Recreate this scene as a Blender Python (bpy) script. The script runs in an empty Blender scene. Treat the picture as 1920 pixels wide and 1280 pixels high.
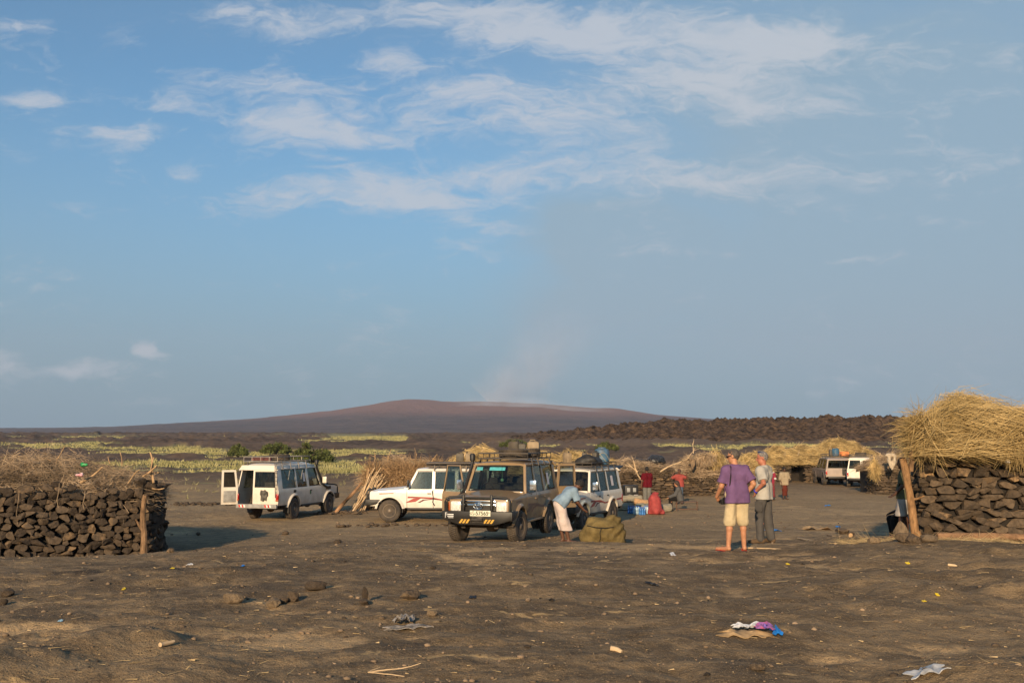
import bpy, bmesh, math, random
import numpy as np
from mathutils import Vector, Matrix, Euler

random.seed(7)
SC = bpy.context.scene
COL = SC.collection
R = math.radians

# ------------------------------------------------------------------ camera
F = 1867.0                       # focal length in pixels of the 1920 px wide photograph
PITCH = math.atan(185.0 / F)
CAMZ = 2.9
cam_d = bpy.data.cameras.new('camera'); cam = bpy.data.objects.new('camera', cam_d); COL.objects.link(cam)
cam.location = (0, 0, CAMZ); cam.rotation_euler = (math.pi / 2 + PITCH, 0, 0)
cam_d.sensor_width = 36.0; cam_d.lens = F / 1920.0 * 36.0; cam_d.clip_start = 0.1; cam_d.clip_end = 60000.0
SC.camera = cam
SC.render.resolution_x, SC.render.resolution_y = 1024, 682

def ray(px, py):                 # unit-depth viewing direction of a photograph pixel (y component = 1)
    a = (px - 960.0) / F; b = -(py - 640.0) / F
    cp, sp = math.cos(PITCH), math.sin(PITCH)
    x, y, z = a, cp - b * sp, sp + b * cp
    return x / y, 1.0, z / y
def at(px, py, Y):               # point at depth Y on a pixel's ray
    r = ray(px, py); return Vector((r[0] * Y, Y, CAMZ + r[2] * Y))

# ------------------------------------------------------------------ sun and sky
SUN_AZ, SUN_EL = R(14.0), R(17.5)          # the sun stands behind the camera, a little to the left
to_sun = Vector((-math.sin(SUN_AZ) * math.cos(SUN_EL), -math.cos(SUN_AZ) * math.cos(SUN_EL), math.sin(SUN_EL)))
sd = bpy.data.lights.new('sun', 'SUN'); sun = bpy.data.objects.new('sun', sd); COL.objects.link(sun)
sd.energy = 5.0; sd.angle = R(0.55); sd.color = (1.0, 0.74, 0.46)
sun.rotation_euler = to_sun.to_track_quat('Z', 'Y').to_euler()

W = bpy.data.worlds.new('World'); SC.world = W; W.use_nodes = True
wn, wl = W.node_tree.nodes, W.node_tree.links
wn.clear()
def WN(t, **kw):
    n = wn.new(t)
    for k, v in kw.items():
        if k.startswith('i_'): n.inputs[int(k[2:])].default_value = v
        else: setattr(n, k, v)
    return n
def wmath(op, a, b=None, c=None):
    n = WN('ShaderNodeMath', operation=op)
    for i, s in enumerate((a, b, c)):
        if s is None: continue
        if hasattr(s, 'is_linked'): wl.new(s, n.inputs[i])
        else: n.inputs[i].default_value = s
    return n.outputs[0]
def wmap(v, a, b, c=0.0, d=1.0, smooth=True):
    n = WN('ShaderNodeMapRange'); n.interpolation_type = 'SMOOTHSTEP' if smooth else 'LINEAR'
    wl.new(v, n.inputs[0]); n.inputs[1].default_value = a; n.inputs[2].default_value = b
    n.inputs[3].default_value = c; n.inputs[4].default_value = d
    return n.outputs[0]
def wmix(f, a, b):
    n = WN('ShaderNodeMix', data_type='RGBA')
    for s, sock in ((f, n.inputs[0]), (a, n.inputs[6]), (b, n.inputs[7])):
        if hasattr(s, 'is_linked'): wl.new(s, sock)
        else: sock.default_value = s
    return n.outputs[2]
sky = WN('ShaderNodeTexSky', sky_type='NISHITA', sun_disc=False)
sky.sun_elevation = SUN_EL; sky.sun_rotation = math.pi + SUN_AZ
sky.altitude = 300.0; sky.air_density = 1.0; sky.dust_density = 0.8; sky.ozone_density = 1.4
tc = WN('ShaderNodeTexCoord')
sp = WN('ShaderNodeSeparateXYZ'); wl.new(tc.outputs['Generated'], sp.inputs[0])
DX, DY, DZ = sp.outputs
# flat cloud-layer coordinates
den = wmath('MAXIMUM', wmath('ADD', DZ, 0.10), 0.02)
cx = wmath('DIVIDE', DX, den); cy = wmath('DIVIDE', DY, den)
cxy = WN('ShaderNodeCombineXYZ'); wl.new(cx, cxy.inputs[0]); wl.new(cy, cxy.inputs[1])
# tangent coordinates towards +Y, where the banks of cloud stand
ay = wmath('MAXIMUM', DY, 0.05)
tu = wmath('DIVIDE', DX, ay); tv = wmath('DIVIDE', DZ, ay)
tuv = WN('ShaderNodeCombineXYZ'); wl.new(tu, tuv.inputs[0]); wl.new(tv, tuv.inputs[1])
def blobs(lst, warp=None):
    acc = None
    src = warp or tuv.outputs[0]
    for (px, py, rx, ry, w) in lst:
        r = ray(px, py); sx, sy = F / rx, F / ry
        m = WN('ShaderNodeVectorMath', operation='MULTIPLY_ADD'); wl.new(src, m.inputs[0])
        m.inputs[1].default_value = (sx, sy, 0); m.inputs[2].default_value = (-r[0] * sx, -r[2] * sy, 0)
        d = WN('ShaderNodeVectorMath', operation='DOT_PRODUCT'); wl.new(m.outputs[0], d.inputs[0]); wl.new(m.outputs[0], d.inputs[1])
        p = wmath('POWER', 0.3679, d.outputs['Value'])
        acc = wmath('MULTIPLY_ADD', p, w, acc if acc is not None else 0.0)
    return acc
def wnoise(src, scale, detail, rough, stretch=(1, 1, 1), loc=(0, 0, 0), rot=0.0, dist=0.0):
    m = WN('ShaderNodeMapping'); wl.new(src, m.inputs[0])
    m.inputs['Location'].default_value = loc; m.inputs['Rotation'].default_value = (0, 0, rot); m.inputs['Scale'].default_value = stretch
    n = WN('ShaderNodeTexNoise'); wl.new(m.outputs[0], n.inputs['Vector'])
    n.inputs['Scale'].default_value = scale; n.inputs['Detail'].default_value = detail; n.inputs['Roughness'].default_value = rough
    n.inputs['Distortion'].default_value = dist
    return n
# domain warp so that no bank shows a plain oval outline
wz = wnoise(tuv.outputs[0], 6.0, 5, 0.6, (1, 2.0, 1))
wv = WN('ShaderNodeVectorMath', operation='MULTIPLY_ADD'); wl.new(wz.outputs['Color'], wv.inputs[0])
wv.inputs[1].default_value = (0.13, 0.05, 0); wv.inputs[2].default_value = (-0.065, -0.025, 0)
wa = WN('ShaderNodeVectorMath', operation='ADD'); wl.new(wv.outputs[0], wa.inputs[0]); wl.new(tuv.outputs[0], wa.inputs[1])
banks = blobs([
    (30, 62, 85, 22, .75), (235, 68, 34, 24, .5), (400, 25, 70, 40, .6), (600, 40, 150, 36, .8), (850, 15, 170, 34, .7),
    (1050, 62, 190, 34, .95), (450, 150, 150, 34, .75), (335, 197, 70, 18, .65), (720, 112, 110, 26, .8), (860, 172, 130, 34, .8),
    (590, 240, 170, 44, .95), (560, 205, 90, 30, .5), (1010, 225, 260, 46, .65), (1300, 150, 240, 52, .75), (1480, 200, 170, 26, .7), (1430, 80, 120, 34, .6),
    (760, 335, 240, 34, .85), (560, 372, 170, 36, .85), (1150, 318, 300, 40, .6), (850, 372, 150, 18, .7), (370, 315, 50, 14, .6), (60, 178, 90, 17, .8), (235, 252, 85, 18, .85),
    (150, 388, 70, 12, .5), (270, 664, 50, 17, 1.6), (285, 700, 60, 14, .4), (110, 690, 75, 15, 1.0), (8, 668, 34, 26, .9), (520, 698, 70, 11, .35), (890, 668, 36, 14, .5),
    (1600, 483, 130, 9, .6), (1350, 468, 170, 9, .5), (990, 432, 70, 22, .4), (1250, 60, 400, 60, .3), (1150, 230, 420, 150, .22), (1660, 120, 260, 70, .45), (1720, 300, 260, 60, .30), (1500, 330, 230, 26, .45), (1560, 70, 150, 30, .4)], wa.outputs[0])
n1 = wnoise(wa.outputs[0], 7.5, 10, 0.60, (0.8, 2.3, 1), (1.7, 0.4, 0), R(9), 0.9)
n2 = wnoise(wa.outputs[0], 30.0, 8, 0.62, (0.7, 1.9, 1), (4.1, 2.2, 0), R(-16), 1.6)
nz = wmath('MULTIPLY_ADD', n2.outputs[0], 0.60, wmath('MULTIPLY', n1.outputs[0], 0.95))
cl = wmath('MULTIPLY_ADD', banks, 0.44, wmath('MULTIPLY_ADD', nz, 1.25, -0.94))
cl = wmap(cl, 0.10, 0.60, 0.0, 0.76)
cl = wmath('MULTIPLY', cl, wmap(DZ, 0.0, 0.06, 0.25, 1.0))
# a broad thin veil of smoke and overcast on the right
veil = blobs([(1820, 200, 560, 380, .85), (1500, 520, 330, 170, .40), (1180, 440, 170, 90, .50), (1080, 405, 110, 46, .40), (1070, 465, 100, 50, .28), (1090, 550, 110, 80, .36), (1035, 640, 85, 74, .36), (1330, 640, 280, 130, .40), (1150, 540, 130, 90, .34), (1900, 620, 420, 220, .55), (1350, 210, 440, 200, .42), (800, 20, 600, 60, .16)], wa.outputs[0])
veil = wmath('MULTIPLY', veil, wmath('MULTIPLY_ADD', n1.outputs[0], 0.7, 0.62))
veil = wmath('MINIMUM', veil, 0.82)
skyc = WN('ShaderNodeMix', data_type='RGBA', blend_type='MULTIPLY'); skyc.inputs[0].default_value = 1.0
wl.new(sky.outputs[0], skyc.inputs[6]); skyc.inputs[7].default_value = (0.54, 0.85, 0.97, 1)
low = wmap(DZ, 0.0, 0.34, 1.0, 0.0)
low = wmath('MULTIPLY', low, 0.92)
c0 = wmix(low, skyc.outputs[2], (1.42, 2.25, 3.0, 1))
c1 = wmix(veil, c0, (2.26, 3.18, 3.88, 1))
c2 = wmix(cl, c1, (4.35, 4.55, 4.95, 1))
bg = WN('ShaderNodeBackground'); wl.new(c2, bg.inputs[0]); bg.inputs[1].default_value = 0.097
wo = WN('ShaderNodeOutputWorld'); wl.new(bg.outputs[0], wo.inputs[0])

SC.view_settings.view_transform = 'Standard'; SC.view_settings.look = 'None'
SC.view_settings.exposure = 0.50; SC.view_settings.gamma = 1.0
SC.render.engine = 'CYCLES'
SC.cycles.use_denoising = True
SC.cycles.max_bounces = 6; SC.cycles.diffuse_bounces = 3; SC.cycles.glossy_bounces = 3; SC.cycles.transparent_max_bounces = 12
SC.cycles.volume_bounces = 1; SC.cycles.transmission_bounces = 4
SC.cycles.caustics_reflective = False; SC.cycles.caustics_refractive = False
W.cycles.sampling_method = 'MANUAL'; W.cycles.sample_map_resolution = 256
# ------------------------------------------------------------------ numpy noise
def _hash(ix, iy, iz, seed):
    h = (ix.astype(np.int64) * 374761393 + iy.astype(np.int64) * 668265263 + iz.astype(np.int64) * 2147483647 + seed * 974711) & 0xFFFFFFFF
    h = ((h ^ (h >> 13)) * 1274126177) & 0xFFFFFFFF
    h = ((h ^ (h >> 16)) * 2246822519) & 0xFFFFFFFF
    h = h ^ (h >> 15)
    return (h & 0xFFFFFF) / float(0xFFFFFF) * 2.0 - 1.0
def vnoise2(x, y, seed=0):
    x = np.asarray(x, float); y = np.asarray(y, float)
    ix = np.floor(x); iy = np.floor(y); fx = x - ix; fy = y - iy
    ux = fx * fx * fx * (fx * (fx * 6 - 15) + 10); uy = fy * fy * fy * (fy * (fy * 6 - 15) + 10)
    z = np.zeros_like(ix)
    a = _hash(ix, iy, z, seed); b = _hash(ix + 1, iy, z, seed); c = _hash(ix, iy + 1, z, seed); d = _hash(ix + 1, iy + 1, z, seed)
    return (a * (1 - ux) + b * ux) * (1 - uy) + (c * (1 - ux) + d * ux) * uy
def vnoise3(p, seed=0):
    p = np.asarray(p, float); i = np.floor(p); f = p - i; u = f * f * (3 - 2 * f)
    out = 0
    for dx in (0, 1):
        for dy in (0, 1):
            for dz in (0, 1):
                w = (u[..., 0] if dx else 1 - u[..., 0]) * (u[..., 1] if dy else 1 - u[..., 1]) * (u[..., 2] if dz else 1 - u[..., 2])
                out = out + w * _hash(i[..., 0] + dx, i[..., 1] + dy, i[..., 2] + dz, seed)
    return out
def fbm2(x, y, octs=4, gain=0.5, seed=0, ridged=False):
    a, s, t, o = 1.0, 0.0, 0.0, 0.0
    x = np.asarray(x, float); y = np.asarray(y, float)
    c, sn = math.cos(0.6), math.sin(0.6)
    for k in range(octs):
        n = vnoise2(x, y, seed + k * 17)
        if ridged: n = 1 - 2 * np.abs(n)
        s = s + a * n; t += a; a *= gain
        x, y = (c * x - sn * y) * 2.03 + 3.1, (sn * x + c * y) * 2.03 - 1.7
    return s / t
def sstep(a, b, x):
    t = np.clip((np.asarray(x, float) - a) / (b - a), 0, 1); return t * t * (3 - 2 * t)

# ------------------------------------------------------------------ scene bookkeeping
def link(o, parent=None):
    COL.objects.link(o)
    if parent is not None: o.parent = parent
    return o
def tag(o, label=None, cat=None, group=None, kind=None):
    if label: o['label'] = label
    if cat: o['category'] = cat
    if group: o['group'] = group
    if kind: o['kind'] = kind
    return o
def empty(name, loc=(0, 0, 0), rz=0.0, label=None, cat=None, group=None):
    o = bpy.data.objects.new(name, None); o.empty_display_size = 0.2
    COL.objects.link(o); o.location = loc; o.rotation_euler = (0, 0, rz)
    return tag(o, label, cat, group)
def mesh_from(name, V, Fc, smooth=False):
    me = bpy.data.meshes.new(name)
    me.from_pydata([tuple(map(float, v)) for v in V], [], Fc); me.update()
    if smooth: me.polygons.foreach_set('use_smooth', np.ones(len(me.polygons), dtype=bool))
    return me
def mesh_np(name, V, quads=None, tris=None, smooth=False):
    """fast mesh from numpy arrays"""
    me = bpy.data.meshes.new(name)
    V = np.asarray(V, np.float32); nq = 0 if quads is None else len(quads); nt = 0 if tris is None else len(tris)
    me.vertices.add(len(V)); me.vertices.foreach_set('co', V.ravel())
    loops = []
    if nq: loops.append(np.asarray(quads, np.int32).ravel())
    if nt: loops.append(np.asarray(tris, np.int32).ravel())
    L = np.concatenate(loops); me.loops.add(len(L)); me.loops.foreach_set('vertex_index', L)
    st = np.concatenate([np.arange(nq) * 4, nq * 4 + np.arange(nt) * 3]).astype(np.int32)
    me.polygons.add(nq + nt); me.polygons.foreach_set('loop_start', st)
    if smooth: me.polygons.foreach_set('use_smooth', np.ones(nq + nt, dtype=bool))
    me.update(calc_edges=True); me.validate()
    return me
def obj(name, me, m=None, parent=None, loc=None, rot=None, scale=None):
    o = bpy.data.objects.new(name, me); link(o, parent)
    if m is not None:
        if not me.materials: me.materials.append(m)
    if loc is not None: o.location = loc
    if rot is not None: o.rotation_euler = rot
    if scale is not None: o.scale = scale
    return o

class MB:
    """collects boxes, tubes, lathes and prisms for one part"""
    def __init__(s): s.v = []; s.f = []
    def add(s, V, Fc, M=None):
        b = len(s.v)
        for v in V:
            v = Vector(v); s.v.append(tuple(M @ v) if M is not None else tuple(v))
        s.f += [tuple(b + i for i in f) for f in Fc]; return s
    def box(s, c, d, rz=0.0, ry=0.0, rx=0.0, taper=1.0):
        x, y, z = (k / 2 for k in d)
        V = [(-x, -y, -z), (x, -y, -z), (x, y, -z), (-x, y, -z), (-x * taper, -y * taper, z), (x * taper, -y * taper, z), (x * taper, y * taper, z), (-x * taper, y * taper, z)]
        M = Matrix.Translation(c) @ Euler((rx, ry, rz)).to_matrix().to_4x4()
        return s.add(V, [(0, 3, 2, 1), (4, 5, 6, 7), (0, 1, 5, 4), (1, 2, 6, 5), (2, 3, 7, 6), (3, 0, 4, 7)], M)
    def tube(s, pts, r, n=8, cap=True, closed=False):
        pts = [Vector(p) for p in pts]; m = len(pts); rr = r if isinstance(r, (list, tuple)) else [r] * m
        V = []; ref = Vector((0.13, 0.31, 0.94))
        for i, p in enumerate(pts):
            a = pts[(i - 1) % m] if (closed or i > 0) else p; b = pts[(i + 1) % m] if (closed or i < m - 1) else p
            d = (b - a).normalized(); u = d.cross(ref)
            if u.length < 1e-3: u = d.cross(Vector((1, 0, 0)))
            u.normalize(); w = d.cross(u)
            for k in range(n):
                t = 2 * math.pi * k / n; V.append(p + (u * math.cos(t) + w * math.sin(t)) * rr[i])
        Fc = []
        for i in range(m if closed else m - 1):
            j = (i + 1) % m
            for k in range(n): Fc.append((i * n + k, i * n + (k + 1) % n, j * n + (k + 1) % n, j * n + k))
        if cap and not closed: Fc.append(tuple(range(n))[::-1]); Fc.append(tuple((m - 1) * n + k for k in range(n)))
        return s.add(V, Fc)
    def lathe(s, prof, n=24, M=None, axis='y', closed=False):
        """prof: (radius, along-axis) pairs"""
        V = []; m = len(prof)
        for (r, a) in prof:
            for k in range(n):
                t = 2 * math.pi * k / n; c, q = math.cos(t) * r, math.sin(t) * r
                V.append((c, a, q) if axis == 'y' else (c, q, a) if axis == 'z' else (a, c, q))
        Fc = []
        for i in range(m if closed else m - 1):
            j = (i + 1) % m
            for k in range(n): Fc.append((i * n + k, j * n + k, j * n + (k + 1) % n, i * n + (k + 1) % n))
        if not closed:
            Fc.append(tuple(range(n))); Fc.append(tuple((m - 1) * n + k for k in range(n))[::-1])
        return s.add(V, Fc, M)
    def prism(s, prof, a0, a1, axis='y', M=None):
        """extrude a polygon (pairs) along an axis; y: pairs are (x,z); x: (y,z); z: (x,y)"""
        n = len(prof)
        P = (lambda p, a: (p[0], a, p[1])) if axis == 'y' else (lambda p, a: (a, p[0], p[1])) if axis == 'x' else (lambda p, a: (p[0], p[1], a))
        V = [P(p, a0) for p in prof] + [P(p, a1) for p in prof]
        Fc = [tuple(range(n)), tuple(range(2 * n - 1, n - 1, -1))] + [(i, n + i, n + (i + 1) % n, (i + 1) % n) for i in range(n)]
        return s.add(V, Fc, M)
    def sheet(s, P, t):
        """P: grid [i][j] of points -> closed slab of thickness t along -normal (computed per vertex)"""
        P = np.array(P, float); ni, nj = P.shape[:2]
        du = np.gradient(P, axis=0); dv = np.gradient(P, axis=1)
        N = np.cross(du, dv); N /= np.maximum(np.linalg.norm(N, axis=2, keepdims=True), 1e-9)
        Q = P - N * t
        V = [tuple(p) for p in P.reshape(-1, 3)] + [tuple(p) for p in Q.reshape(-1, 3)]
        K = ni * nj; I = lambda i, j: i * nj + j
        Fc = []
        for i in range(ni - 1):
            for j in range(nj - 1):
                Fc.append((I(i, j), I(i + 1, j), I(i + 1, j + 1), I(i, j + 1)))
                Fc.append((K + I(i, j), K + I(i, j + 1), K + I(i + 1, j + 1), K + I(i + 1, j)))
        for i in range(ni - 1):
            Fc.append((I(i, 0), K + I(i, 0), K + I(i + 1, 0), I(i + 1, 0)))
            Fc.append((I(i, nj - 1), I(i + 1, nj - 1), K + I(i + 1, nj - 1), K + I(i, nj - 1)))
        for j in range(nj - 1):
            Fc.append((I(0, j), I(0, j + 1), K + I(0, j + 1), K + I(0, j)))
            Fc.append((I(ni - 1, j), K + I(ni - 1, j), K + I(ni - 1, j + 1), I(ni - 1, j + 1)))
        return s.add(V, Fc)
    def ball(s, c, r, n=10, m=7):
        r = r if isinstance(r, (tuple, list)) else (r, r, r)
        V = [(0, 0, r[2])]
        for i in range(1, m):
            p = math.pi * i / m
            for k in range(n):
                t = 2 * math.pi * k / n; V.append((r[0] * math.sin(p) * math.cos(t), r[1] * math.sin(p) * math.sin(t), r[2] * math.cos(p)))
        V.append((0, 0, -r[2])); L = len(V) - 1
        Fc = [(0, 1 + k, 1 + (k + 1) % n) for k in range(n)]
        for i in range(m - 2):
            for k in range(n): Fc.append((1 + i * n + k, 1 + (i + 1) * n + k, 1 + (i + 1) * n + (k + 1) % n, 1 + i * n + (k + 1) % n))
        Fc += [(1 + (m - 2) * n + k, L, 1 + (m - 2) * n + (k + 1) % n) for k in range(n)]
        return s.add(V, Fc, Matrix.Translation(c))
    def mesh(s, name, smooth=False):
        me = mesh_from(name, s.v, s.f, smooth)
        return me
    def build(s, name, m=None, parent=None, bevel=0.0, smooth=False, seg=2, fix=True, **kw):
        me = s.mesh(name, smooth)
        if fix:
            bm = bmesh.new(); bm.from_mesh(me); bmesh.ops.recalc_face_normals(bm, faces=bm.faces)
            if bevel > 0:
                ed = [e for e in bm.edges if len(e.link_faces) == 2 and e.calc_face_angle(0) > R(28)]
                bmesh.ops.bevel(bm, geom=ed, offset=bevel, segments=seg, profile=0.5, affect='EDGES', clamp_overlap=True)
                for f in bm.faces: f.smooth = True
            bm.to_mesh(me); bm.free()
            if bevel > 0 or smooth:
                try: me.set_sharp_from_angle(angle=R(38))
                except Exception: pass
        return obj(name, me, m, parent, **kw)

# ------------------------------------------------------------------ materials
MATS = {}
def mat(name, col, rough=0.8, metal=0.0, var=0.2, scale=6.0, bump=0.0, bscale=None, rnd=0.0, dust=0.0, dustcol=(0.30, 0.22, 0.14), coat=0.0, col2=None, detail=5, spec=0.5, sheen=0.0, low=None, stretch=(1, 1, 1), emis=None):
    if name in MATS: return MATS[name]
    m = bpy.data.materials.new(name); m.use_nodes = True; nt = m.node_tree; N, L = nt.nodes, nt.links
    b = N['Principled BSDF']; b.inputs['Roughness'].default_value = rough; b.inputs['Metallic'].default_value = metal
    b.inputs['Specular IOR Level'].default_value = spec; b.inputs['Coat Weight'].default_value = coat
    if sheen: b.inputs['Sheen Weight'].default_value = sheen
    tcn = N.new('ShaderNodeTexCoord'); mp = N.new('ShaderNodeMapping'); L.new(tcn.outputs['Object'], mp.inputs[0]); mp.inputs['Scale'].default_value = stretch
    oi = N.new('ShaderNodeObjectInfo'); mv = N.new('ShaderNodeVectorMath'); mv.operation = 'MULTIPLY_ADD'
    L.new(oi.outputs['Random'], mv.inputs[0]); mv.inputs[1].default_value = (37.0, 19.0, 53.0); L.new(mp.outputs[0], mv.inputs[2])
    nz = N.new('ShaderNodeTexNoise'); L.new(mv.outputs[0], nz.inputs['Vector']); nz.inputs['Scale'].default_value = scale; nz.inputs['Detail'].default_value = detail; nz.inputs['Roughness'].default_value = 0.6
    c2 = col2 or tuple(max(0.0, c * (1 - var * 1.6)) for c in col)
    c1 = col if col2 else tuple(min(1.0, c * (1 + var * 0.8)) for c in col)
    mr = N.new('ShaderNodeMapRange'); L.new(nz.outputs[0], mr.inputs[0]); mr.inputs[1].default_value = 0.32; mr.inputs[2].default_value = 0.68
    mx = N.new('ShaderNodeMix'); mx.data_type = 'RGBA'; L.new(mr.outputs[0], mx.inputs[0]); mx.inputs[6].default_value = (*c2, 1); mx.inputs[7].default_value = (*c1, 1)
    out = mx.outputs[2]
    if rnd > 0:
        hs = N.new('ShaderNodeHueSaturation'); L.new(out, hs.inputs['Color'])
        m2 = N.new('ShaderNodeMapRange'); L.new(oi.outputs['Random'], m2.inputs[0]); m2.inputs[3].default_value = 1 - rnd; m2.inputs[4].default_value = 1 + rnd
        L.new(m2.outputs[0], hs.inputs['Value']); out = hs.outputs[0]
    if dust > 0:
        n3 = N.new('ShaderNodeTexNoise'); L.new(mv.outputs[0], n3.inputs['Vector']); n3.inputs['Scale'].default_value = 2.2; n3.inputs['Detail'].default_value = 7; n3.inputs['Roughness'].default_value = 0.65
        m3 = N.new('ShaderNodeMapRange'); L.new(n3.outputs[0], m3.inputs[0]); m3.inputs[1].default_value = 0.35; m3.inputs[2].default_value = 0.75; m3.inputs[4].default_value = dust
        fac = m3.outputs[0]
        if low is not None:      # more road dirt thrown up on the lower body: low = (z clean, z dirty)
            sx = N.new('ShaderNodeSeparateXYZ'); L.new(tcn.outputs['Object'], sx.inputs[0])
            m4 = N.new('ShaderNodeMapRange'); L.new(sx.outputs[2], m4.inputs[0]); m4.inputs[1].default_value = low[0]; m4.inputs[2].default_value = low[1]; m4.inputs[3].default_value = 0.35; m4.inputs[4].default_value = 2.0
            mm = N.new('ShaderNodeMath'); mm.operation = 'MULTIPLY'; mm.use_clamp = True; L.new(fac, mm.inputs[0]); L.new(m4.outputs[0], mm.inputs[1]); fac = mm.outputs[0]
        mx2 = N.new('ShaderNodeMix'); mx2.data_type = 'RGBA'; L.new(fac, mx2.inputs[0]); L.new(out, mx2.inputs[6]); mx2.inputs[7].default_value = (*dustcol, 1); out = mx2.outputs[2]
        ra = N.new('ShaderNodeMapRange'); L.new(fac, ra.inputs[0]); ra.inputs[3].default_value = rough; ra.inputs[4].default_value = 0.9; L.new(ra.outputs[0], b.inputs['Roughness'])
    L.new(out, b.inputs['Base Color'])
    if bump > 0:
        bn = N.new('ShaderNodeTexNoise'); L.new(mv.outputs[0], bn.inputs['Vector']); bn.inputs['Scale'].default_value = bscale or scale * 2; bn.inputs['Detail'].default_value = 6; bn.inputs['Roughness'].default_value = 0.65
        bp = N.new('ShaderNodeBump'); bp.inputs['Strength'].default_value = 1.0; bp.inputs['Distance'].default_value = bump; L.new(bn.outputs[0], bp.inputs['Height']); L.new(bp.outputs[0], b.inputs['Normal'])
    MATS[name] = m
    return m
def glass(name='glass', tint=(0.42, 0.48, 0.46), refl=0.025):
    if name in MATS: return MATS[name]
    m = bpy.data.materials.new(name); m.use_nodes = True; N, L = m.node_tree.nodes, m.node_tree.links
    N.remove(N['Principled BSDF']); o = N['Material Output']
    t = N.new('ShaderNodeBsdfTransparent'); t.inputs[0].default_value = (*tint, 1)
    g = N.new('ShaderNodeBsdfGlossy'); g.inputs['Roughness'].default_value = 0.03; g.inputs['Color'].default_value = (0.9, 0.92, 0.92, 1)
    d = N.new('ShaderNodeBsdfDiffuse'); d.inputs[0].default_value = (0.22, 0.18, 0.13, 1)
    lw = N.new('ShaderNodeLayerWeight'); lw.inputs[0].default_value = 0.35
    mr = N.new('ShaderNodeMapRange'); L.new(lw.outputs['Fresnel'], mr.inputs[0]); mr.inputs[1].default_value = 0.0; mr.inputs[2].default_value = 1.0; mr.inputs[3].default_value = refl; mr.inputs[4].default_value = 0.45
    tcn = N.new('ShaderNodeTexCoord'); nz = N.new('ShaderNodeTexNoise'); L.new(tcn.outputs['Object'], nz.inputs['Vector']); nz.inputs['Scale'].default_value = 3.0; nz.inputs['Detail'].default_value = 6
    m3 = N.new('ShaderNodeMapRange'); L.new(nz.outputs[0], m3.inputs[0]); m3.inputs[1].default_value = 0.4; m3.inputs[2].default_value = 0.8; m3.inputs[4].default_value = 0.08
    s1 = N.new('ShaderNodeMixShader'); L.new(m3.outputs[0], s1.inputs[0]); L.new(t.outputs[0], s1.inputs[1]); L.new(d.outputs[0], s1.inputs[2])
    s2 = N.new('ShaderNodeMixShader'); L.new(mr.outputs[0], s2.inputs[0]); L.new(s1.outputs[0], s2.inputs[1]); L.new(g.outputs[0], s2.inputs[2])
    L.new(s2.outputs[0], o.inputs[0]); MATS[name] = m
    return m

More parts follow.
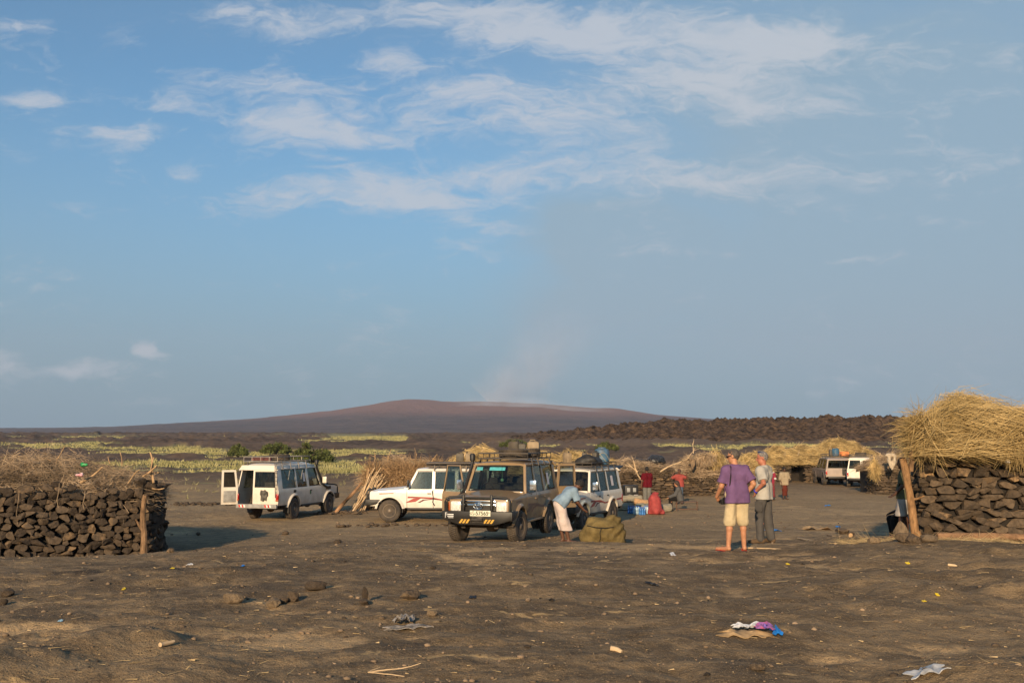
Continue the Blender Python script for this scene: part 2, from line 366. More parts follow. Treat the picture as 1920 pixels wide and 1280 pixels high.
# ------------------------------------------------------------------ smooth bodies from distance fields
class SDF:
    def __init__(s, lo, hi, h):
        s.lo = np.array(lo, float); s.h = h; s.n = np.ceil((np.array(hi, float) - s.lo) / h).astype(int) + 1
        s.g = np.full(s.n, 1.0)
        s.ax = [s.lo[i] + h * np.arange(s.n[i]) for i in range(3)]
    def _sub(s, lo, hi):
        a = np.clip(np.floor((lo - s.lo) / s.h).astype(int), 0, s.n); b = np.clip(np.ceil((hi - s.lo) / s.h).astype(int) + 1, 0, s.n)
        sl = tuple(slice(a[i], b[i]) for i in range(3))
        X, Y, Z = np.meshgrid(s.ax[0][sl[0]], s.ax[1][sl[1]], s.ax[2][sl[2]], indexing='ij', sparse=True)
        return sl, X, Y, Z
    def _u(s, sl, d, k):
        a = s.g[sl]
        if k > 0:
            h = np.clip(0.5 + 0.5 * (a - d) / k, 0, 1); s.g[sl] = a * (1 - h) + d * h - k * h * (1 - h)
        else: s.g[sl] = np.minimum(a, d)
    def cone(s, p, q, r1, r2=None, k=0.03, flat=None):
        """tapered capsule; flat=(axis vector, factor) squeezes the section along an axis"""
        r2 = r1 if r2 is None else r2
        p = np.array(p, float); q = np.array(q, float); m = max(r1, r2) + k + 3 * s.h
        sl, X, Y, Z = s._sub(np.minimum(p, q) - m, np.maximum(p, q) + m)
        d = q - p; L2 = max(float(d @ d), 1e-9)
        t = np.clip(((X - p[0]) * d[0] + (Y - p[1]) * d[1] + (Z - p[2]) * d[2]) / L2, 0, 1)
        vx, vy, vz = X - p[0] - t * d[0], Y - p[1] - t * d[1], Z - p[2] - t * d[2]
        if flat:
            a = np.array(flat[0], float); a /= np.linalg.norm(a); e = vx * a[0] + vy * a[1] + vz * a[2]; f = 1.0 / flat[1] - 1
            vx, vy, vz = vx + e * f * a[0], vy + e * f * a[1], vz + e * f * a[2]
        s._u(sl, np.sqrt(vx * vx + vy * vy + vz * vz) - (r1 + (r2 - r1) * t), k); return s
    def ell(s, c, r, k=0.02, M=None):
        c = np.array(c, float); r = np.array(r, float); m = r.max() + k + 3 * s.h
        sl, X, Y, Z = s._sub(c - m, c + m); x, y, z = X - c[0], Y - c[1], Z - c[2]
        if M is not None:
            A = np.array(M)[:3, :3].T; x, y, z = A[0, 0] * x + A[0, 1] * y + A[0, 2] * z, A[1, 0] * x + A[1, 1] * y + A[1, 2] * z, A[2, 0] * x + A[2, 1] * y + A[2, 2] * z
        q = np.sqrt((x / r[0]) ** 2 + (y / r[1]) ** 2 + (z / r[2]) ** 2); q2 = np.sqrt((x / r[0] ** 2) ** 2 + (y / r[1] ** 2) ** 2 + (z / r[2] ** 2) ** 2)
        s._u(sl, q * (q - 1) / np.maximum(q2, 1e-6), k); return s
    def cut(s, p, n):
        """remove everything on the side the normal n points to"""
        p = np.array(p, float); n = np.array(n, float); n /= np.linalg.norm(n)
        X, Y, Z = np.meshgrid(*s.ax, indexing='ij', sparse=True)
        s.g = np.maximum(s.g, (X - p[0]) * n[0] + (Y - p[1]) * n[1] + (Z - p[2]) * n[2]); return s
    def noise(s, amp, scale, seed=0):
        X, Y, Z = np.meshgrid(*s.ax, indexing='ij')
        near = np.abs(s.g) < amp * 2 + 2 * s.h
        P = np.stack([X[near], Y[near], Z[near]], 1)
        s.g[near] += amp * vnoise3(P * np.array(scale), seed); return s
    def mesh(s, name):
        g = s.g.copy()
        g[0], g[-1] = np.maximum(g[0], .01), np.maximum(g[-1], .01); g[:, 0], g[:, -1] = np.maximum(g[:, 0], .01), np.maximum(g[:, -1], .01); g[:, :, 0], g[:, :, -1] = np.maximum(g[:, :, 0], .01), np.maximum(g[:, :, -1], .01)
        ins = g < 0; nx, ny, nz = g.shape
        acc = np.zeros((nx - 1, ny - 1, nz - 1, 3)); cnt = np.zeros((nx - 1, ny - 1, nz - 1))
        quads = []
        cr = {}
        for ax in range(3):
            a = [slice(None)] * 3; b = [slice(None)] * 3; a[ax] = slice(0, -1); b[ax] = slice(1, None)
            A, B = g[tuple(a)], g[tuple(b)]; x = ins[tuple(a)] != ins[tuple(b)]
            idx = np.argwhere(x); av = A[x]; bv = B[x]; t = av / (av - bv)
            pos = idx.astype(float); pos[:, ax] += t
            cr[ax] = (idx, ins[tuple(a)][x])
            o1, o2 = [i for i in range(3) if i != ax]
            for d1 in (0, -1):
                for d2 in (0, -1):
                    c = idx.copy(); c[:, o1] += d1; c[:, o2] += d2
                    ok = (c >= 0).all(1) & (c[:, 0] < nx - 1) & (c[:, 1] < ny - 1) & (c[:, 2] < nz - 1)
                    np.add.at(acc, tuple(c[ok].T), pos[ok]); np.add.at(cnt, tuple(c[ok].T), 1)
        has = cnt > 0; ids = np.full(cnt.shape, -1); ids[has] = np.arange(has.sum())
        V = acc[has] / cnt[has][:, None] * s.h + s.lo
        for ax in range(3):
            idx, inside = cr[ax]; o1, o2 = (ax + 1) % 3, (ax + 2) % 3
            ok = (idx[:, o1] > 0) & (idx[:, o2] > 0) & (idx[:, o1] < cnt.shape[o1]) & (idx[:, o2] < cnt.shape[o2])
            idx = idx[ok]; inside = inside[ok]; q = []
            for d1, d2 in ((0, 0), (-1, 0), (-1, -1), (0, -1)):
                c = idx.copy(); c[:, o1] += d1; c[:, o2] += d2; q.append(ids[tuple(c.T)])
            q = np.stack(q, 1); q[~inside] = q[~inside][:, ::-1]; quads.append(q[:, ::-1][:, ::-1])
        Q = np.concatenate(quads); Q = Q[(Q >= 0).all(1)]
        return mesh_np(name, V, quads=Q, smooth=True)

# ------------------------------------------------------------------ strands (straw, twigs, grass): tapered 3-sided or flat blades
def strands(name, P, D, Ln, Rd, seg=3, sag=0.0, bend=0.15, flat=True, rng=None):
    """P root points, D unit directions, Ln lengths, Rd radii -> one mesh of bent tapered blades"""
    rng = rng or np.random.default_rng(1); n = len(P)
    D = D / np.maximum(np.linalg.norm(D, axis=1, keepdims=True), 1e-9)
    bv = rng.normal(size=(n, 3)); bv -= (bv * D).sum(1, keepdims=True) * D; bv /= np.maximum(np.linalg.norm(bv, axis=1, keepdims=True), 1e-9)
    side = np.cross(D, bv); V = []; k = 2 if flat else 3
    for i in range(seg + 1):
        t = i / seg
        c = P + D * (Ln * t)[:, None] + bv * (bend * Ln * t * t)[:, None]
        c[:, 2] -= sag * Ln * t * t
        r = Rd * (1 - 0.75 * t)
        if flat: ring = [c - side * r[:, None], c + side * r[:, None]]
        else: ring = [c + (bv * math.cos(a) + side * math.sin(a)) * r[:, None] for a in (0, 2.094, 4.189)]
        V.append(np.stack(ring, 1))
    V = np.stack(V, 1)                     # n, seg+1, k, 3
    base = (np.arange(n) * (seg + 1) * k)[:, None]
    Q = []
    for i in range(seg):
        for j in range(k if not flat else 1):
            a, b = i * k + j, i * k + (j + 1) % k
            Q.append(base + np.array([[a, b, b + k, a + k]]))
    Q = np.concatenate(Q)
    return mesh_np(name, V.reshape(-1, 3), quads=Q, smooth=True)
# ------------------------------------------------------------------ terrain
KD = np.array([0, 7, 12, 17.7, 21, 25, 30, 36, 45, 70, 100, 150, 250, 400, 700, 1200, 2000, 3500, 6000, 9000], float)
KZ = np.array([1.25, 1.2, 1.08, .98, .76, .40, .18, 0, -.05, -.12, 0, .6, 2.2, 4.2, 6.8, 10.6, 15.5, 24, 34, 46], float)
def _pchip(x):                               # monotone smooth interpolation of the profile
    h = np.diff(KD); s = np.diff(KZ) / h; m = np.zeros_like(KD)
    m[1:-1] = np.where(s[:-1] * s[1:] > 0, 2 * s[:-1] * s[1:] / np.where(s[:-1] + s[1:] == 0, 1, s[:-1] + s[1:]), 0); m[0], m[-1] = s[0], s[-1]
    i = np.clip(np.searchsorted(KD, x) - 1, 0, len(h) - 1); t = (x - KD[i]) / h[i]
    return (2 * t ** 3 - 3 * t ** 2 + 1) * KZ[i] + (t ** 3 - 2 * t ** 2 + t) * h[i] * m[i] + (-2 * t ** 3 + 3 * t ** 2) * KZ[i + 1] + (t ** 3 - t ** 2) * h[i] * m[i + 1]
def macro_z(x, y):
    x = np.asarray(x, float); y = np.asarray(y, float); d = np.where(y > 0, np.sqrt(y * y + 0.25 * x * x), np.sqrt(x * x + y * y))
    z = _pchip(np.clip(d, 0, 9000))
    z = z - 0.30 * sstep(-3.0, -9.0, x) * np.exp(-((y - 23.5) / 7.0) ** 2)
    z = z + 0.16 * sstep(4.0, 8.0, x) * np.exp(-((y - 22) / 6.0) ** 2)
    return z
def micro_z(x, y):
    d = np.sqrt(np.asarray(x, float) ** 2 + np.asarray(y, float) ** 2)
    a = sstep(75, 30, d)
    calm = 1 - 0.75 * np.exp(-(((x - 0.5) / 7.0) ** 2 + ((y - 30) / 8.0) ** 2))
    wx = x + 0.5 * vnoise2(x * .7, y * .7, 3); wy = y + 0.5 * vnoise2(x * .7 + 9, y * .7, 4)
    swell = 0.10 * fbm2(wx * .27, wy * .42, 3, .5, 11)
    bil = np.abs(vnoise2(wx * .62, wy * 1.0, 21)); crease = 0.062 * (np.sqrt(bil + .01) - .55)
    bil2 = np.abs(vnoise2(wx * 1.9 + 5, wy * 2.6, 22)); crease2 = 0.030 * (np.sqrt(bil2 + .01) - .55)
    fine = 0.022 * fbm2(x * 6.3, y * 6.3, 3, .55, 31)
    mound = 0
    for (mx, my, mr, mh) in ((-3.3, 8.6, .45, .11), (-3.9, 7.6, .5, .10), (-2.55, 7.4, .35, .07), (-1.3, 9.8, .6, .05), (3.9, 7.4, .7, .11), (5.2, 12.5, 1.2, .15), (6.9, 14.8, 1.3, .15), (4.0, 11.0, 1.0, .10), (2.4, 9.2, .8, .07), (.8, 13.0, 1.1, .08), (-4.6, 13.5, 1.0, .08), (7.2, 11.6, .9, .12)):
        q = ((x - mx) ** 2 / (1.7 * mr * mr) + (y - my) ** 2 / (mr * mr)); mound = mound + mh * np.exp(-q * q * .6) * (1 + .45 * vnoise2(x * 2.3, y * 2.9, 23))
    return (swell + crease + crease2 + fine) * a * calm + mound
def _bandpy(x, y, z):
    """picture height of a far ground point: only used to lay out the far fields of grass"""
    return 825.0 - (z - CAMZ) / np.maximum(y, 1) * F
def grass_mask(x, y):
    z = macro_z(x, y); py = _bandpy(x, y, z); px = 960 + x / np.maximum(y, 1) * F
    d = np.sqrt(x * x + y * y)
    nz = fbm2(px / 90.0, py / 5.0, 4, .6, 77); n2 = fbm2(x / 7.0, y / 9.0, 3, .6, 78); n3 = fbm2(px / 210.0, py / 9.0, 2, .5, 80)
    def band(x0, x1, y0, y1, sx=60.0, tilt=0.0):
        yy = py - tilt * (px - x0)
        return sstep(x0 - sx, x0 + sx, px) * sstep(x1 + sx, x1 - sx, px) * sstep(y0 - 2.5, y0 + 2, yy) * sstep(y1 + 3, y1 - 2, yy)
    m = 0
    for b in ((180, 780, 866, 886), (-400, 210, 830.5, 843), (150, 460, 838, 851, 60, .012), (400, 760, 844, 858), (540, 680, 826, 831.5), (600, 780, 814, 830, 30), (-400, 300, 818, 822),
              (1180, 1560, 833.5, 838.5), (1310, 1400, 836, 848, 25), (1620, 2100, 833, 836), (1560, 1800, 838, 841), (880, 1180, 834.5, 838), (-900, -100, 840, 890), (2000, 3200, 836, 870)):
        m = np.maximum(m, band(*b))
    m = m * 1.05 + 0.85 * nz + 0.55 * n2 - 0.32 + 0.45 * n3
    return sstep(0.28, 0.55, m) * sstep(74, 96, d + 14 * n2 + 8 * n3) * sstep(2200, 1300, d)
def ground_z(x, y, g=None):
    x = np.asarray(x, float); y = np.asarray(y, float); d = np.sqrt(x * x + y * y)
    z = macro_z(x, y) + micro_z(x, y)
    far = np.maximum(sstep(70, 110, d), .28 * sstep(46, 60, d) * sstep(-1, -8, x) * (y > 0))
    if np.any(far > 0):
        if g is None: g = grass_mask(x, y)
        lumps = np.abs(fbm2(x / 9.0, y / 9.0, 4, .6, 41)) * 1.6 + 0.5 * fbm2(x / 2.3, y / 2.3, 3, .6, 43) + 0.6 * fbm2(x / 40, y / 40, 3, .5, 44)
        z = z + far * (1 - 0.85 * g) * lumps * (0.55 + 0.9 * sstep(120, 400, d))
    return z
def gz(x, y): return float(ground_z(np.array([x]), np.array([y]))[0])
def on_ground(px, py, d0=4.0, d1=120.0):
    """where the viewing ray of a photograph pixel meets the ground"""
    r = ray(px, py); Y = d0 * np.exp(np.linspace(0, 1, 500) * math.log(min(d1, 69.0) / d0))
    for _ in range(2):
        z = CAMZ + r[2] * Y; g = ground_z(r[0] * Y, Y); k = int(np.argmax(z <= g))
        if z[k] > g[k]: k = len(Y) - 1
        if _ == 0: Y = np.linspace(Y[max(k - 1, 0)], Y[k], 40)
    return Vector((r[0] * Y[k], Y[k], float(g[k])))

ang = np.concatenate([np.linspace(-180, -50, 40, endpoint=False), np.linspace(-50, -31, 50, endpoint=False), np.linspace(-31, 31, 600, endpoint=False), np.linspace(31, 50, 50, endpoint=False), np.linspace(50, 180, 41)]) * math.pi / 180
rad = [0.6]
while rad[-1] < 8800:
    r_ = rad[-1]; rad.append(r_ * (1.05 if r_ < 5 else 1.0078 if r_ < 40 else 1.012 if r_ < 110 else 1.016 if r_ < 700 else 1.03))
rad = np.array(rad); A_, R_ = np.meshgrid(ang, rad); GX = R_ * np.sin(A_); GY = R_ * np.cos(A_)
Gm = grass_mask(GX, GY); GZ = ground_z(GX, GY, Gm)
ni, nj = GX.shape; idx = np.arange(ni * nj).reshape(ni, nj)
quads = np.stack([idx[:-1, :-1], idx[:-1, 1:], idx[1:, 1:], idx[1:, :-1]], -1).reshape(-1, 4)[:, ::-1]
me = mesh_np('ground', np.stack([GX, GY, GZ], -1).reshape(-1, 3), quads=quads, smooth=True)
micro = micro_z(GX, GY)
sand = np.clip(0.5 - micro * 8.0 + 0.75 * fbm2(GX * .45, GY * .8, 4, .6, 51), 0, 1) * sstep(90, 40, R_)
farn = np.clip(0.5 + 0.8 * fbm2(GX / 30, GY / 30, 4, .6, 52), 0, 1)
s0, s1 = on_ground(120, 1074), on_ground(500, 1066); tt = np.clip(((GX - s0.x) * (s1.x - s0.x) + (GY - s0.y) * (s1.y - s0.y)) / ((s1 - s0).xy.length ** 2), 0, 1)
stain = sstep(.45, .1, np.hypot(GX - s0.x - tt * (s1.x - s0.x), GY - s0.y - tt * (s1.y - s0.y)) + .22 * fbm2(GX * 2.1, GY * 2.1, 3, .6, 66) + .10)
trod = sstep(22, 32, R_) * sstep(78, 62, R_ + 10 * fbm2(GX / 9, GY / 9, 3, .5, 54)) * (0.75 + .5 * fbm2(GX / 5, GY / 3, 3, .6, 55))
for nm, a in (('trod', trod), ('stain', stain), ('grass', Gm), ('sand', sand), ('far', sstep(60, 95, R_ + 12 * fbm2(GX / 12, GY / 12, 3, .5, 53))), ('farn', farn)):
    at_ = me.attributes.new(nm, 'FLOAT', 'POINT'); at_.data.foreach_set('value', a.ravel().astype(np.float32))

m = bpy.data.materials.new('ground'); m.use_nodes = True; N, L = m.node_tree.nodes, m.node_tree.links; MATS['ground'] = m
B = N['Principled BSDF']; B.inputs['Roughness'].default_value = 0.92; B.inputs['Specular IOR Level'].default_value = 0.25
def GN(t, **k):
    n = N.new(t)
    for a, v in k.items(): setattr(n, a, v)
    return n
tcg = GN('ShaderNodeTexCoord')
def gnoise(scale, det=6, rough=.62, stretch=(1, 1, 1), dist=0.0):
    mp = GN('ShaderNodeMapping'); L.new(tcg.outputs['Object'], mp.inputs[0]); mp.inputs['Scale'].default_value = stretch
    n = GN('ShaderNodeTexNoise'); L.new(mp.outputs[0], n.inputs['Vector']); n.inputs['Scale'].default_value = scale; n.inputs['Detail'].default_value = det; n.inputs['Roughness'].default_value = rough; n.inputs['Distortion'].default_value = dist
    return n.outputs[0]
def grange(v, a, b, c=0., d=1.):
    n = GN('ShaderNodeMapRange', interpolation_type='SMOOTHSTEP'); L.new(v, n.inputs[0])
    for i, q in enumerate((a, b, c, d)): n.inputs[i + 1].default_value = q
    return n.outputs[0]
def gmix(f, a, b):
    n = GN('ShaderNodeMix', data_type='RGBA')
    for s_, q in ((f, n.inputs[0]), (a, n.inputs[6]), (b, n.inputs[7])):
        if hasattr(s_, 'is_linked'): L.new(s_, q)
        else: q.default_value = s_
    return n.outputs[2]
def gmath(op, a, b):
    n = GN('ShaderNodeMath', operation=op)
    for s_, q in ((a, n.inputs[0]), (b, n.inputs[1])):
        if hasattr(s_, 'is_linked'): L.new(s_, q)
        else: q.default_value = s_
    return n.outputs[0]
def gattr(nm):
    n = GN('ShaderNodeAttribute', attribute_name=nm); return n.outputs['Fac']
big = gnoise(0.35, 5); mid = gnoise(1.6, 8, .66, (1, 1.7, 1)); fin = gnoise(14, 5, .7); vfin = gnoise(60, 3, .7)
mid2 = gnoise(4.5, 6, .65, (1, 1.5, 1), .6)
base = gmix(grange(gmath('ADD', gmath('MULTIPLY', mid, .6), gmath('MULTIPLY', mid2, .4)), .38, .62), (0.115, 0.080, 0.045, 1), (0.31, 0.215, 0.117, 1))
base = gmix(grange(big, .45, .75, 0, .55), base, (0.38, 0.265, 0.143, 1))
sf = gmath('ADD', gattr('sand'), gmath('MULTIPLY', gmath('SUBTRACT', mid, .5), 1.5))
sf = gmath('ADD', sf, gmath('MULTIPLY', gmath('SUBTRACT', fin, .5), 0.9))
base = gmix(grange(gnoise(.85, 6, .62, (1, 1.4, 1), .7), .50, .60, 0, .62), base, (0.098, 0.069, 0.042, 1))
base = gmix(grange(sf, .62, 1.02, 0, .88), base, (0.54, 0.365, 0.19, 1))
base = gmix(gmath('MULTIPLY', gattr('trod'), grange(mid2, .30, .62, .35, .85)), base, (0.41, 0.29, 0.157, 1))
lens = gnoise(1.35, 5, .6, (1, 1.9, 1), .8)
base = gmix(grange(lens, .635, .69, 0, .9), base, (0.56, 0.375, 0.175, 1))
base = gmix(grange(fin, .54, .70, 0, .55), base, (0.060, 0.043, 0.031, 1))
base = gmix(gmath('MULTIPLY', gattr('stain'), grange(mid2, .35, .6)), base, (0.030, 0.021, 0.015, 1))
base = gmix(grange(vfin, .575, .64, 0, .6), base, (0.50, 0.35, 0.19, 1))
base = gmix(grange(gnoise(42, 4, .72), .575, .64, 0, .6), base, (0.060, 0.042, 0.026, 1))
base = gmix(grange(gnoise(30, 4, .7), .63, .70, 0, .7), base, (0.52, 0.36, 0.19, 1))
lava = gmix(grange(gnoise(.5, 8, .7), .35, .7), (0.060, 0.039, 0.027, 1), (0.17, 0.112, 0.072, 1))
lava = gmix(grange(gattr('farn'), .35, .8, 0, .5), lava, (0.21, 0.14, 0.088, 1))
col = gmix(gattr('far'), base, lava)
gcol = gmix(grange(gnoise(.25, 6, .7), .35, .68), (0.24, 0.22, 0.10, 1), (0.38, 0.34, 0.16, 1))
gf = gmath('MULTIPLY', gattr('grass'), grange(gnoise(.8, 6, .7), .36, .5, .25, .95))
col = gmix(gf, col, gcol); L.new(col, B.inputs['Base Color'])
bh = gmath('ADD', gmath('MULTIPLY', fin, .9), gmath('ADD', gmath('MULTIPLY', mid, 1.0), gmath('MULTIPLY', vfin, .32)))
bp = GN('ShaderNodeBump'); bp.inputs['Strength'].default_value = 1.0; bp.inputs['Distance'].default_value = 0.05; L.new(bh, bp.inputs['Height']); L.new(bp.outputs[0], B.inputs['Normal'])
ground = obj('ground', me, m); tag(ground, 'dusty dark volcanic ground with pale sandy hollows reaching to the plain', None, None, 'structure')

# lava flow front behind the camp on the right
def ridge_px(px): return np.interp(px, [940, 1040, 1100, 1180, 1240, 1330, 1420, 1500, 1600, 1700, 1900, 2300, 2700], [815, 806, 799, 792, 786, 784, 782, 780, 779, 781, 786, 790, 800])
us = np.linspace(930, 2750, 900); ts = np.linspace(0, 1, 130)
U, T = np.meshgrid(us, ts); D0 = 232 - 0.02 * (U - 1000)
Yr = D0 + T * 190
top = CAMZ + (825 - ridge_px(U)) / F * (D0 + 85) + 0 * U
prof = np.where(T < .45, sstep(0, .45, T) ** .75, 1.0) * sstep(1.0, .75, T)
Xr = (U - 960) / F * Yr
basez = macro_z(Xr, Yr) - 0.5
lum = np.abs(fbm2(Xr / 10, Yr / 10, 5, .62, 61)) * 3.4 + fbm2(Xr / 2.6, Yr / 3.0, 4, .65, 62) * 2.2 - 2.2
fade = sstep(900, 1010, U)
Zr = basez + np.maximum(top - basez, 0) * prof + lum * (0.45 + 0.55 * prof) * .8 * (0.25 + .75 * fade) - (1 - fade) * 0.8
Zr[-1] = basez[-1] - 3
ni, nj = U.shape; idx = np.arange(ni * nj).reshape(ni, nj)
me = mesh_np('lava_ridge', np.stack([Xr, Yr, Zr], -1).reshape(-1, 3), quads=np.stack([idx[:-1, :-1], idx[:-1, 1:], idx[1:, 1:], idx[1:, :-1]], -1).reshape(-1, 4), smooth=False)
mlava = mat('lava_rubble', (0.150, 0.094, 0.056), 0.95, var=.6, scale=.6, bump=1.2, bscale=1.1, detail=10, spec=.2)
tag(obj('lava_ridge', me, mlava), 'long rough brown lava flow front behind the camp', None, None, 'structure')

# the volcano
VX = np.array([-1500, -600, 0, 150, 280, 400, 480, 560, 640, 700, 740, 765, 800, 840, 900, 960, 1000, 1060, 1100, 1150, 1180, 1240, 1300, 1500, 1800, 2400, 3200], float)
VYp = np.array([812, 808, 803, 801, 796, 789.5, 784, 777, 768, 758.5, 751, 747.5, 748, 752, 752, 753.5, 756, 761, 764.5, 764.5, 769, 778, 783, 795, 804, 809, 812], float)
def _sm(a, k):
    kk = np.ones(k) / k; return np.convolve(np.pad(a, (k // 2, k // 2), mode='edge'), kk, mode='valid')[:len(a)]
us = np.linspace(-1500, 3200, 1100); ts = np.linspace(0, 1, 150); yp = _sm(np.interp(us, VX, VYp), 9)
U, T = np.meshgrid(us, ts); Yv = 2300 + T * 2600; Xv = (U - 960) / F * 3900
TR = (3900 - 2300) / 2600.0
topz = CAMZ + (825 - yp)[None, :] / F * 3900
bz = macro_z(Xv, Yv) - 6
s = np.where(T < TR, (T / TR) ** 1.25, np.clip(1 - (T - TR) / (1 - TR), 0, 1) ** 1.1)
Zv = bz + (topz - bz) * s + (fbm2(Xv / 260, Yv / 260, 5, .55, 71) * 14 - np.abs(fbm2(Xv / 120, Yv / 420, 4, .6, 72)) * 9) * s * (1 - 0.75 * np.exp(-((T - TR) / .12) ** 2))
ni, nj = U.shape; idx = np.arange(ni * nj).reshape(ni, nj)
me = mesh_np('volcano', np.stack([Xv, Yv, Zv], -1).reshape(-1, 3), quads=np.stack([idx[:-1, :-1], idx[:-1, 1:], idx[1:, 1:], idx[1:, :-1]], -1).reshape(-1, 4), smooth=True)
hgt = np.clip((Zv - 18) / 130.0 + 0.10 * fbm2(Xv / 300, Yv / 200, 4, .6, 73), 0, 1)
a_ = me.attributes.new('upper', 'FLOAT', 'POINT'); a_.data.foreach_set('value', hgt.ravel().astype(np.float32))
mv_ = bpy.data.materials.new('volcano'); mv_.use_nodes = True; N, L = mv_.node_tree.nodes, mv_.node_tree.links
B = N['Principled BSDF']; B.inputs['Roughness'].default_value = .95; B.inputs['Specular IOR Level'].default_value = .1
tcg = GN('ShaderNodeTexCoord')
at_ = gattr('upper')
c_ = gmix(grange(gnoise(.012, 8, .65), .35, .68), (0.060, 0.042, 0.038, 1), (0.125, 0.082, 0.066, 1))
c_ = gmix(grange(at_, .30, .75, 0, 1), c_, (0.235, 0.118, 0.080, 1)); L.new(c_, B.inputs['Base Color'])
bp = GN('ShaderNodeBump'); bp.inputs['Distance'].default_value = 22.0; bp.inputs['Strength'].default_value = 1.0; L.new(gnoise(.02, 8, .65), bp.inputs['Height']); L.new(bp.outputs[0], B.inputs['Normal'])
tag(obj('volcano_hill', me, mv_), 'broad reddish shield volcano on the horizon with smoke at its crater', None, None, 'structure')
# ------------------------------------------------------------------ dry stone, thatch, brushwood
def stone_material(name, dark, light, tan):
    m = bpy.data.materials.new(name); m.use_nodes = True; N, L = m.node_tree.nodes, m.node_tree.links; MATS[name] = m
    b = N['Principled BSDF']; b.inputs['Roughness'].default_value = .92; b.inputs['Specular IOR Level'].default_value = .25
    tc = N.new('ShaderNodeTexCoord'); oi = N.new('ShaderNodeObjectInfo'); va = N.new('ShaderNodeVectorMath'); va.operation = 'MULTIPLY_ADD'
    L.new(oi.outputs['Random'], va.inputs[0]); va.inputs[1].default_value = (31, 57, 23); L.new(tc.outputs['Object'], va.inputs[2])
    def nz(s, d=7, r=.65):
        n = N.new('ShaderNodeTexNoise'); L.new(va.outputs[0], n.inputs['Vector']); n.inputs['Scale'].default_value = s; n.inputs['Detail'].default_value = d; n.inputs['Roughness'].default_value = r; return n.outputs[0]
    def mr(v, a, b_, c=0, d=1):
        n = N.new('ShaderNodeMapRange'); L.new(v, n.inputs[0])
        for i, q in enumerate((a, b_, c, d)): n.inputs[i + 1].default_value = q
        return n.outputs[0]
    def mx(f, a, b_):
        n = N.new('ShaderNodeMix'); n.data_type = 'RGBA'
        for s, q in ((f, n.inputs[0]), (a, n.inputs[6]), (b_, n.inputs[7])):
            if hasattr(s, 'is_linked'): L.new(s, q)
            else: q.default_value = (*s, 1) if isinstance(s, tuple) else s
        return n.outputs[2]
    c = mx(mr(oi.outputs['Random'], 0, 1), dark, light)
    c = mx(mr(nz(9), .42, .66, 0, .75), c, tuple(q * .55 for q in dark))
    am = N.new('ShaderNodeMath'); am.operation = 'FRACT'; a2 = N.new('ShaderNodeMath'); a2.operation = 'MULTIPLY'; L.new(oi.outputs['Random'], a2.inputs[0]); a2.inputs[1].default_value = 13.7; L.new(a2.outputs[0], am.inputs[0])
    t = N.new('ShaderNodeMath'); t.operation = 'MULTIPLY'; L.new(mr(am.outputs[0], .70, 1.0, .08, .85), t.inputs[0]); L.new(mr(nz(4), .45, .62), t.inputs[1])
    c = mx(t.outputs[0], c, tan)  # tan on random stones: dust, plus warm sun highlights put into the colour
    L.new(c, b.inputs['Base Color'])
    bp = N.new('ShaderNodeBump'); bp.inputs['Distance'].default_value = .03; L.new(nz(16, 7, .7), bp.inputs['Height']); L.new(bp.outputs[0], b.inputs['Normal'])
    return m
M_STONE = stone_material('basalt_stone', (0.050, 0.038, 0.029), (0.120, 0.088, 0.060), (0.30, 0.195, 0.105))
M_STONE2 = stone_material('basalt_stone_brown', (0.062, 0.047, 0.034), (0.145, 0.105, 0.070), (0.46, 0.29, 0.145))
M_CORE = mat('wall_core', (0.022, 0.017, 0.013), .95, bump=.04, scale=5)
M_STRAW = mat('straw', (0.60, 0.43, 0.19), .75, var=.45, scale=1.6, detail=8, spec=.25)
M_STRAW_G = mat('straw_greenish', (0.56, 0.41, 0.19), .75, var=.42, scale=1.1, detail=8, spec=.25, col2=(0.31, 0.215, 0.085))
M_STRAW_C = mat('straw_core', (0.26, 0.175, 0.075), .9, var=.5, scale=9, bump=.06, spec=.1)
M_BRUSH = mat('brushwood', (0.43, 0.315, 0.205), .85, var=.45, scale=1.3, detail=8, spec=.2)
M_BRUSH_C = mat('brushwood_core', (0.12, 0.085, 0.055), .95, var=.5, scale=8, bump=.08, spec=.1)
M_WOOD = mat('pale_wood', (0.46, 0.30, 0.16), .75, var=.35, scale=3, bump=.01, bscale=14, stretch=(4, 4, 1), spec=.25)
M_WOOD_D = mat('weathered_wood', (0.27, 0.165, 0.09), .8, var=.4, scale=4, bump=.015, bscale=18, stretch=(4, 4, 1), spec=.25)
M_STICK = mat('bleached_stick', (0.62, 0.45, 0.27), .75, var=.25, scale=5, spec=.25)

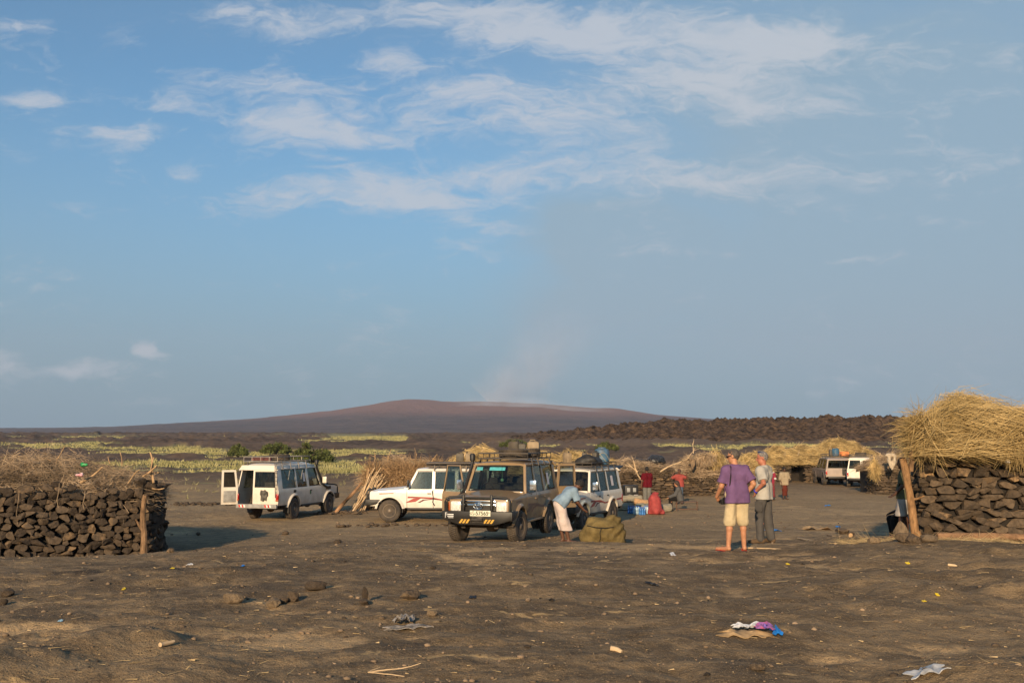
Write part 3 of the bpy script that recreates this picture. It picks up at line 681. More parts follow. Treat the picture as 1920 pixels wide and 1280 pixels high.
def clip_poly(P, a, b, c):      # keep a*x+b*y<=c
    out = []
    for i in range(len(P)):
        p, q = P[i], P[(i + 1) % len(P)]; dp = a * p[0] + b * p[1] - c; dq = a * q[0] + b * q[1] - c
        if dp <= 0: out.append(p)
        if (dp < 0) != (dq < 0) and abs(dp - dq) > 1e-12:
            t = dp / (dp - dq); out.append((p[0] + t * (q[0] - p[0]), p[1] + t * (q[1] - p[1])))
    return out
def stone_mesh(P, rng, depth=.16, name='stone'):
    """a rough block whose front outline is polygon P (x along the wall, z up); y points out of the wall"""
    Q = []
    for i in range(len(P)):
        p, q = P[i], P[(i + 1) % len(P)]; e = math.hypot(q[0] - p[0], q[1] - p[1])
        Q.append((p[0] * .975, p[1] * .975))
        if e > .10: f = rng.uniform(.35, .65); k = rng.uniform(.97, 1.06); Q.append(((p[0] + (q[0] - p[0]) * f) * k, (p[1] + (q[1] - p[1]) * f) * k))
    n = len(Q); tx, tz = rng.normal(0, .28), rng.normal(-.05, .28); d0 = rng.uniform(-.035, .035)
    V = []
    for x, z in Q: V.append((x * .86, -depth, z * .86))
    for x, z in Q: V.append((x, d0 - .035 + rng.uniform(-.015, .012), z))
    for x, z in Q:
        k = rng.uniform(.76, .93); V.append((x * k, d0 + .03 + tx * x + tz * z + rng.uniform(-.01, .014), z * k))
    V.append((0, d0 + .045 + rng.uniform(-.012, .015), 0))
    Fc = []
    for r in (0, 1):
        for i in range(n): j = (i + 1) % n; Fc.append((r * n + i, r * n + j, (r + 1) * n + j, (r + 1) * n + i))
    for i in range(n): Fc.append((2 * n + i, 2 * n + (i + 1) % n, 3 * n))
    return mesh_from(name, V, Fc)
class Path:
    def __init__(s, pts):
        s.p = [Vector((p[0], p[1])) for p in pts]; s.l = [0]
        for a, b in zip(s.p, s.p[1:]): s.l.append(s.l[-1] + (b - a).length)
        s.len = s.l[-1]; s.us = np.linspace(0, s.len, 80); q = [s.at(u)[0] for u in s.us]; s.zs = ground_z(np.array([p.x for p in q]), np.array([p.y for p in q]))
    def z(s, u): return float(np.interp(u, s.us, s.zs))
    def at(s, u):
        u = min(max(u, 0), s.len); i = 0
        while i < len(s.p) - 2 and u > s.l[i + 1]: i += 1
        a, b = s.p[i], s.p[i + 1]; t = (u - s.l[i]) / max(s.l[i + 1] - s.l[i], 1e-6)
        return a.lerp(b, t), (b - a).normalized()
def smooth_path(pts, it=2):
    for _ in range(it):
        o = [pts[0]]
        for a, b in zip(pts, pts[1:]):
            o.append((a[0] * .75 + b[0] * .25, a[1] * .75 + b[1] * .25)); o.append((a[0] * .25 + b[0] * .75, a[1] * .25 + b[1] * .75))
        o.append(pts[-1]); pts = o
    return pts
def voronoi_wall(parent, path, hfun, cw, ch, m, rng, u0=0, u1=None, limit=300):
    """fitted dry stone: one object for each stone"""
    u1 = path.len if u1 is None else u1; k = cw / ch; pts = []
    nv = int(round(max(hfun(u0), hfun(u1), hfun((u0 + u1) / 2)) / ch)) + 1
    for j in range(nv):
        v = (j + .5) * ch; u = u0 + rng.uniform(-.5, .5) * cw
        while u < u1:
            pts.append((u + rng.normal(0, .24) * cw, v + rng.normal(0, .34) * ch)); u += cw * rng.uniform(.5, 1.65)
    S = [(p[0], p[1] * k) for p in pts]; n = 0
    for i, s in enumerate(S):
        u, v = pts[i]
        if u < u0 or u > u1 or v > hfun(u) - .02 or v < -.05: continue
        near = sorted(range(len(S)), key=lambda q: (S[q][0] - s[0]) ** 2 + (S[q][1] - s[1]) ** 2)[1:16]
        P = [(s[0] - cw * 1.3, s[1] - cw * 1.3), (s[0] + cw * 1.3, s[1] - cw * 1.3), (s[0] + cw * 1.3, s[1] + cw * 1.3), (s[0] - cw * 1.3, s[1] + cw * 1.3)]
        for q in near:
            o = S[q]; a, b = o[0] - s[0], o[1] - s[1]; P = clip_poly(P, a, b, (o[0] ** 2 + o[1] ** 2 - s[0] ** 2 - s[1] ** 2) / 2)
            if len(P) < 3: break
        if len(P) < 3: continue
        P = [(p[0], p[1] / k) for p in P]; cx_ = sum(p[0] for p in P) / len(P); cz_ = sum(p[1] for p in P) / len(P)
        xs = [p[0] for p in P]; zs = [p[1] for p in P]; w, h = max(xs) - min(xs), max(zs) - min(zs)
        if w < .05 or h < .04: continue
        kx, kz = max(.7, 1 - .009 / w), max(.7, 1 - .009 / h)
        me = stone_mesh([((p[0] - cx_) * kx, (p[1] - cz_) * kz) for p in P], rng)
        c, t = path.at(cx_); base = path.z(cx_)
        obj('stone', me, m, parent, loc=(c.x, c.y, base + cz_), rot=(0, 0, math.atan2(t.y, t.x) + math.pi if False else math.atan2(-t.y, -t.x)))
        n += 1
        if n >= limit: break
    return n
STONE_SET = []
def course_wall(parent, path, h, m, rng, cw=.30, ch=.115, gaps=(), limit=300):
    """far walls of flat slabs laid in rough courses; blocks share a small set of meshes"""
    if not STONE_SET:
        r0 = np.random.default_rng(5)
        for q in range(12):
            a = [(-.5, -.42), (-.1, -.5), (.48, -.45), (.52, .1), (.35, .48), (-.2, .5), (-.5, .3)]
            STONE_SET.append(stone_mesh([(x * r0.uniform(.85, 1.12), z * r0.uniform(.8, 1.15)) for x, z in a], r0, .5))
    n = 0; v = ch * .4; hmax = max(h(0), h(path.len))
    while v < hmax:
        hh = ch * rng.uniform(.8, 1.25); u = rng.uniform(-.1, .1)
        while u < path.len:
            w = cw * rng.uniform(.6, 1.6); uc = u + w / 2
            if v < h(uc) and not any(a < uc < b and v < c for a, b, c in gaps) and n < limit:
                c, t = path.at(uc); me = STONE_SET[rng.integers(len(STONE_SET))]
                if not me.materials: me.materials.append(m)
                o = obj('stone', me, None, parent, loc=(c.x, c.y, path.z(uc) + v + rng.normal(0, .012)), rot=(0, rng.normal(0, .07), math.atan2(-t.y, -t.x)), scale=(w * .97, .30 * rng.uniform(.8, 1.5), hh * 1.0)); n += 1
            u += w
        v += hh * .96
    return n
def roof_mound(parent, name, C, z0, H, rng, mcore, mstr, nstr, ln, rd, over=.0, edge=.35, seedn=5, droop=.5, flat=True, bend=.25, lay=None, rough=.18, fray=0.10, hang=.12, thick=.25):
    """C: footprint corners front-left, front-right, back-right, back-left. A heap of thatch: core plus a coat of strands"""
    C = [Vector((c[0], c[1])) for c in C]; cen = sum(C, Vector((0, 0))) / 4; C = [cen + (c - cen) * (1 + over) for c in C]
    nu, nv = 40, 24; U, Vv = np.meshgrid(np.linspace(0, 1, nu), np.linspace(0, 1, nv), indexing='ij')
    X = (C[0].x * (1 - U) + C[1].x * U) * (1 - Vv) + (C[3].x * (1 - U) + C[2].x * U) * Vv
    Y = (C[0].y * (1 - U) + C[1].y * U) * (1 - Vv) + (C[3].y * (1 - U) + C[2].y * U) * Vv
    e = np.minimum(np.minimum(U, 1 - U) / edge, 1) ** .5 * np.minimum(np.minimum(Vv, 1 - Vv) / edge, 1) ** .5
    Hn = H(U, Vv) if callable(H) else H
    nz = fbm2(X * 1.3, Y * 1.3, 4, .55, seedn)
    Z = z0 + Hn * e * (1 + .35 * nz) + rough * nz * e
    P = np.stack([X, Y, Z], -1)
    b = MB(); b.sheet(P, thick)
    core = b.build(name + '_core' if False else 'thatch_core', mcore, parent, smooth=True)
    # surface frames
    du = np.gradient(P, axis=0); dv = np.gradient(P, axis=1); Nn = np.cross(du, dv); Nn /= np.maximum(np.linalg.norm(Nn, axis=2, keepdims=True), 1e-9)
    Nn[Nn[..., 2] < 0] *= -1
    area = np.linalg.norm(np.cross(du, dv), axis=2); front = 1 + 2.2 * (Vv < .35)
    w = (area * front).ravel(); w /= w.sum(); ii = rng.choice(len(w), nstr, p=w)
    Pf = P.reshape(-1, 3)[ii]; Nf = Nn.reshape(-1, 3)[ii]
    step = np.sqrt(np.median(area)); Pf = Pf + rng.normal(0, step * .6, Pf.shape) + Nf * rng.uniform(-.05, fray, (nstr, 1))
    rt = rng.normal(size=(nstr, 3)); rt -= (rt * Nf).sum(1, keepdims=True) * Nf; rt /= np.linalg.norm(rt, axis=1, keepdims=True)
    down = np.array([0, 0, -1.0]) - Nf * (-Nf[:, 2:3]); D = rt
    if lay is not None:                       # straw laid in swathes: direction field varies slowly over the roof
        a = lay + 1.5 * fbm2(Pf[:, 0] * .55, Pf[:, 1] * .55 + Pf[:, 2] * .7, 3, .5, seedn + 3)
        t1 = np.stack([np.cos(a), 0 * a, 0.55 * np.sin(a)], 1); t1 -= (t1 * Nf).sum(1, keepdims=True) * Nf; t1 /= np.maximum(np.linalg.norm(t1, axis=1, keepdims=True), 1e-6)
        D = t1 * 1.3 + rt * .75
    D = D + droop * down + Nf * rng.uniform(-.02, .45, (nstr, 1)) * rng.uniform(0, 1, (nstr, 1))
    D = D / np.linalg.norm(D, axis=1, keepdims=True); Ln = ln * rng.uniform(.5, 1.5, nstr)
    tipz = np.minimum(Pf[:, 2] + D[:, 2] * Ln * .6, Pf[:, 2] - D[:, 2] * Ln * .4) - .12 * Ln; lowb = tipz < z0 - hang * rng.uniform(.2, 1.6, nstr); D[lowb, 2] *= .12; Pf[lowb, 2] = np.maximum(Pf[lowb, 2], z0 - hang * .7); me = strands('thatch', Pf - D / np.linalg.norm(D, axis=1, keepdims=True) * Ln[:, None] * .4, D, Ln, rd * rng.uniform(.6, 1.4, nstr), 3, .12, bend, flat, rng)
    o = obj('thatch', me, mstr, parent); o['kind'] = 'stuff'
    return core
def crooked(b, p, d, L, r, rng, n=7, wob=.08, taper=.55, k=7):
    p = Vector(p); d = Vector(d).normalized(); pts = [p.copy()]; rr = [r]
    for i in range(n):
        d = (d + Vector(rng.normal(0, wob, 3))).normalized(); p = p + d * (L / n); pts.append(p.copy()); rr.append(r * (1 - (1 - taper) * (i + 1) / n) * rng.uniform(.92, 1.1))
    b.tube(pts, rr, k); return pts, d
def branchy(b, p, d, L, r, rng, lev=2, n=6, wob=.12, kids=3, k=6):
    pts, dd = crooked(b, p, d, L, r, rng, n, wob, .45, k)
    if lev > 0:
        for q in range(kids):
            i = rng.integers(n // 3, n); dr = (pts[i] - pts[i - 1]).normalized() + Vector(rng.normal(0, .55, 3)); branchy(b, pts[i], dr, L * rng.uniform(.4, .7), r * .6, rng, lev - 1, n, wob, kids, max(4, k - 1))

# ---- the near hut on the left
rng = np.random.default_rng(21)
hutL = empty('stone_hut', (-10.6, 24.5, gz(-10.6, 24.5)), 0, 'dark stone hut with flat grey brushwood roof, nearest on the left', 'hut', 'stone huts')
Minv = Matrix.Translation(hutL.location).inverted()
def adopt(parent, n0):
    """objects built in world coordinates since index n0 keep their place under their root's origin"""
    pass
def hut_root(x, y, label):
    return empty('stone_hut', (0, 0, 0), 0, label, 'hut', 'stone huts of the camp')
bpy.data.objects.remove(hutL)
hutL = hut_root(0, 0, 'low dark stone hut with flat grey brushwood roof, the nearest on the left')
pl = smooth_path([(-14.6, 21.3), (-12.0, 22.2), (-9.3, 23.55), (-8.55, 23.95), (-8.62, 24.9), (-9.75, 28.2)], 2); pathL = Path(pl)
hL = lambda u: 1.50 + .03 * u + .05 * math.sin(u * 3.1) + (.05 if u > 6.3 else 0) - max(0, u - 7.3) * .05
core = MB()
inn = [(p[0] - .10, p[1] + .16) for p in pl[:-6]] + [(p[0] - .20, p[1]) for p in pl[-6:]] + [(-10, 28.2), (-14.6, 27.0)]
core.prism([(p[0], p[1]) for p in inn], -.3, 1.55, 'z')
wallL = core.build('wall', M_CORE, hutL)
nL = voronoi_wall(wallL, pathL, hL, .225, .150, M_STONE, rng, u0=2.1, u1=8.7)
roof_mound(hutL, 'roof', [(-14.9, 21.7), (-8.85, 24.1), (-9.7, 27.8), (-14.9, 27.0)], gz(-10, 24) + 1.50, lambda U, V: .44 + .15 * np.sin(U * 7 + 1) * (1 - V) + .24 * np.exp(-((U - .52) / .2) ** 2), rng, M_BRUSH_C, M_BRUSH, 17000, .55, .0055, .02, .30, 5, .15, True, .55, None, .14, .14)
b = MB(); pts, d = crooked(b, (-8.60, 23.62, gz(-8.5, 23.8) - .1), (.0, 0, 1), 1.55, .085, rng, 9, .05, .6, 9); crooked(b, pts[4], (-.55, -.1, .6), .35, .045, rng, 4, .1, .4); 
b.build('corner_post', M_WOOD_D, hutL, smooth=True)
for (px, py, dd, L, r, dx, dz) in ((288, 905, 24.0, .9, .045, -.12, 1), (283, 893, 24.0, .55, .028, -.05, 1), (105, 868, 24.4, .55, .02, .02, 1), (228, 873, 24.6, .40, .022, .15, 1), (206, 869, 24.8, .22, .02, 0, 1), (268, 893, 23.9, .5, .04, .7, .5), (300, 886, 24.2, .22, .03, -1, .1), (240, 906, 23.75, .55, .022, .6, .9), (82, 858, 24.8, .55, .018, 1, -.35), (150, 905, 23.0, .7, .05, .9, .25), (285, 915, 23.95, .35, .03, 1, -.3)):
    b = MB(); crooked(b, at(px, py, dd), (dx, rng.normal(0, .1), dz), L * .85, r * .68, rng, 5, .12, .6); b.build('roof_pole', M_WOOD, hutL, smooth=True)
for (px, py, dd, L) in ((40, 918, 22.7, .75), (163, 918, 23.2, .45), (115, 905, 23.0, .55)):
    b = MB(); p = at(px, py, dd) + Vector((0, -.10, 0)); b.tube([p, p + Vector((.01, -.03, -L * .3)), p + Vector((-.03, -.02, -L * .7)), p + Vector((.0, 0, -L))], .006, 5); b.build('hanging_rope', M_BRUSH, hutL)
# ---- the near hut on the right
rng = np.random.default_rng(33)
hutR = hut_root(0, 0, 'tall stone hut under a thick shaggy straw roof, at the right edge')
yR = 20.6; pr = smooth_path([(10.0, 24.6), (8.75, 21.7), (8.45, 20.75), (9.2, 20.45), (13.6, 20.2)], 2); pathR = Path(pr)
core = MB(); inn = [(p[0] + .16, p[1] + .12) for p in pr] + [(13.6, 24.6)]; core.prism(inn, .4, gz(9.5, 20.5) + 1.74, 'z')
wallR = core.build('wall', M_CORE, hutR)
voronoi_wall(wallR, pathR, lambda u: 1.78 + .05 * math.sin(2.3 * u), .275, .15, M_STONE2, rng, u0=.6, u1=7.4)
zR = gz(9.5, 20.5) + 1.78
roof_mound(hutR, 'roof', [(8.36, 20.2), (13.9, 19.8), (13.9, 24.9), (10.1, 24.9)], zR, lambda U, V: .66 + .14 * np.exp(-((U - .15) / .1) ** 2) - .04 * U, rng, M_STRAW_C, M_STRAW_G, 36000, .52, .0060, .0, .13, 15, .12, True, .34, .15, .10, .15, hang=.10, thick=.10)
# shaggy swag hanging at the left end and over the doorway
for nm, cx_, cy_, cz_, sx, sy, sz, n, sg in (('thatch_swag', 8.42, 20.55, zR + .42, .20, .4, .30, 3600, .35), ('thatch_swag', 10.15, 20.05, zR + .22, .22, .08, .10, 1100, 1.0)):
    Pq = np.array([cx_, cy_, cz_]) + rng.normal(0, 1, (n, 3)) * np.array([sx, sy, sz]) * .55
    Dq = rng.normal(0, .65, (n, 3)) + np.array([-.2, -.35, -sg]); Lq = .42 * rng.uniform(.4, 1.4, n)
    o = obj(nm, strands(nm, Pq, Dq, Lq, .006 * rng.uniform(.6, 1.4, n), 3, .1, .3, True, rng), M_STRAW_G, hutR); o['kind'] = 'stuff'
b = MB(); q = Vector((8.12, 20.3, gz(8.12, 20.3) - .08)); pts, d = crooked(b, q, (-.05, 0, 1), 1.7, .088, rng, 10, .04, .75, 10)
for s_ in (-1, 1): b.tube([q + Vector((s_ * .02, 0, .22)), q + Vector((s_ * .10, -.05 * s_, .06)), q + Vector((s_ * .15, -.08, -.03))], [.07, .05, .03], 7)
crooked(b, pts[5], (.6, -.25, .25), .28, .03, rng, 4, .1, .4); b.build('door_post', mat('bark_post', (0.33, 0.185, 0.085), .85, var=.4, scale=5, bump=.02, bscale=14, stretch=(3, 3, 1), spec=.2), hutR, smooth=True)
b = MB(); crooked(b, (8.15, 20.5, zR - .4), (.05, -.1, 1), .9, .05, rng, 5, .05, .8); b.build('roof_pole', M_WOOD_D, hutR, smooth=True)

# ---- the row of huts at the back of the camp
def far_hut(label, px0, px1, d, depth, wh, roof, H, seed, stones=True, skew=0.0, nstr=5000, door=None, over=.03, mst=None, d1=None, lay=0.2):
    rng = np.random.default_rng(seed); d1 = d1 or d
    root = hut_root(0, 0, label)
    A = Vector(((px0 - 960) / F * d, d)); Bp = Vector(((px1 - 960) / F * d1, d1)); t = (Bp - A).normalized(); nb = Vector((-t.y, t.x))
    C_ = Bp + nb * depth; D_ = A + nb * depth
    zb = min(gz(A.x, A.y), gz(Bp.x, Bp.y))
    c = MB(); ins = lambda p, q: (p.x + q.x, p.y + q.y)
    A2, B2, C2, D2 = A + (t + nb) * .12, Bp + (-t + nb) * .12, C_ - (t + nb) * .12, D_ + (t - nb) * .12
    if door:
        u0, u1, dh = door; a = A2 + t * u0; e = A2 + t * u1
        c.prism([(A2.x, A2.y), (a.x, a.y), ((a + nb * 1.5).x, (a + nb * 1.5).y), ((D2 + t * u0).x, (D2 + t * u0).y), (D2.x, D2.y)], zb - .3, zb + wh, 'z')
        c.prism([(e.x, e.y), (B2.x, B2.y), (C2.x, C2.y), ((D2 + t * u1).x, (D2 + t * u1).y)], zb - .3, zb + wh, 'z')
        c.prism([((a + nb * 1.6).x, (a + nb * 1.6).y), ((e + nb * 1.6).x, (e + nb * 1.6).y), ((D2 + t * u1).x, (D2 + t * u1).y), ((D2 + t * u0).x, (D2 + t * u0).y)], zb - .3, zb + wh, 'z')
    else: c.prism([(p.x, p.y) for p in (A2, B2, C2, D2)], zb - .3, zb + wh, 'z')
    w = c.build('wall', M_CORE, root)
    if stones:
        pts = smooth_path([(D_.x * .5 + A.x * .5, D_.y * .5 + A.y * .5), (A.x, A.y), ((A + t * .4).x, (A + t * .4).y), ((Bp - t * .3).x, (Bp - t * .3).y), (Bp.x, Bp.y), (C_.x * .6 + Bp.x * .4, C_.y * .6 + Bp.y * .4)], 1)
        P_ = Path(pts); L0 = (Vector(pts[0]) - A).length
        course_wall(w, P_, lambda u: wh - .02 + .06 * math.sin(u * 1.7), mst or M_STONE2, rng, gaps=[(L0 + door[0], L0 + door[1], door[2])] if door else ())
    if roof:
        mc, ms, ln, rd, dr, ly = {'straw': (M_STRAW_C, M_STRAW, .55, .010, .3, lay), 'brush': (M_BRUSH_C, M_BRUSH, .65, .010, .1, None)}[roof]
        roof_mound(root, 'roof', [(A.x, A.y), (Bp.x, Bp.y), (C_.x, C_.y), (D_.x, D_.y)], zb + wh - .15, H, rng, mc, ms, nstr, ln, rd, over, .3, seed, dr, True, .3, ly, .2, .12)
    return root, A, Bp, zb
h4, *_ = far_hut('long low hut with tawny straw roof behind the tan car', 838, 1062, 52, 3.5, 1.5, 'straw', lambda U, V: .85 + .18 * np.sin(U * 9), 42, nstr=9000)
h4b, *_ = far_hut('round straw hut behind the roof rack of the tan car', 1030, 1165, 58, 4, 1.4, 'straw', lambda U, V: .62 + .2 * np.exp(-((U - .3) / .2) ** 2), 43, nstr=7000)
h5, A5, B5, z5 = far_hut('slab stone hut with torn black plastic on its roof', 1150, 1262, 50, 3.2, 1.55, 'brush', lambda U, V: .35 + .1 * np.sin(U * 6), 44, nstr=3500)
h6, A6, B6, z6 = far_hut('low slab stone hut with brushwood roof, centre of the back row', 1264, 1402, 55, 3.2, 1.25, 'brush', lambda U, V: .55 + .2 * np.sin(U * 8), 45, nstr=6000)
h6b, *_ = far_hut('straw roofed hut just behind the two standing men', 1395, 1440, 60, 3.5, 1.3, 'straw', .95, 46, nstr=3000)
h7, A7, B7, z7 = far_hut('stone hut with straw roof and a black doorway', 1432, 1552, 72, 4, 1.55, 'straw', lambda U, V: .95 + .12 * np.sin(U * 11), 47, nstr=8000, door=(1.75, 2.75, 1.3))
h8, *_ = far_hut('straw roofed stone hut behind the silver car', 1528, 1640, 82, 4, 1.7, 'straw', lambda U, V: 0.85 + .35 * np.exp(-((U - .4) / .2) ** 2), 48, nstr=6000)
h9, A9, B9, z9 = far_hut('small stone hut with ragged brush roof beside the white car with double doors', 1636, 1722, 56, 3, 1.55, 'brush', lambda U, V: .45 + .25 * U, 49, nstr=5000)
# brushwood hut with a bundle of long sticks at its corner
rng = np.random.default_rng(50)
h3, A3, B3, z3 = far_hut('twig hut with a black hole and a bundle of sticks at its corner', 690, 838, 43.5, 3.4, 1.4, 'brush', lambda U, V: .75 + .15 * np.sin(U * 7), 51, stones=False, nstr=7000, door=(.15, 1.0, 1.5))
n = 9000; Uq = rng.uniform(0, 1, n); Pq = np.stack([A3.x + (B3.x - A3.x) * Uq + rng.normal(0, .05, n), 43.42 + rng.normal(0, .12, n), z3 + rng.uniform(0, 1.75, n)], 1)
u_ = (Pq[:, 0] - A3.x); keep = ~((u_ > .35) & (u_ < 1.0) & (Pq[:, 2] - z3 > .75) & (Pq[:, 2] - z3 < 1.55)); Pq = Pq[keep]; n = len(Pq)
Dq = rng.normal(0, 1, (n, 3)) * np.array([.6, .25, .7]) + np.array([0, -.1, .35])
o = obj('twig_wall', strands('twig_wall', Pq, Dq, .5 * rng.uniform(.4, 1.5, n), .016 * rng.uniform(.5, 1.4, n), 3, 0, .35, False, rng), M_WOOD, h3); o['kind'] = 'stuff'
for k in range(40):
    x0 = A3.x - .30 + rng.uniform(0, .60); b = MB(); top = Vector((A3.x + .25 + rng.uniform(-.15, .6), 43.1 + rng.normal(0, .1), z3 + rng.uniform(1.1, 1.85))); bot = Vector((x0 - .25, 42.5 + rng.uniform(-.25, .25), gz(x0, 42.5) - .02))
    crooked(b, bot, top - bot, (top - bot).length, rng.uniform(.018, .034), rng, 4, .03, .7, 5); b.build('stick', M_STICK if k % 3 else M_WOOD, h3, smooth=True)
for k in range(14):
    b = MB(); p = Vector((A3.x + rng.uniform(.2, 3.2), 43.3 + rng.uniform(-.2, .6), z3 + rng.uniform(1.5, 2.2))); branchy(b, p, Vector((rng.normal(0, .8), rng.normal(0, .3), rng.uniform(.1, .7))), rng.uniform(.3, .75), rng.uniform(.015, .032), rng, 1, 5, .12, 2, 5); b.build('roof_branch', M_WOOD, h3, smooth=True)
# poles and branches that stick out of the far roofs
for (root, lst) in ((h4, [(1000, 842, 53), (900, 846, 52.5), (870, 848, 52.5), (960, 848, 52.5)]), (h6, [(1300, 842, 55.5), (1290, 850, 55)]), (h7, [(1470, 848, 72), (1495, 846, 72)]), (h8, [(1616, 840, 82), (1560, 845, 82), (1600, 846, 82)]), (h9, [(1650, 852, 57), (1668, 850, 57), (1680, 852, 57), (1660, 856, 57)])):
    for (px, py, dd) in lst:
        b = MB(); branchy(b, at(px, py + 8, dd), Vector((rng.normal(0, .4), 0, 1)), rng.uniform(.35, .7), .022, rng, 1, 5, .12, 2, 5); b.build('roof_branch', M_STICK, root, smooth=True)
# leafless logs lying on the left of the camp: the long pole that leans between the white vans
b = MB(); p0 = on_ground(628, 962); p1 = at(674, 905, 41.5); crooked(b, p0, p1 - p0, (p1 - p0).length * 1.05, .075, rng, 7, .03, .75, 8)
tag(b.build('leaning_log', mat('charred_log', (0.33, 0.19, 0.10), .85, var=.6, scale=1.6, bump=.02, spec=.2), None, smooth=True), 'long charred log leaning against the bundle of sticks', 'log')

# ------------------------------------------------------------------ branch heaps in front of the back row
def heap(px, py, w, h, seed, n, label):
    rng = np.random.default_rng(seed); c = on_ground(px, py); sc_ = c.y / F; root = empty('branch_heap', c, 0, label, 'firewood')
    for k in range(n):
        b = MB(); x = rng.uniform(-.5, .5) * w * sc_; z = abs(rng.normal(0, .25)) * h * sc_ * (1 - abs(x / (w * sc_)))
        branchy(b, Vector((x, rng.uniform(-.4, .4), z + .04)), Vector((rng.normal(0, 1), rng.normal(0, .35), rng.uniform(-.05, .45))), rng.uniform(.5, 1.1), rng.uniform(.018, .036), rng, 1, 5, .14, 2, 5)
        b.build('branch', M_STICK if rng.random() < .7 else M_WOOD, root, smooth=True)
    return root
hp1 = heap(1243, 912, 70, 40, 61, 16, 'pale bleached branches heaped behind the person in the maroon shirt')
hp2 = heap(1330, 908, 62, 22, 62, 20, 'heap of pale branches left of the man in the purple shirt')
for (px, py, dd, L, dx, dz, r) in ((1238, 884, 48.5, 1.6, .75, .62, .035), (1208, 906, 48, 1.2, -.55, .7, .04), (1196, 884, 48, .7, -.6, .5, .03)):
    b = MB(); p = at(px, py, dd); branchy(b, p - hp1.location, Vector((dx, .05, dz)), L, r, rng, 1, 7, .07, 2, 6); b.build('branch', M_STICK, hp1, smooth=True)

# ------------------------------------------------------------------ acacia bushes beyond the camp, tufts of grass on the far plain
M_LEAF = mat('acacia_leaf', (0.105, 0.125, 0.036), .7, var=.5, scale=.9, detail=6, spec=.2)
M_BARK = mat('acacia_bark', (0.10, 0.07, 0.045), .9)
def acacia(px, py, d, w, h, seed, label, n=5200):
    rng = np.random.default_rng(seed); x = (px - 960) / F * d; z = gz(x, d); s_ = d / F; w, h = w * s_, h * s_
    root = empty('acacia_tree', (x, d, z), 0, label, 'tree', 'acacia trees beyond the camp')
    b = MB(); ends = []
    for k in range(4):
        pts, dr = crooked(b, (0, 0, 0), (rng.normal(0, .5), rng.normal(0, .5), 1), h * .62, .12, rng, 5, .15, .5, 7)
        for q in range(4):
            p2, _ = crooked(b, pts[3], (rng.normal(0, 1), rng.normal(0, 1), .55), w * .36, .05, rng, 4, .15, .4, 5); ends += p2[1:]
    b.build('trunk', M_BARK, root, smooth=True)
    cl_ = []
    for k in range(46):
        a = rng.uniform(0, 2 * math.pi); rr_ = math.sqrt(rng.uniform(0, 1)) * w * .5; zz = h * (.20 + .72 * (1 - (rr_ / (w * .5)) ** 2) * rng.uniform(.3, 1.05)); cl_.append((rr_ * math.cos(a), rr_ * math.sin(a) * .8, zz))
    cl_ = np.array(cl_); ii = rng.integers(0, len(cl_), n); sz = rng.uniform(.5, 1.2, len(cl_))[ii][:, None]
    P = cl_[ii] + rng.normal(0, 1, (n, 3)) * np.array([w * .055, w * .055, h * .055]) * sz
    D = rng.normal(0, 1, (n, 3)) + np.array([0, 0, .4]); o = obj('crown', strands('crown', P, D, .30 * rng.uniform(.5, 1.3, n), .07 * rng.uniform(.5, 1.3, n), 2, 0, .2, True, rng), M_LEAF, root)
    return root
acacia(588, 866, 118, 76, 38, 71, 'large dark green acacia right behind the long van', 7000)
acacia(520, 858, 150, 54, 26, 72, 'middle of the three acacias behind the long van')
acacia(450, 862, 132, 34, 26, 73, 'small acacia left of the roof rack of the long van', 3000)
acacia(966, 840, 190, 56, 19, 74, 'flat acacia bush above the spare tyre of the tan car', 4000)
acacia(1138, 846, 160, 42, 22, 75, 'round acacia bush behind the blue barrel', 3500)
rng = np.random.default_rng(81); n = 150000
dd = 78 * np.exp(rng.uniform(0, 1, n) * math.log(420 / 78)); aa = rng.uniform(R(-34), R(34), n); X = dd * np.sin(aa); Y = dd * np.cos(aa); g = grass_mask(X, Y)
k_ = g * (0.55 + .9 * fbm2(X / 5, Y / 6, 3, .6, 99)) > rng.uniform(.2, 1.0, n); X, Y, dd = X[k_][:26000], Y[k_][:26000], dd[k_][:26000]; Z = ground_z(X, Y)
Xs = rng.uniform(-22, 2, 420); Ys = rng.uniform(50, 92, 420); ks = fbm2(Xs / 6, Ys / 6, 3, .6, 98) + Ys / 220 > .28; Xs, Ys = Xs[ks] * Ys[ks] / 50, Ys[ks]; X, Y, dd = np.concatenate([Xs, X]), np.concatenate([Ys, Y]), np.concatenate([np.full(len(Xs), -72.0), dd]); Z = ground_z(X, Y)
rep = 5; P = np.repeat(np.stack([X, Y, Z], 1), rep, 0); n = len(P); dr = np.repeat(dd, rep); P[:, :2] += rng.normal(0, .16, (n, 2)) * (1 + dr / 200)[:, None]
D = rng.normal(0, .5, (n, 3)) + np.array([0, 0, 1.0]); M_GRASS = mat('dry_grass', (0.40, 0.36, 0.17), .8, var=.35, scale=.12, spec=.15, col2=(0.24, 0.23, 0.10))
tag(obj('grass', strands('grass', P, D, .30 * rng.uniform(.4, 1.3, n), .040 * (1 + dr / 120) * rng.uniform(.5, 1.2, n), 1, 0, 0, True, rng), M_GRASS), 'yellow green grass in bands across the lava plain', 'grass', None, 'stuff')
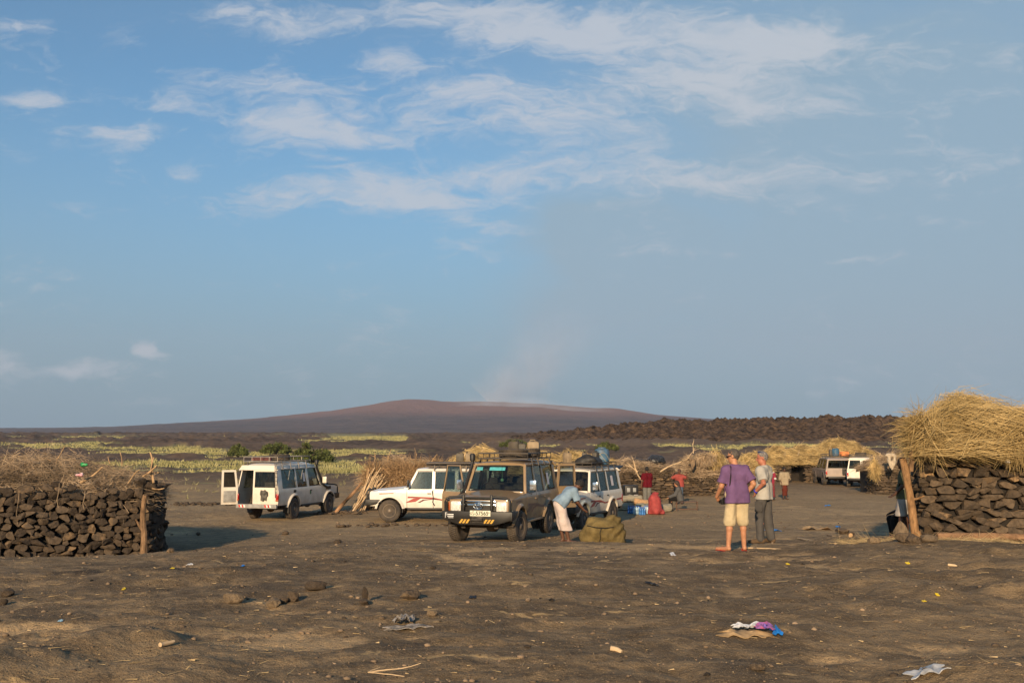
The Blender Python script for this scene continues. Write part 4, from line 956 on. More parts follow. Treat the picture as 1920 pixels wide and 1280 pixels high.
# ------------------------------------------------------------------ four-wheel-drive cars (x forward, y left, z up, origin on the ground)
M_BLACK = mat('black_plastic', (0.012, 0.011, 0.010), .5, var=.3, scale=5, dust=.10, dustcol=(.10, .075, .055))
M_RUBBER = mat('tyre_rubber', (0.035, 0.030, 0.027), .85, var=.3, scale=7, dust=.75, dustcol=(.19, .145, .10))
M_STEEL = mat('rim_steel', (0.22, 0.18, 0.14), .55, metal=.35, var=.3, scale=6, dust=.6, dustcol=(.22, .165, .11))
M_CHROME = mat('chrome', (0.72, 0.72, 0.72), .14, metal=1.0, var=.08)
M_RACK = mat('rack_tube', (0.050, 0.044, 0.040), .5, var=.3, metal=.3, dust=.3)
M_LIGHT = mat('lamp_lens', (0.80, 0.77, 0.72), .22, var=.2, scale=20, coat=1.0, spec=.9)
M_ORANGE = mat('amber_lens', (0.42, 0.09, 0.02), .15, var=.1, coat=1.0)
M_REDL = mat('red_lens', (0.42, 0.02, 0.015), .15, var=.15, coat=1.0)
M_UNDER = mat('underbody', (0.035, 0.028, 0.022), .9, var=.4, scale=4, dust=.5, dustcol=(.14, .10, .07))
M_SEAT = mat('seat_cloth', (0.075, 0.062, 0.052), .9, var=.25, scale=9)
M_TRIM = mat('door_trim', (0.30, 0.29, 0.27), .7, var=.2)
M_WHITE = mat('white_paint', (0.83, 0.79, 0.72), .32, var=.05, scale=2, coat=.4, dust=.30, dustcol=(.45, .34, .22), low=(1.25, .45))
M_WHITE2 = mat('ivory_paint', (0.76, 0.70, 0.60), .35, var=.06, scale=2, coat=.3, dust=.42, dustcol=(.42, .32, .21), low=(1.35, .45))
M_TAN = mat('tan_paint', (0.31, 0.205, 0.105), .33, var=.10, scale=2, coat=.5, dust=.55, dustcol=(.21, .160, .105), low=(1.35, .45))
M_SILVER = mat('silver_paint', (0.36, 0.30, 0.27), .35, metal=.35, var=.08, scale=2, coat=.4, dust=.45, dustcol=(.36, .28, .20), low=(1.2, .4))
M_PAPER = mat('paper', (0.72, 0.66, 0.66), .8, var=.15, scale=30)
M_DECAL = mat('red_decal', (0.33, 0.055, 0.045), .4, var=.25, scale=5)
M_DECAL_B = mat('dark_red_decal', (0.14, 0.035, 0.035), .4, var=.2, scale=5)
M_GREEN = mat('green_sticker', (0.035, 0.16, 0.06), .5)
M_YEL = mat('hazard_yellow', (0.62, 0.34, 0.03), .5, var=.2, dust=.2)
M_REFR = mat('reflector_red', (0.65, 0.03, 0.02), .35); M_REFW = mat('reflector_white', (0.8, 0.78, 0.74), .35)
M_GLASS = glass(); M_GLASSD = glass('dark_glass', (0.10, 0.11, 0.11), .13)
M_MIRROR = mat('mirror_cap', (0.80, 0.80, 0.80), .10, metal=.85, var=.05)
M_TINTB = mat('sunshade_film', (0.10, 0.45, 0.48), .3, var=.2)

def text_mesh(name, s, size, M, m, parent, depth=.002, align='CENTER'):
    cu = bpy.data.curves.new(name, 'FONT'); cu.body = s; cu.size = size; cu.align_x = align; cu.align_y = 'CENTER'; cu.extrude = depth; cu.offset = size * .018
    t = bpy.data.objects.new(name + '_tmp', cu); COL.objects.link(t); bpy.context.view_layer.update()
    me = bpy.data.meshes.new_from_object(t.evaluated_get(bpy.context.evaluated_depsgraph_get())); bpy.data.objects.remove(t); me.name = name
    me.materials.clear(); o = obj(name, me, m, parent); o.matrix_local = M; return o
_WHEEL = {}
def wheel(parent, x, y, r=.39, w=.225, steer=0.0, name='wheel', rimm=None):
    key = (round(r, 3), round(w, 3))
    if key not in _WHEEL:
        t = MB(); h = w / 2
        t.lathe([(r * .60, -h * .82), (r * .66, -h * .95), (r * .82, -h * 1.02), (r * .93, -h * .95), (r * .985, -h * .78), (r, -h * .45), (r * 1.004, 0), (r, h * .45), (r * .985, h * .78), (r * .93, h * .95), (r * .82, h * 1.02), (r * .66, h * .95), (r * .60, h * .82)], 36, closed=False)
        for k in range(44):                       # tread blocks
            a = 2 * math.pi * k / 44
            for yy in (-h * .62, -h * .0, h * .62):
                a2 = a + (.07 if yy == 0 else 0); t.box((math.cos(a2) * r * 1.0, yy, math.sin(a2) * r * 1.0), (.022, h * .46, .034), ry=-a2)
        tm = t.mesh('tyre', True)
        b = MB(); b.lathe([(r * .60, -h * .80), (r * .615, -h * .88), (r * .58, -h * .70), (r * .55, -h * .2), (r * .55, h * .30), (r * .58, h * .72), (r * .63, h * .90), (r * .60, h * .95), (r * .55, h * .74), (r * .50, h * .52), (r * .40, h * .40), (r * .33, h * .62), (r * .22, h * .66), (r * .19, h * .60), (r * .17, h * .95), (r * .05, h * 1.0)], 30)
        rm = b.mesh('wheel', True)
        c = MB()
        for k in range(8): a = 2 * math.pi * k / 8; c.lathe([(.026, h * .44), (.026, h * .50)], 8, Matrix.Translation((math.cos(a) * r * .455, 0, math.sin(a) * r * .455)))
        for k in range(5): a = 2 * math.pi * k / 5; c.lathe([(.014, h * .60), (.012, h * .80)], 6, Matrix.Translation((math.cos(a) * r * .26, 0, math.sin(a) * r * .26)))
        _WHEEL[key] = (tm, rm, c.mesh('vent_hole'))
    tm, rm, cm = _WHEEL[key]
    o = obj(name, rm, rimm or M_STEEL, parent, loc=(x, y, r), rot=(0, 0, (0 if y > 0 else math.pi) + steer))
    obj('tyre', tm, M_RUBBER, o); obj('vent_hole', cm, M_BLACK, o)
    return o
class Car:
    """boxy off-roader; s holds the measures of one car"""
    D = dict(xf=1.365, xr=-1.365, front=2.08, rear=-2.42, cowl=.80, ws_top=.40, roof_r=-2.36, belt=1.17, hood_f=1.06, sill=.50, roof=1.90, rtop=1.80, wl=.815, wb=.845, wt=.705, r=.39, arch=.475,
             fd=(.74, -.20), rd=(-.21, -1.03), wins=((.66, .345, -.16, -.16), (-.27, -.27, -.98, -.98), (-1.11, -1.11, -2.18, -2.12)), paint=None, steer=0.0, flare=.055, rise=0.0)
    def __init__(s, name, label, loc, heading, group='off-road cars parked in the camp', **kw):
        s.__dict__.update(s.D); s.__dict__.update(kw)
        s.o = empty(name, loc, heading, label, 'car', group)
    def yw(s, z):
        zs = [.3, s.sill, s.sill + .14, .92, s.belt - .10, s.belt, s.rtop, s.roof]; ys = [s.wl - .06, s.wl - .02, s.wb - .01, s.wb, s.wb - .004, s.wb - .028, s.wt, s.wt - .05]
        return float(np.interp(z, zs, ys))
    def bot(s, x):
        z = s.sill + (.06 if x < s.xr - .3 or x > s.xf + .3 else 0)
        for a in (s.xf, s.xr):
            q = s.arch ** 2 - (x - a) ** 2
            if q > 0: z = max(z, s.r + .02 + math.sqrt(q))
        return z
    def top(s, x): return float(np.interp(x, [s.cowl, s.front], [s.belt, s.hood_f])) if x > s.cowl else s.belt
    def side(s, name, x0, x1, sg, m, parent, z0=None, z1=None, t=.04, n=None, bevel=.0):
        xs = sorted(set(list(np.linspace(x0, x1, n or max(3, int(abs(x1 - x0) / .06)))) + [a + k * s.arch * .999 for a in (s.xf, s.xr) for k in (-1, 1) if min(x0, x1) < a + k * s.arch < max(x0, x1)]))
        G = []
        for x in xs:
            zb = s.bot(x) if z0 is None else z0; zt = s.top(x) if z1 is None else z1
            row = []
            for f in (0, .04, .25, .5, .72, .86, .95, 1.0):
                z = zb + (zt - zb) * f; row.append((x, sg * s.yw(z), z))
            G.append(row)
        b = MB(); b.sheet(G if sg < 0 else G[::-1], t); return b.build(name, m, parent, smooth=True)
    def quadpanel(s, name, xb0, xt0, xb1, xt1, z0, z1, sg, m, parent, t=.03, off=0.0, nz_=4):
        G = []
        for f in np.linspace(0, 1, 3):
            row = []
            for q in np.linspace(0, 1, nz_):
                z = z0 + (z1 - z0) * q; xa = xb0 + (xt0 - xb0) * q; xc = xb1 + (xt1 - xb1) * q; row.append((xa + (xc - xa) * f, sg * (s.yw(z) + off), z))
            G.append(row)
        b = MB(); b.sheet(G if sg < 0 else G[::-1], t); return b.build(name, m, parent, smooth=True)
    def decal(s, name, pts, sg, m, parent, off=.004):
        """flat print on the body side: polygon of (x,z) cut into thin strips that follow the panel"""
        n = len(pts); me = mesh_from(name, [(x, sg * (s.yw(z) + off), z) for x, z in pts], [tuple(range(n)) if sg < 0 else tuple(range(n))[::-1]]); return obj(name, me, m, parent)
    def build(s, open_doors=(), hi_roof=False, detail=True):
        P, o = s.paint, s.o
        # floor, tunnel, underbody, axles
        b = MB(); b.box(((s.front + s.rear) / 2 - .05, 0, s.sill + .06), (s.front - s.rear - .25, 1.36, .07)); b.box((.0, .42, s.sill - .06), (s.front - s.rear - .5, .10, .13)); b.box((.0, -.42, s.sill - .06), (s.front - s.rear - .5, .10, .13))
        b.box((1.1, 0, .72), (1.1, .95, .40)); b.box((-.3, .1, s.sill - .08), (.9, .4, .12)); b.build('chassis', M_UNDER, o)
        for nm, x in (('front_axle', s.xf), ('rear_axle', s.xr)):
            b = MB(); b.tube([(x, -.66, s.r), (x, .66, s.r)], .05, 10); b.ball((x, .12, s.r), (.15, .16, .15)); b.tube([(x + .12, -.6, s.r - .03), (x + .12, .6, s.r - .03)], .018, 6)
            for y in (-.5, .5): b.box((x, y, s.r + .10), (.9 if x < 0 else .10, .07, .05)); b.tube([(x - .05, y * .9, s.r), (x - .10, y * .9, s.r + .38)], .03, 7)
            b.build(nm, mat('axle_dusty', (0.16, 0.115, 0.075), .85, var=.4, scale=6), o, smooth=True)
        # wheel wells and inner liner
        b = MB()
        for a in (s.xf, s.xr):
            for sg in (-1, 1):
                pr = [(a + math.cos(t) * (s.arch + .005), s.r + .02 + math.sin(t) * (s.arch + .005)) for t in np.linspace(0, math.pi, 13)]
                for p, q in zip(pr, pr[1:]): b.add([(p[0], sg * .52, p[1]), (q[0], sg * .52, q[1]), (q[0], sg * (s.wb - .03), q[1]), (p[0], sg * (s.wb - .03), p[1])], [(0, 1, 2, 3)])
                b.add([(p[0], sg * .52, p[1]) for p in pr], [tuple(range(len(pr)))])
        b.build('wheel_well', M_UNDER, o, fix=False)
        # sides: wing, doors, rear quarter; each a panel of its own with open joints
        for sg, sd_ in ((-1, 'right'), (1, 'left')):
            s.side('wing', s.fd[0] + .008, s.front, sg, P, o)
            if ('front', sg) not in open_doors: s.door('front_door', s.fd[1], s.fd[0], sg, o)
            if s.rd and ('rear', sg) not in open_doors: s.door('rear_door', s.rd[1], s.rd[0], sg, o)
            s.side('rear_quarter', s.rear, (s.rd or s.fd)[1] - .008, sg, P, o)
            for a in (s.xf, s.xr):                # wheel arch flares
                b = MB(); tt = np.linspace(-.12, math.pi + .12, 17); G = []
                for t in tt:
                    row = []
                    for k, (dr, dy) in enumerate(((-.02, -.02), (-.015, s.flare), (.02, s.flare + .006), (.055, s.flare * .55), (.075, .002))):
                        rr_ = s.arch + dr; z = max(s.r + .02 + math.sin(t) * rr_, s.sill - .03); row.append((a + math.cos(t) * rr_, sg * (s.yw(z) + dy), z))
                    G.append(row)
                b.sheet(G if sg > 0 else G[::-1], .012); b.build('wheel_arch', P, o, smooth=True)
            # greenhouse pillars, header rail, window panes
            W = s.wins; ed = [(W[0][0] + .07, W[0][1] + .055)]
            for w in W: ed += [(w[0], w[1]), (w[2], w[3])]
            ed.append((s.rear + .01, s.roof_r))
            for k in range(0, len(ed), 2): s.quadpanel('pillar', ed[k + 1][0], ed[k + 1][1], ed[k][0], ed[k][1], s.belt - .01, s.rtop, sg, P, o, .035)
            s.quadpanel('roof_rail', s.roof_r, s.roof_r, s.ws_top - .01, s.ws_top - .03, s.rtop - .002, s.roof - .03, sg, P, o, .03)
            for k, w in enumerate(W):
                if k == 0 and ('front', sg) in open_doors: continue
                if k == 1 and s.rd and ('rear', sg) in open_doors: continue
                gl = s.quadpanel('side_window', w[2], w[3], w[0], w[1], s.belt, s.rtop, sg, M_GLASS, o, .004, -.014)
                fr = MB(); c4 = [(w[0], s.belt), (w[1], s.rtop), (w[3], s.rtop), (w[2], s.belt)]
                fr.tube([(x, sg * (s.yw(z) - .004), z) for x, z in c4], .011, 6, closed=True); fr.build('window_seal', M_BLACK, gl, smooth=True)
        # bonnet, grille face, cowl
        G = []
        for x in np.linspace(s.cowl - .02, s.front - .02, 9):
            zt = s.top(min(x, s.front)); row = []
            for f in np.linspace(-1, 1, 13):
                y = f * (s.wb - .035); crown = .055 * (1 - abs(f) ** 2.6) + (.018 if abs(f) < .52 else 0); drop = .05 * max(0, (x - s.front + .22) / .22) ** 2
                row.append((x, y, zt + crown - drop))
            G.append(row)
        b = MB(); b.sheet(G, .03); s.bonnet = b.build('bonnet', P, o, smooth=True)
        # windscreen, header, dashboard
        zb, zt = s.belt + .035, s.rtop + .01; yb, yt = s.yw(s.belt) - .075, s.yw(s.rtop) - .065
        ws = mesh_from('windscreen', [(s.cowl - .06, -yb, zb), (s.cowl - .06, yb, zb), (s.ws_top, yt, zt), (s.ws_top, -yt, zt)], [(0, 1, 2, 3)]); wso = obj('windscreen', ws, M_GLASS, o)
        b = MB(); b.tube([(s.cowl - .055, -yb, zb), (s.cowl - .055, yb, zb), (s.ws_top + .004, yt, zt), (s.ws_top + .004, -yt, zt)], .016, 6, closed=True); b.build('windscreen_seal', M_BLACK, wso, smooth=True)
        for sg in (-1, 1):
            b = MB(); x0, x1 = s.cowl - .05, s.ws_top; y0, y1 = s.yw(s.belt), s.yw(s.rtop)
            b.add([(x0 + .02, sg * (yb - .005), zb - .04), (x0 + .02, sg * y0, zb - .06), (x1 + .01, sg * y1, zt + .03), (x1 + .01, sg * (yt - .005), zt + .03), (x0 - .06, sg * (yb - .005), zb - .04), (x0 - .06, sg * y0, zb - .06), (x1 - .06, sg * y1, zt + .03), (x1 - .06, sg * (yt - .005), zt + .03)], [(0, 1, 2, 3), (4, 7, 6, 5), (0, 4, 5, 1), (1, 5, 6, 2), (2, 6, 7, 3), (3, 7, 4, 0)])
            b.build('windscreen_pillar', P, o, bevel=.012)
        b = MB(); b.box((s.cowl - .02, 0, s.belt + .01), (.16, 2 * yb + .06, .07)); b.build('cowl', P, o, bevel=.012)
        b = MB(); b.box((s.cowl - .32, 0, s.belt - .02), (.42, 1.42, .17)); b.box((s.cowl - .10, 0, s.belt + .04), (.2, 1.40, .05)); b.build('dashboard', M_BLACK, o, bevel=.02)
        b = MB()
        for y, L in ((-.30, -.45), (.28, -.45)): b.tube([(s.cowl + .01, y, s.belt + .06), (s.cowl - .10, y + L * .9, s.belt + .10)], .008, 5)
        b.build('wiper', M_BLACK, o)
        b = MB(); b.tube([(.36 + .05 * math.cos(t) * .4, -.36 + .19 * math.sin(t), s.belt + .04 + .19 * math.cos(t)) for t in np.linspace(0, 2 * math.pi, 16, endpoint=False)], .014, 6, closed=True); b.build('steering_wheel', M_BLACK, o)
        for x, ys in ((-.18, (-.38, .38)), (-1.02, (-.40, 0, .40))):
            for y in ys:
                b = MB(); b.box((x, y, s.belt - .12), (.14, .46, .62), ry=-.22, taper=.88); b.box((x - .10, y, s.belt + .27), (.09, .26, .17), ry=-.2, taper=.85); b.box((x + .24, y, s.belt - .42), (.5, .48, .15)); b.build('seat', M_SEAT, o, bevel=.035)
        # roof
        G = []; rh = s.rise
        for x in np.linspace(s.roof_r - .02, s.ws_top + .02, 17):
            e = min((x - s.roof_r + .02) / .28, (s.ws_top + .02 - x) / .30, 1); e = max(e, 0) ** .5; row = []
            for f in np.linspace(-1, 1, 15):
                row.append((x, f * (s.yw(s.rtop) + .012), s.rtop + .035 + (s.roof - s.rtop - .03 + rh) * (1 - abs(f) ** 5) * (.45 + .55 * e) + .02 * (1 - f * f)))
            G.append(row)
        b = MB(); b.sheet(G, .06); s.roofo = b.build('roof', P, o, smooth=True)
        b = MB(); b.box(((s.roof_r + s.ws_top) / 2, 0, s.rtop + .005), (s.ws_top - s.roof_r - .08, 2 * s.wt - .08, .02)); b.build('headlining', M_TRIM, o)
        for x in (s.xf, s.xr):
            for sg in (-1, 1): wheel(o, x, sg * (s.wb - .085), s.r, .235, s.steer if x > 0 else 0.0)
        for sg in (-1, 1):                      # mud flaps
            b = MB(); b.box((s.xr - .44, sg * (s.wb - .10), .42), (.02, .24, .34)); b.build('mud_flap', M_BLACK, o); b = MB(); b.box((s.xf - .47, sg * (s.wb - .11), .46), (.02, .22, .26)); b.build('mud_flap', M_BLACK, o)
        b = MB()
        for sg in (-1, 1): b.box((-.05, sg * (s.wb - .05), s.sill - .04), (1.55, .09, .06))
        b.build('sill_step', M_BLACK if P is not M_TAN else P, o, bevel=.01)
        return s
    def door(s, name, x0, x1, sg, parent):
        d = s.side(name, x0, x1 - .008, sg, s.paint, parent)
        b = MB(); zc = s.belt - .16; b.box((x0 + .13, sg * (s.yw(zc) + .012), zc), (.14, .022, .035)); b.build('handle', M_BLACK if s.paint is not M_TAN else s.paint, d, bevel=.006)
        return d
    def mirror(s, sg, face=1, m=None):
        b = MB(); x = s.fd[0] - .08; y = sg * (s.yw(s.belt) + .02); b.tube([(x, y - sg * .03, s.belt + .04), (x + .02, y + sg * .10, s.belt - .02), (x + .02, y + sg * .12, s.belt + .08)], .012, 6); a = b.build('mirror_arm', M_BLACK, s.o, smooth=True)
        b = MB(); b.box((x + .02, y + sg * .14, s.belt + .20), (.06, .17, .25)); b.build('mirror', m or M_MIRROR, a, bevel=.02)
    def snorkel(s, sg):
        b = MB(); y = sg * (s.yw(s.belt) + .05)
        b.tube([(s.cowl + .42, y, s.belt - .13), (s.cowl + .05, y, s.belt - .02), (s.cowl - .05, sg * (s.wb - .0), s.belt + .06), (s.ws_top + .02, sg * (s.wt + .05), s.rtop + .02), (s.ws_top - .02, sg * (s.wt + .05), s.rtop + .16)], .045, 8)
        b.box((s.cowl + .45, y - sg * .02, s.belt - .13), (.42, .06, .12)); b.lathe([(.045, 0), (.07, .02), (.075, .16), (.05, .20)], 12, Matrix.Translation((s.ws_top - .01, sg * (s.wt + .05), s.rtop + .12)), 'z'); b.build('snorkel', M_BLACK, s.o, smooth=True)
    def front_end(s, bar=True, plate=None, chrome=True):
        o, x, P = s.o, s.front, s.paint; zc = s.hood_f - .19
        b = MB(); b.box((x - .06, 0, zc - .04), (.12, 1.52, .52)); b.build('front_panel', P, o, bevel=.03)
        b = MB(); b.box((x + .004, 0, zc + .03), (.03, .94, .28)); gr = b.build('grille', M_BLACK, o, bevel=.01)
        for k, zz in enumerate((.13, .035, -.075)): b = MB(); b.box((x + .022, 0, zc + .03 + zz), (.03, .90, .035 if k != 1 else .06)); b.build('grille_bar', M_CHROME if (k != 2 and chrome) else M_BLACK, gr, bevel=.006)
        for sg in (-1, 1):
            b = MB(); b.box((x + .0, sg * .585, zc + .03), (.06, .27, .26)); hl = b.build('headlight', M_LIGHT, o, bevel=.03)
            b = MB(); b.lathe([(.105, .0), (.11, .015), (.10, .03), (.02, .045)], 20, Matrix.Translation((x + .012, sg * .575, zc + .03)), 'x'); b.build('lamp', M_LIGHT, hl, smooth=True)
            b = MB(); b.box((x - .07, sg * .762, zc + .03), (.11, .06, .22)); b.build('turn_signal', M_ORANGE, o, bevel=.02)
        if not bar: return
        xb = x + .06
        b = MB()                                # winch bumper with cut-away ends
        b.prism([(-.42, .47), (.42, .47), (.55, .50), (.86, .59), (.88, .80), (-.88, .80), (-.86, .59), (-.55, .50)], xb - .06, xb + .10, 'x'); bb = b.build('bull_bar', M_BLACK, o, bevel=.018)
        for sg in (-1, 1):
            b = MB(); b.prism([(xb - .06, .59), (xb + .095, .59), (xb + .095, .795), (xb - .50, .795), (xb - .50, .68)], sg * .78, sg * .895, 'y'); b.build('bumper_wing', M_BLACK, bb, bevel=.012)
            b = MB(); b.tube([(xb + .05, sg * .82, .79), (xb + .05, sg * .825, 1.02), (xb + .04, sg * .80, 1.09), (xb + .03, sg * .73, 1.125), (xb + .03, sg * .36, 1.145)], .028, 8); b.build('hoop', M_BLACK, bb, smooth=True)
            b = MB(); b.box((xb + .05, sg * .36, .98), (.06, .06, .42)); b.build('upright', M_BLACK, bb, bevel=.012)
        b = MB(); b.tube([(xb + .03, -.36, 1.12), (xb + .03, .36, 1.12)], .026, 8); b.build('hoop', M_BLACK, bb, smooth=True)
        b = MB(); b.lathe([(.06, -.16), (.075, -.15), (.05, -.13), (.05, .13), (.075, .15), (.06, .16)], 14, Matrix.Translation((xb + .10, .02, .60))); b.box((xb + .10, .02, .60), (.05, .34, .16)); b.build('winch', mat('winch_steel', (.07, .062, .055), .6, metal=.5, var=.4, scale=9), bb, bevel=.008)
        if plate:
            b = MB(); b.box((xb + .125, .10, .755), (.012, .52, .135)); p = b.build('number_plate', mat('plate_white', (0.74, 0.72, 0.58), .5, var=.08), bb, bevel=.004)
            Mx = Matrix.Translation((xb + .135, .10, .755)) @ Matrix.Scale(.84, 4) @ Matrix(((0, 0, 1, 0), (1, 0, 0, 0), (0, 1, 0, 0), (0, 0, 0, 1)))
            mk = mat('plate_ink', (0.03, 0.05, 0.03), .5)
            text_mesh('plate_number', '-57565', .155, Mx @ Matrix.Translation((.035, 0, 0)), mk, p)
            text_mesh('plate_mark', 'አአ', .06, Mx @ Matrix.Translation((.26, .03, 0)), mk, p); text_mesh('plate_mark', '3', .075, Mx @ Matrix.Translation((-.205, -.03, 0)), mk, p); text_mesh('plate_mark', 'ET', .05, Mx @ Matrix.Translation((-.205, .045, 0)), mk, p)
            b = MB(); b.tube([(xb + .134, .10 - .225 + .024 * math.cos(t), .755 + .024 * math.sin(t)) for t in np.linspace(0, 2 * math.pi, 14, endpoint=False)], .005, 5, closed=True); b.build('plate_mark', mk, p)
            for sg in (-1, 1):                  # hazard stripes
                for k in range(3):
                    y = sg * .31 + (k - 1) * .085; me = mesh_from('hazard_stripe', [(xb + .104, y - .06, .515), (xb + .104, y - .005, .515), (xb + .104, y + .06, .61), (xb + .104, y + .005, .61)], [(0, 1, 2, 3)]); obj('hazard_stripe', me, M_YEL, bb)
            lw = mat('lettering_white', (.7, .7, .68), .5)
            for (yy, zz, a, c) in ((-.80, .70, .012, .13), (-.775, .755, .04, .014), (-.775, .71, .035, .012), (-.67, .715, .16, .026), (-.67, .67, .16, .020), (-.66, .64, .13, .012)):
                me = mesh_from('bumper_lettering', [(xb + .104, yy - a / 2, zz - c / 2), (xb + .104, yy + a / 2, zz - c / 2), (xb + .104, yy + a / 2, zz + c / 2), (xb + .104, yy - a / 2, zz + c / 2)], [(0, 1, 2, 3)]); obj('bumper_lettering', me, lw, bb)
        # emblem: three ovals
        b = MB()
        for (a, c, dz) in ((.115, .078, 0), (.036, .074, 0), (.078, .030, .034)):
            b.tube([(x + .050, a * math.cos(t), zc + .055 + dz + c * math.sin(t)) for t in np.linspace(0, 2 * math.pi, 24, endpoint=False)], .009, 6, closed=True)
        b.build('emblem', M_CHROME, gr, smooth=True)
        b = MB(); b.lathe([(.02, .036), (.098, .038), (.10, .030)], 22, Matrix.Translation((x, 0, zc + .055)) @ Matrix.Diagonal((1, 1.15, .8, 1)), 'x'); b.build('emblem_back', M_BLACK, gr, smooth=True)
    def rack(s, x0, x1, h=.15, m=None, z=None):
        m = m or M_RACK; z = (s.roof + s.rise + .08) if z is None else z; y = s.wt - .02; b = MB()
        lo = [(x0, -y, z), (x1, -y, z), (x1, y, z), (x0, y, z)]; b.tube(lo, .016, 6, closed=True); b.tube([(a, c, d + h) for a, c, d in lo], .017, 6, closed=True)
        for k in range(6):
            x = x0 + (x1 - x0) * k / 5
            for sg in (-1, 1): b.tube([(x, sg * y, z), (x, sg * y, z + h)], .011, 5)
        for yy in (-.35, 0, .35):
            for x in (x0, x1): b.tube([(x, yy, z), (x, yy, z + h)], .011, 5)
        rk = b.build('roof_rack', m, s.o, smooth=True)
        for k in range(9): b = MB(); b.box((x0 + (x1 - x0) * (k + .5) / 9, 0, z + .012), (.05, 2 * y, .016)); b.build('slat', m, rk)
        for k in range(4):
            x = x0 + (x1 - x0) * (k + .5) / 4
            for sg in (-1, 1): b = MB(); b.box((x, sg * (s.wt + .015), (z + s.rtop + .03) / 2), (.045, .03, z - s.rtop + .03), rx=sg * .22); b.build('rack_foot', m, rk)
        s.rz = z + .022; return rk
    def rear_end(s, style='barn', open_left=False, open_right=None, lights=True, win=(.62, .56), split=.12):
        o, x, P = s.o, s.rear, s.paint; z0, z1, zt = s.sill + .10, s.belt, s.rtop; y = s.wb - .045; yt = s.wt - .02
        b = MB(); b.box((x - .04, 0, s.sill + .04), (.12, 1.62, .15)); b.build('rear_bumper', M_BLACK if style != 'van' else M_TRIM, o, bevel=.015)
        def leaf(name, ya, yb, parent, mm=P, win=True):
            """door leaf in the rear plane from y=ya to yb"""
            f = lambda yy, z: yy * (1 - .12 * max(0, z - s.belt) / max(.1, zt - s.belt)) if abs(yy) > .3 else yy
            xo = lambda z: x + .05 * max(0, z - s.belt)
            wz0, wz1 = s.belt + .05, zt - .07; fr = .075; b = MB(); ym, yn = ya + (fr if ya < yb else -fr), yb - (fr if ya < yb else -fr)
            def slab(A, t=.035): b.add([(xo(z), f(yy, z), z) for yy, z in A] + [(xo(z) + t, f(yy, z), z) for yy, z in A], [(0, 1, 2, 3), (7, 6, 5, 4), (0, 4, 5, 1), (1, 5, 6, 2), (2, 6, 7, 3), (3, 7, 4, 0)])
            slab([(ya, z0), (yb, z0), (yb, wz0), (ya, wz0)]); slab([(ya, wz0), (ym, wz0), (ym, wz1), (ya, wz1)]); slab([(yn, wz0), (yb, wz0), (yb, wz1), (yn, wz1)]); slab([(ya, wz1), (yb, wz1), (yb, zt), (ya, zt)])
            d = b.build(name, mm, parent)
            me = mesh_from('rear_window', [(xo(z) + .014, f(yy, z), z) for yy, z in ((ym, wz0), (yn, wz0), (yn, wz1), (ym, wz1))], [(0, 1, 2, 3)]); g = obj('rear_window', me, M_GLASSD if (open_left and ya > 0) else M_GLASS, d)
            b = MB(); b.tube([(xo(z) - .002, f(yy, z), z) for yy, z in ((ym, wz0), (yn, wz0), (yn, wz1), (ym, wz1))], .012, 6, closed=True); b.build('window_seal', M_BLACK, g, smooth=True)
            return d
        if style in ('barn', 'van'):
            rdoor = leaf('rear_door_leaf', -y, split - .006, o) if open_right is None else None
            ldoor = leaf('rear_door_leaf', split + .006, y, o) if not open_left else None
            if open_left or open_right is not None:
                sg = 1 if open_left else -1; a = open_left if open_left else open_right
                hinge = empty('tmp', (0, 0, 0)); bpy.data.objects.remove(hinge)
                d = leaf('rear_door_leaf', split + .006 if sg > 0 else -y, y if sg > 0 else split - .006, o)
                b = MB(); yc = (split + y) / 2 if sg > 0 else (split - y) / 2; b.box((x + .045, yc, (z0 + s.belt) / 2), (.02, abs(y - split * sg) * .72, (s.belt - z0) * .72)); b.build('door_trim', M_TRIM, d, bevel=.006)
                Mh = Matrix.Translation((x, sg * y, 0)) @ Matrix.Rotation(a, 4, 'Z') @ Matrix.Translation((-x, -sg * y, 0)); d.matrix_local = Mh
        else:
            leaf('tailgate', -y, y, o)
        b = MB(); b.add([(x + .0, -y, zt - .01), (x + .0, y, zt - .01), (x + .05, yt, s.roof - .01), (x + .05, -yt, s.roof - .01), (x + .08, -y, zt - .01), (x + .08, y, zt - .01), (x + .13, yt, s.roof - .01), (x + .13, -yt, s.roof - .01)], [(0, 1, 2, 3), (4, 7, 6, 5), (0, 4, 5, 1), (1, 5, 6, 2), (2, 6, 7, 3), (3, 7, 4, 0)]); b.build('rear_header', P, o, bevel=.01)
        for sg in (-1, 1):
            b = MB(); b.box((x + .012, sg * (s.wb - .045), .86), (.10, .10, .26)); tl = b.build('tail_light', M_REDL, o, bevel=.015); b = MB(); b.box((x - .004, sg * (s.wb - .045), .755), (.085, .104, .06)); b.build('rear_signal', M_ORANGE, tl, bevel=.008)

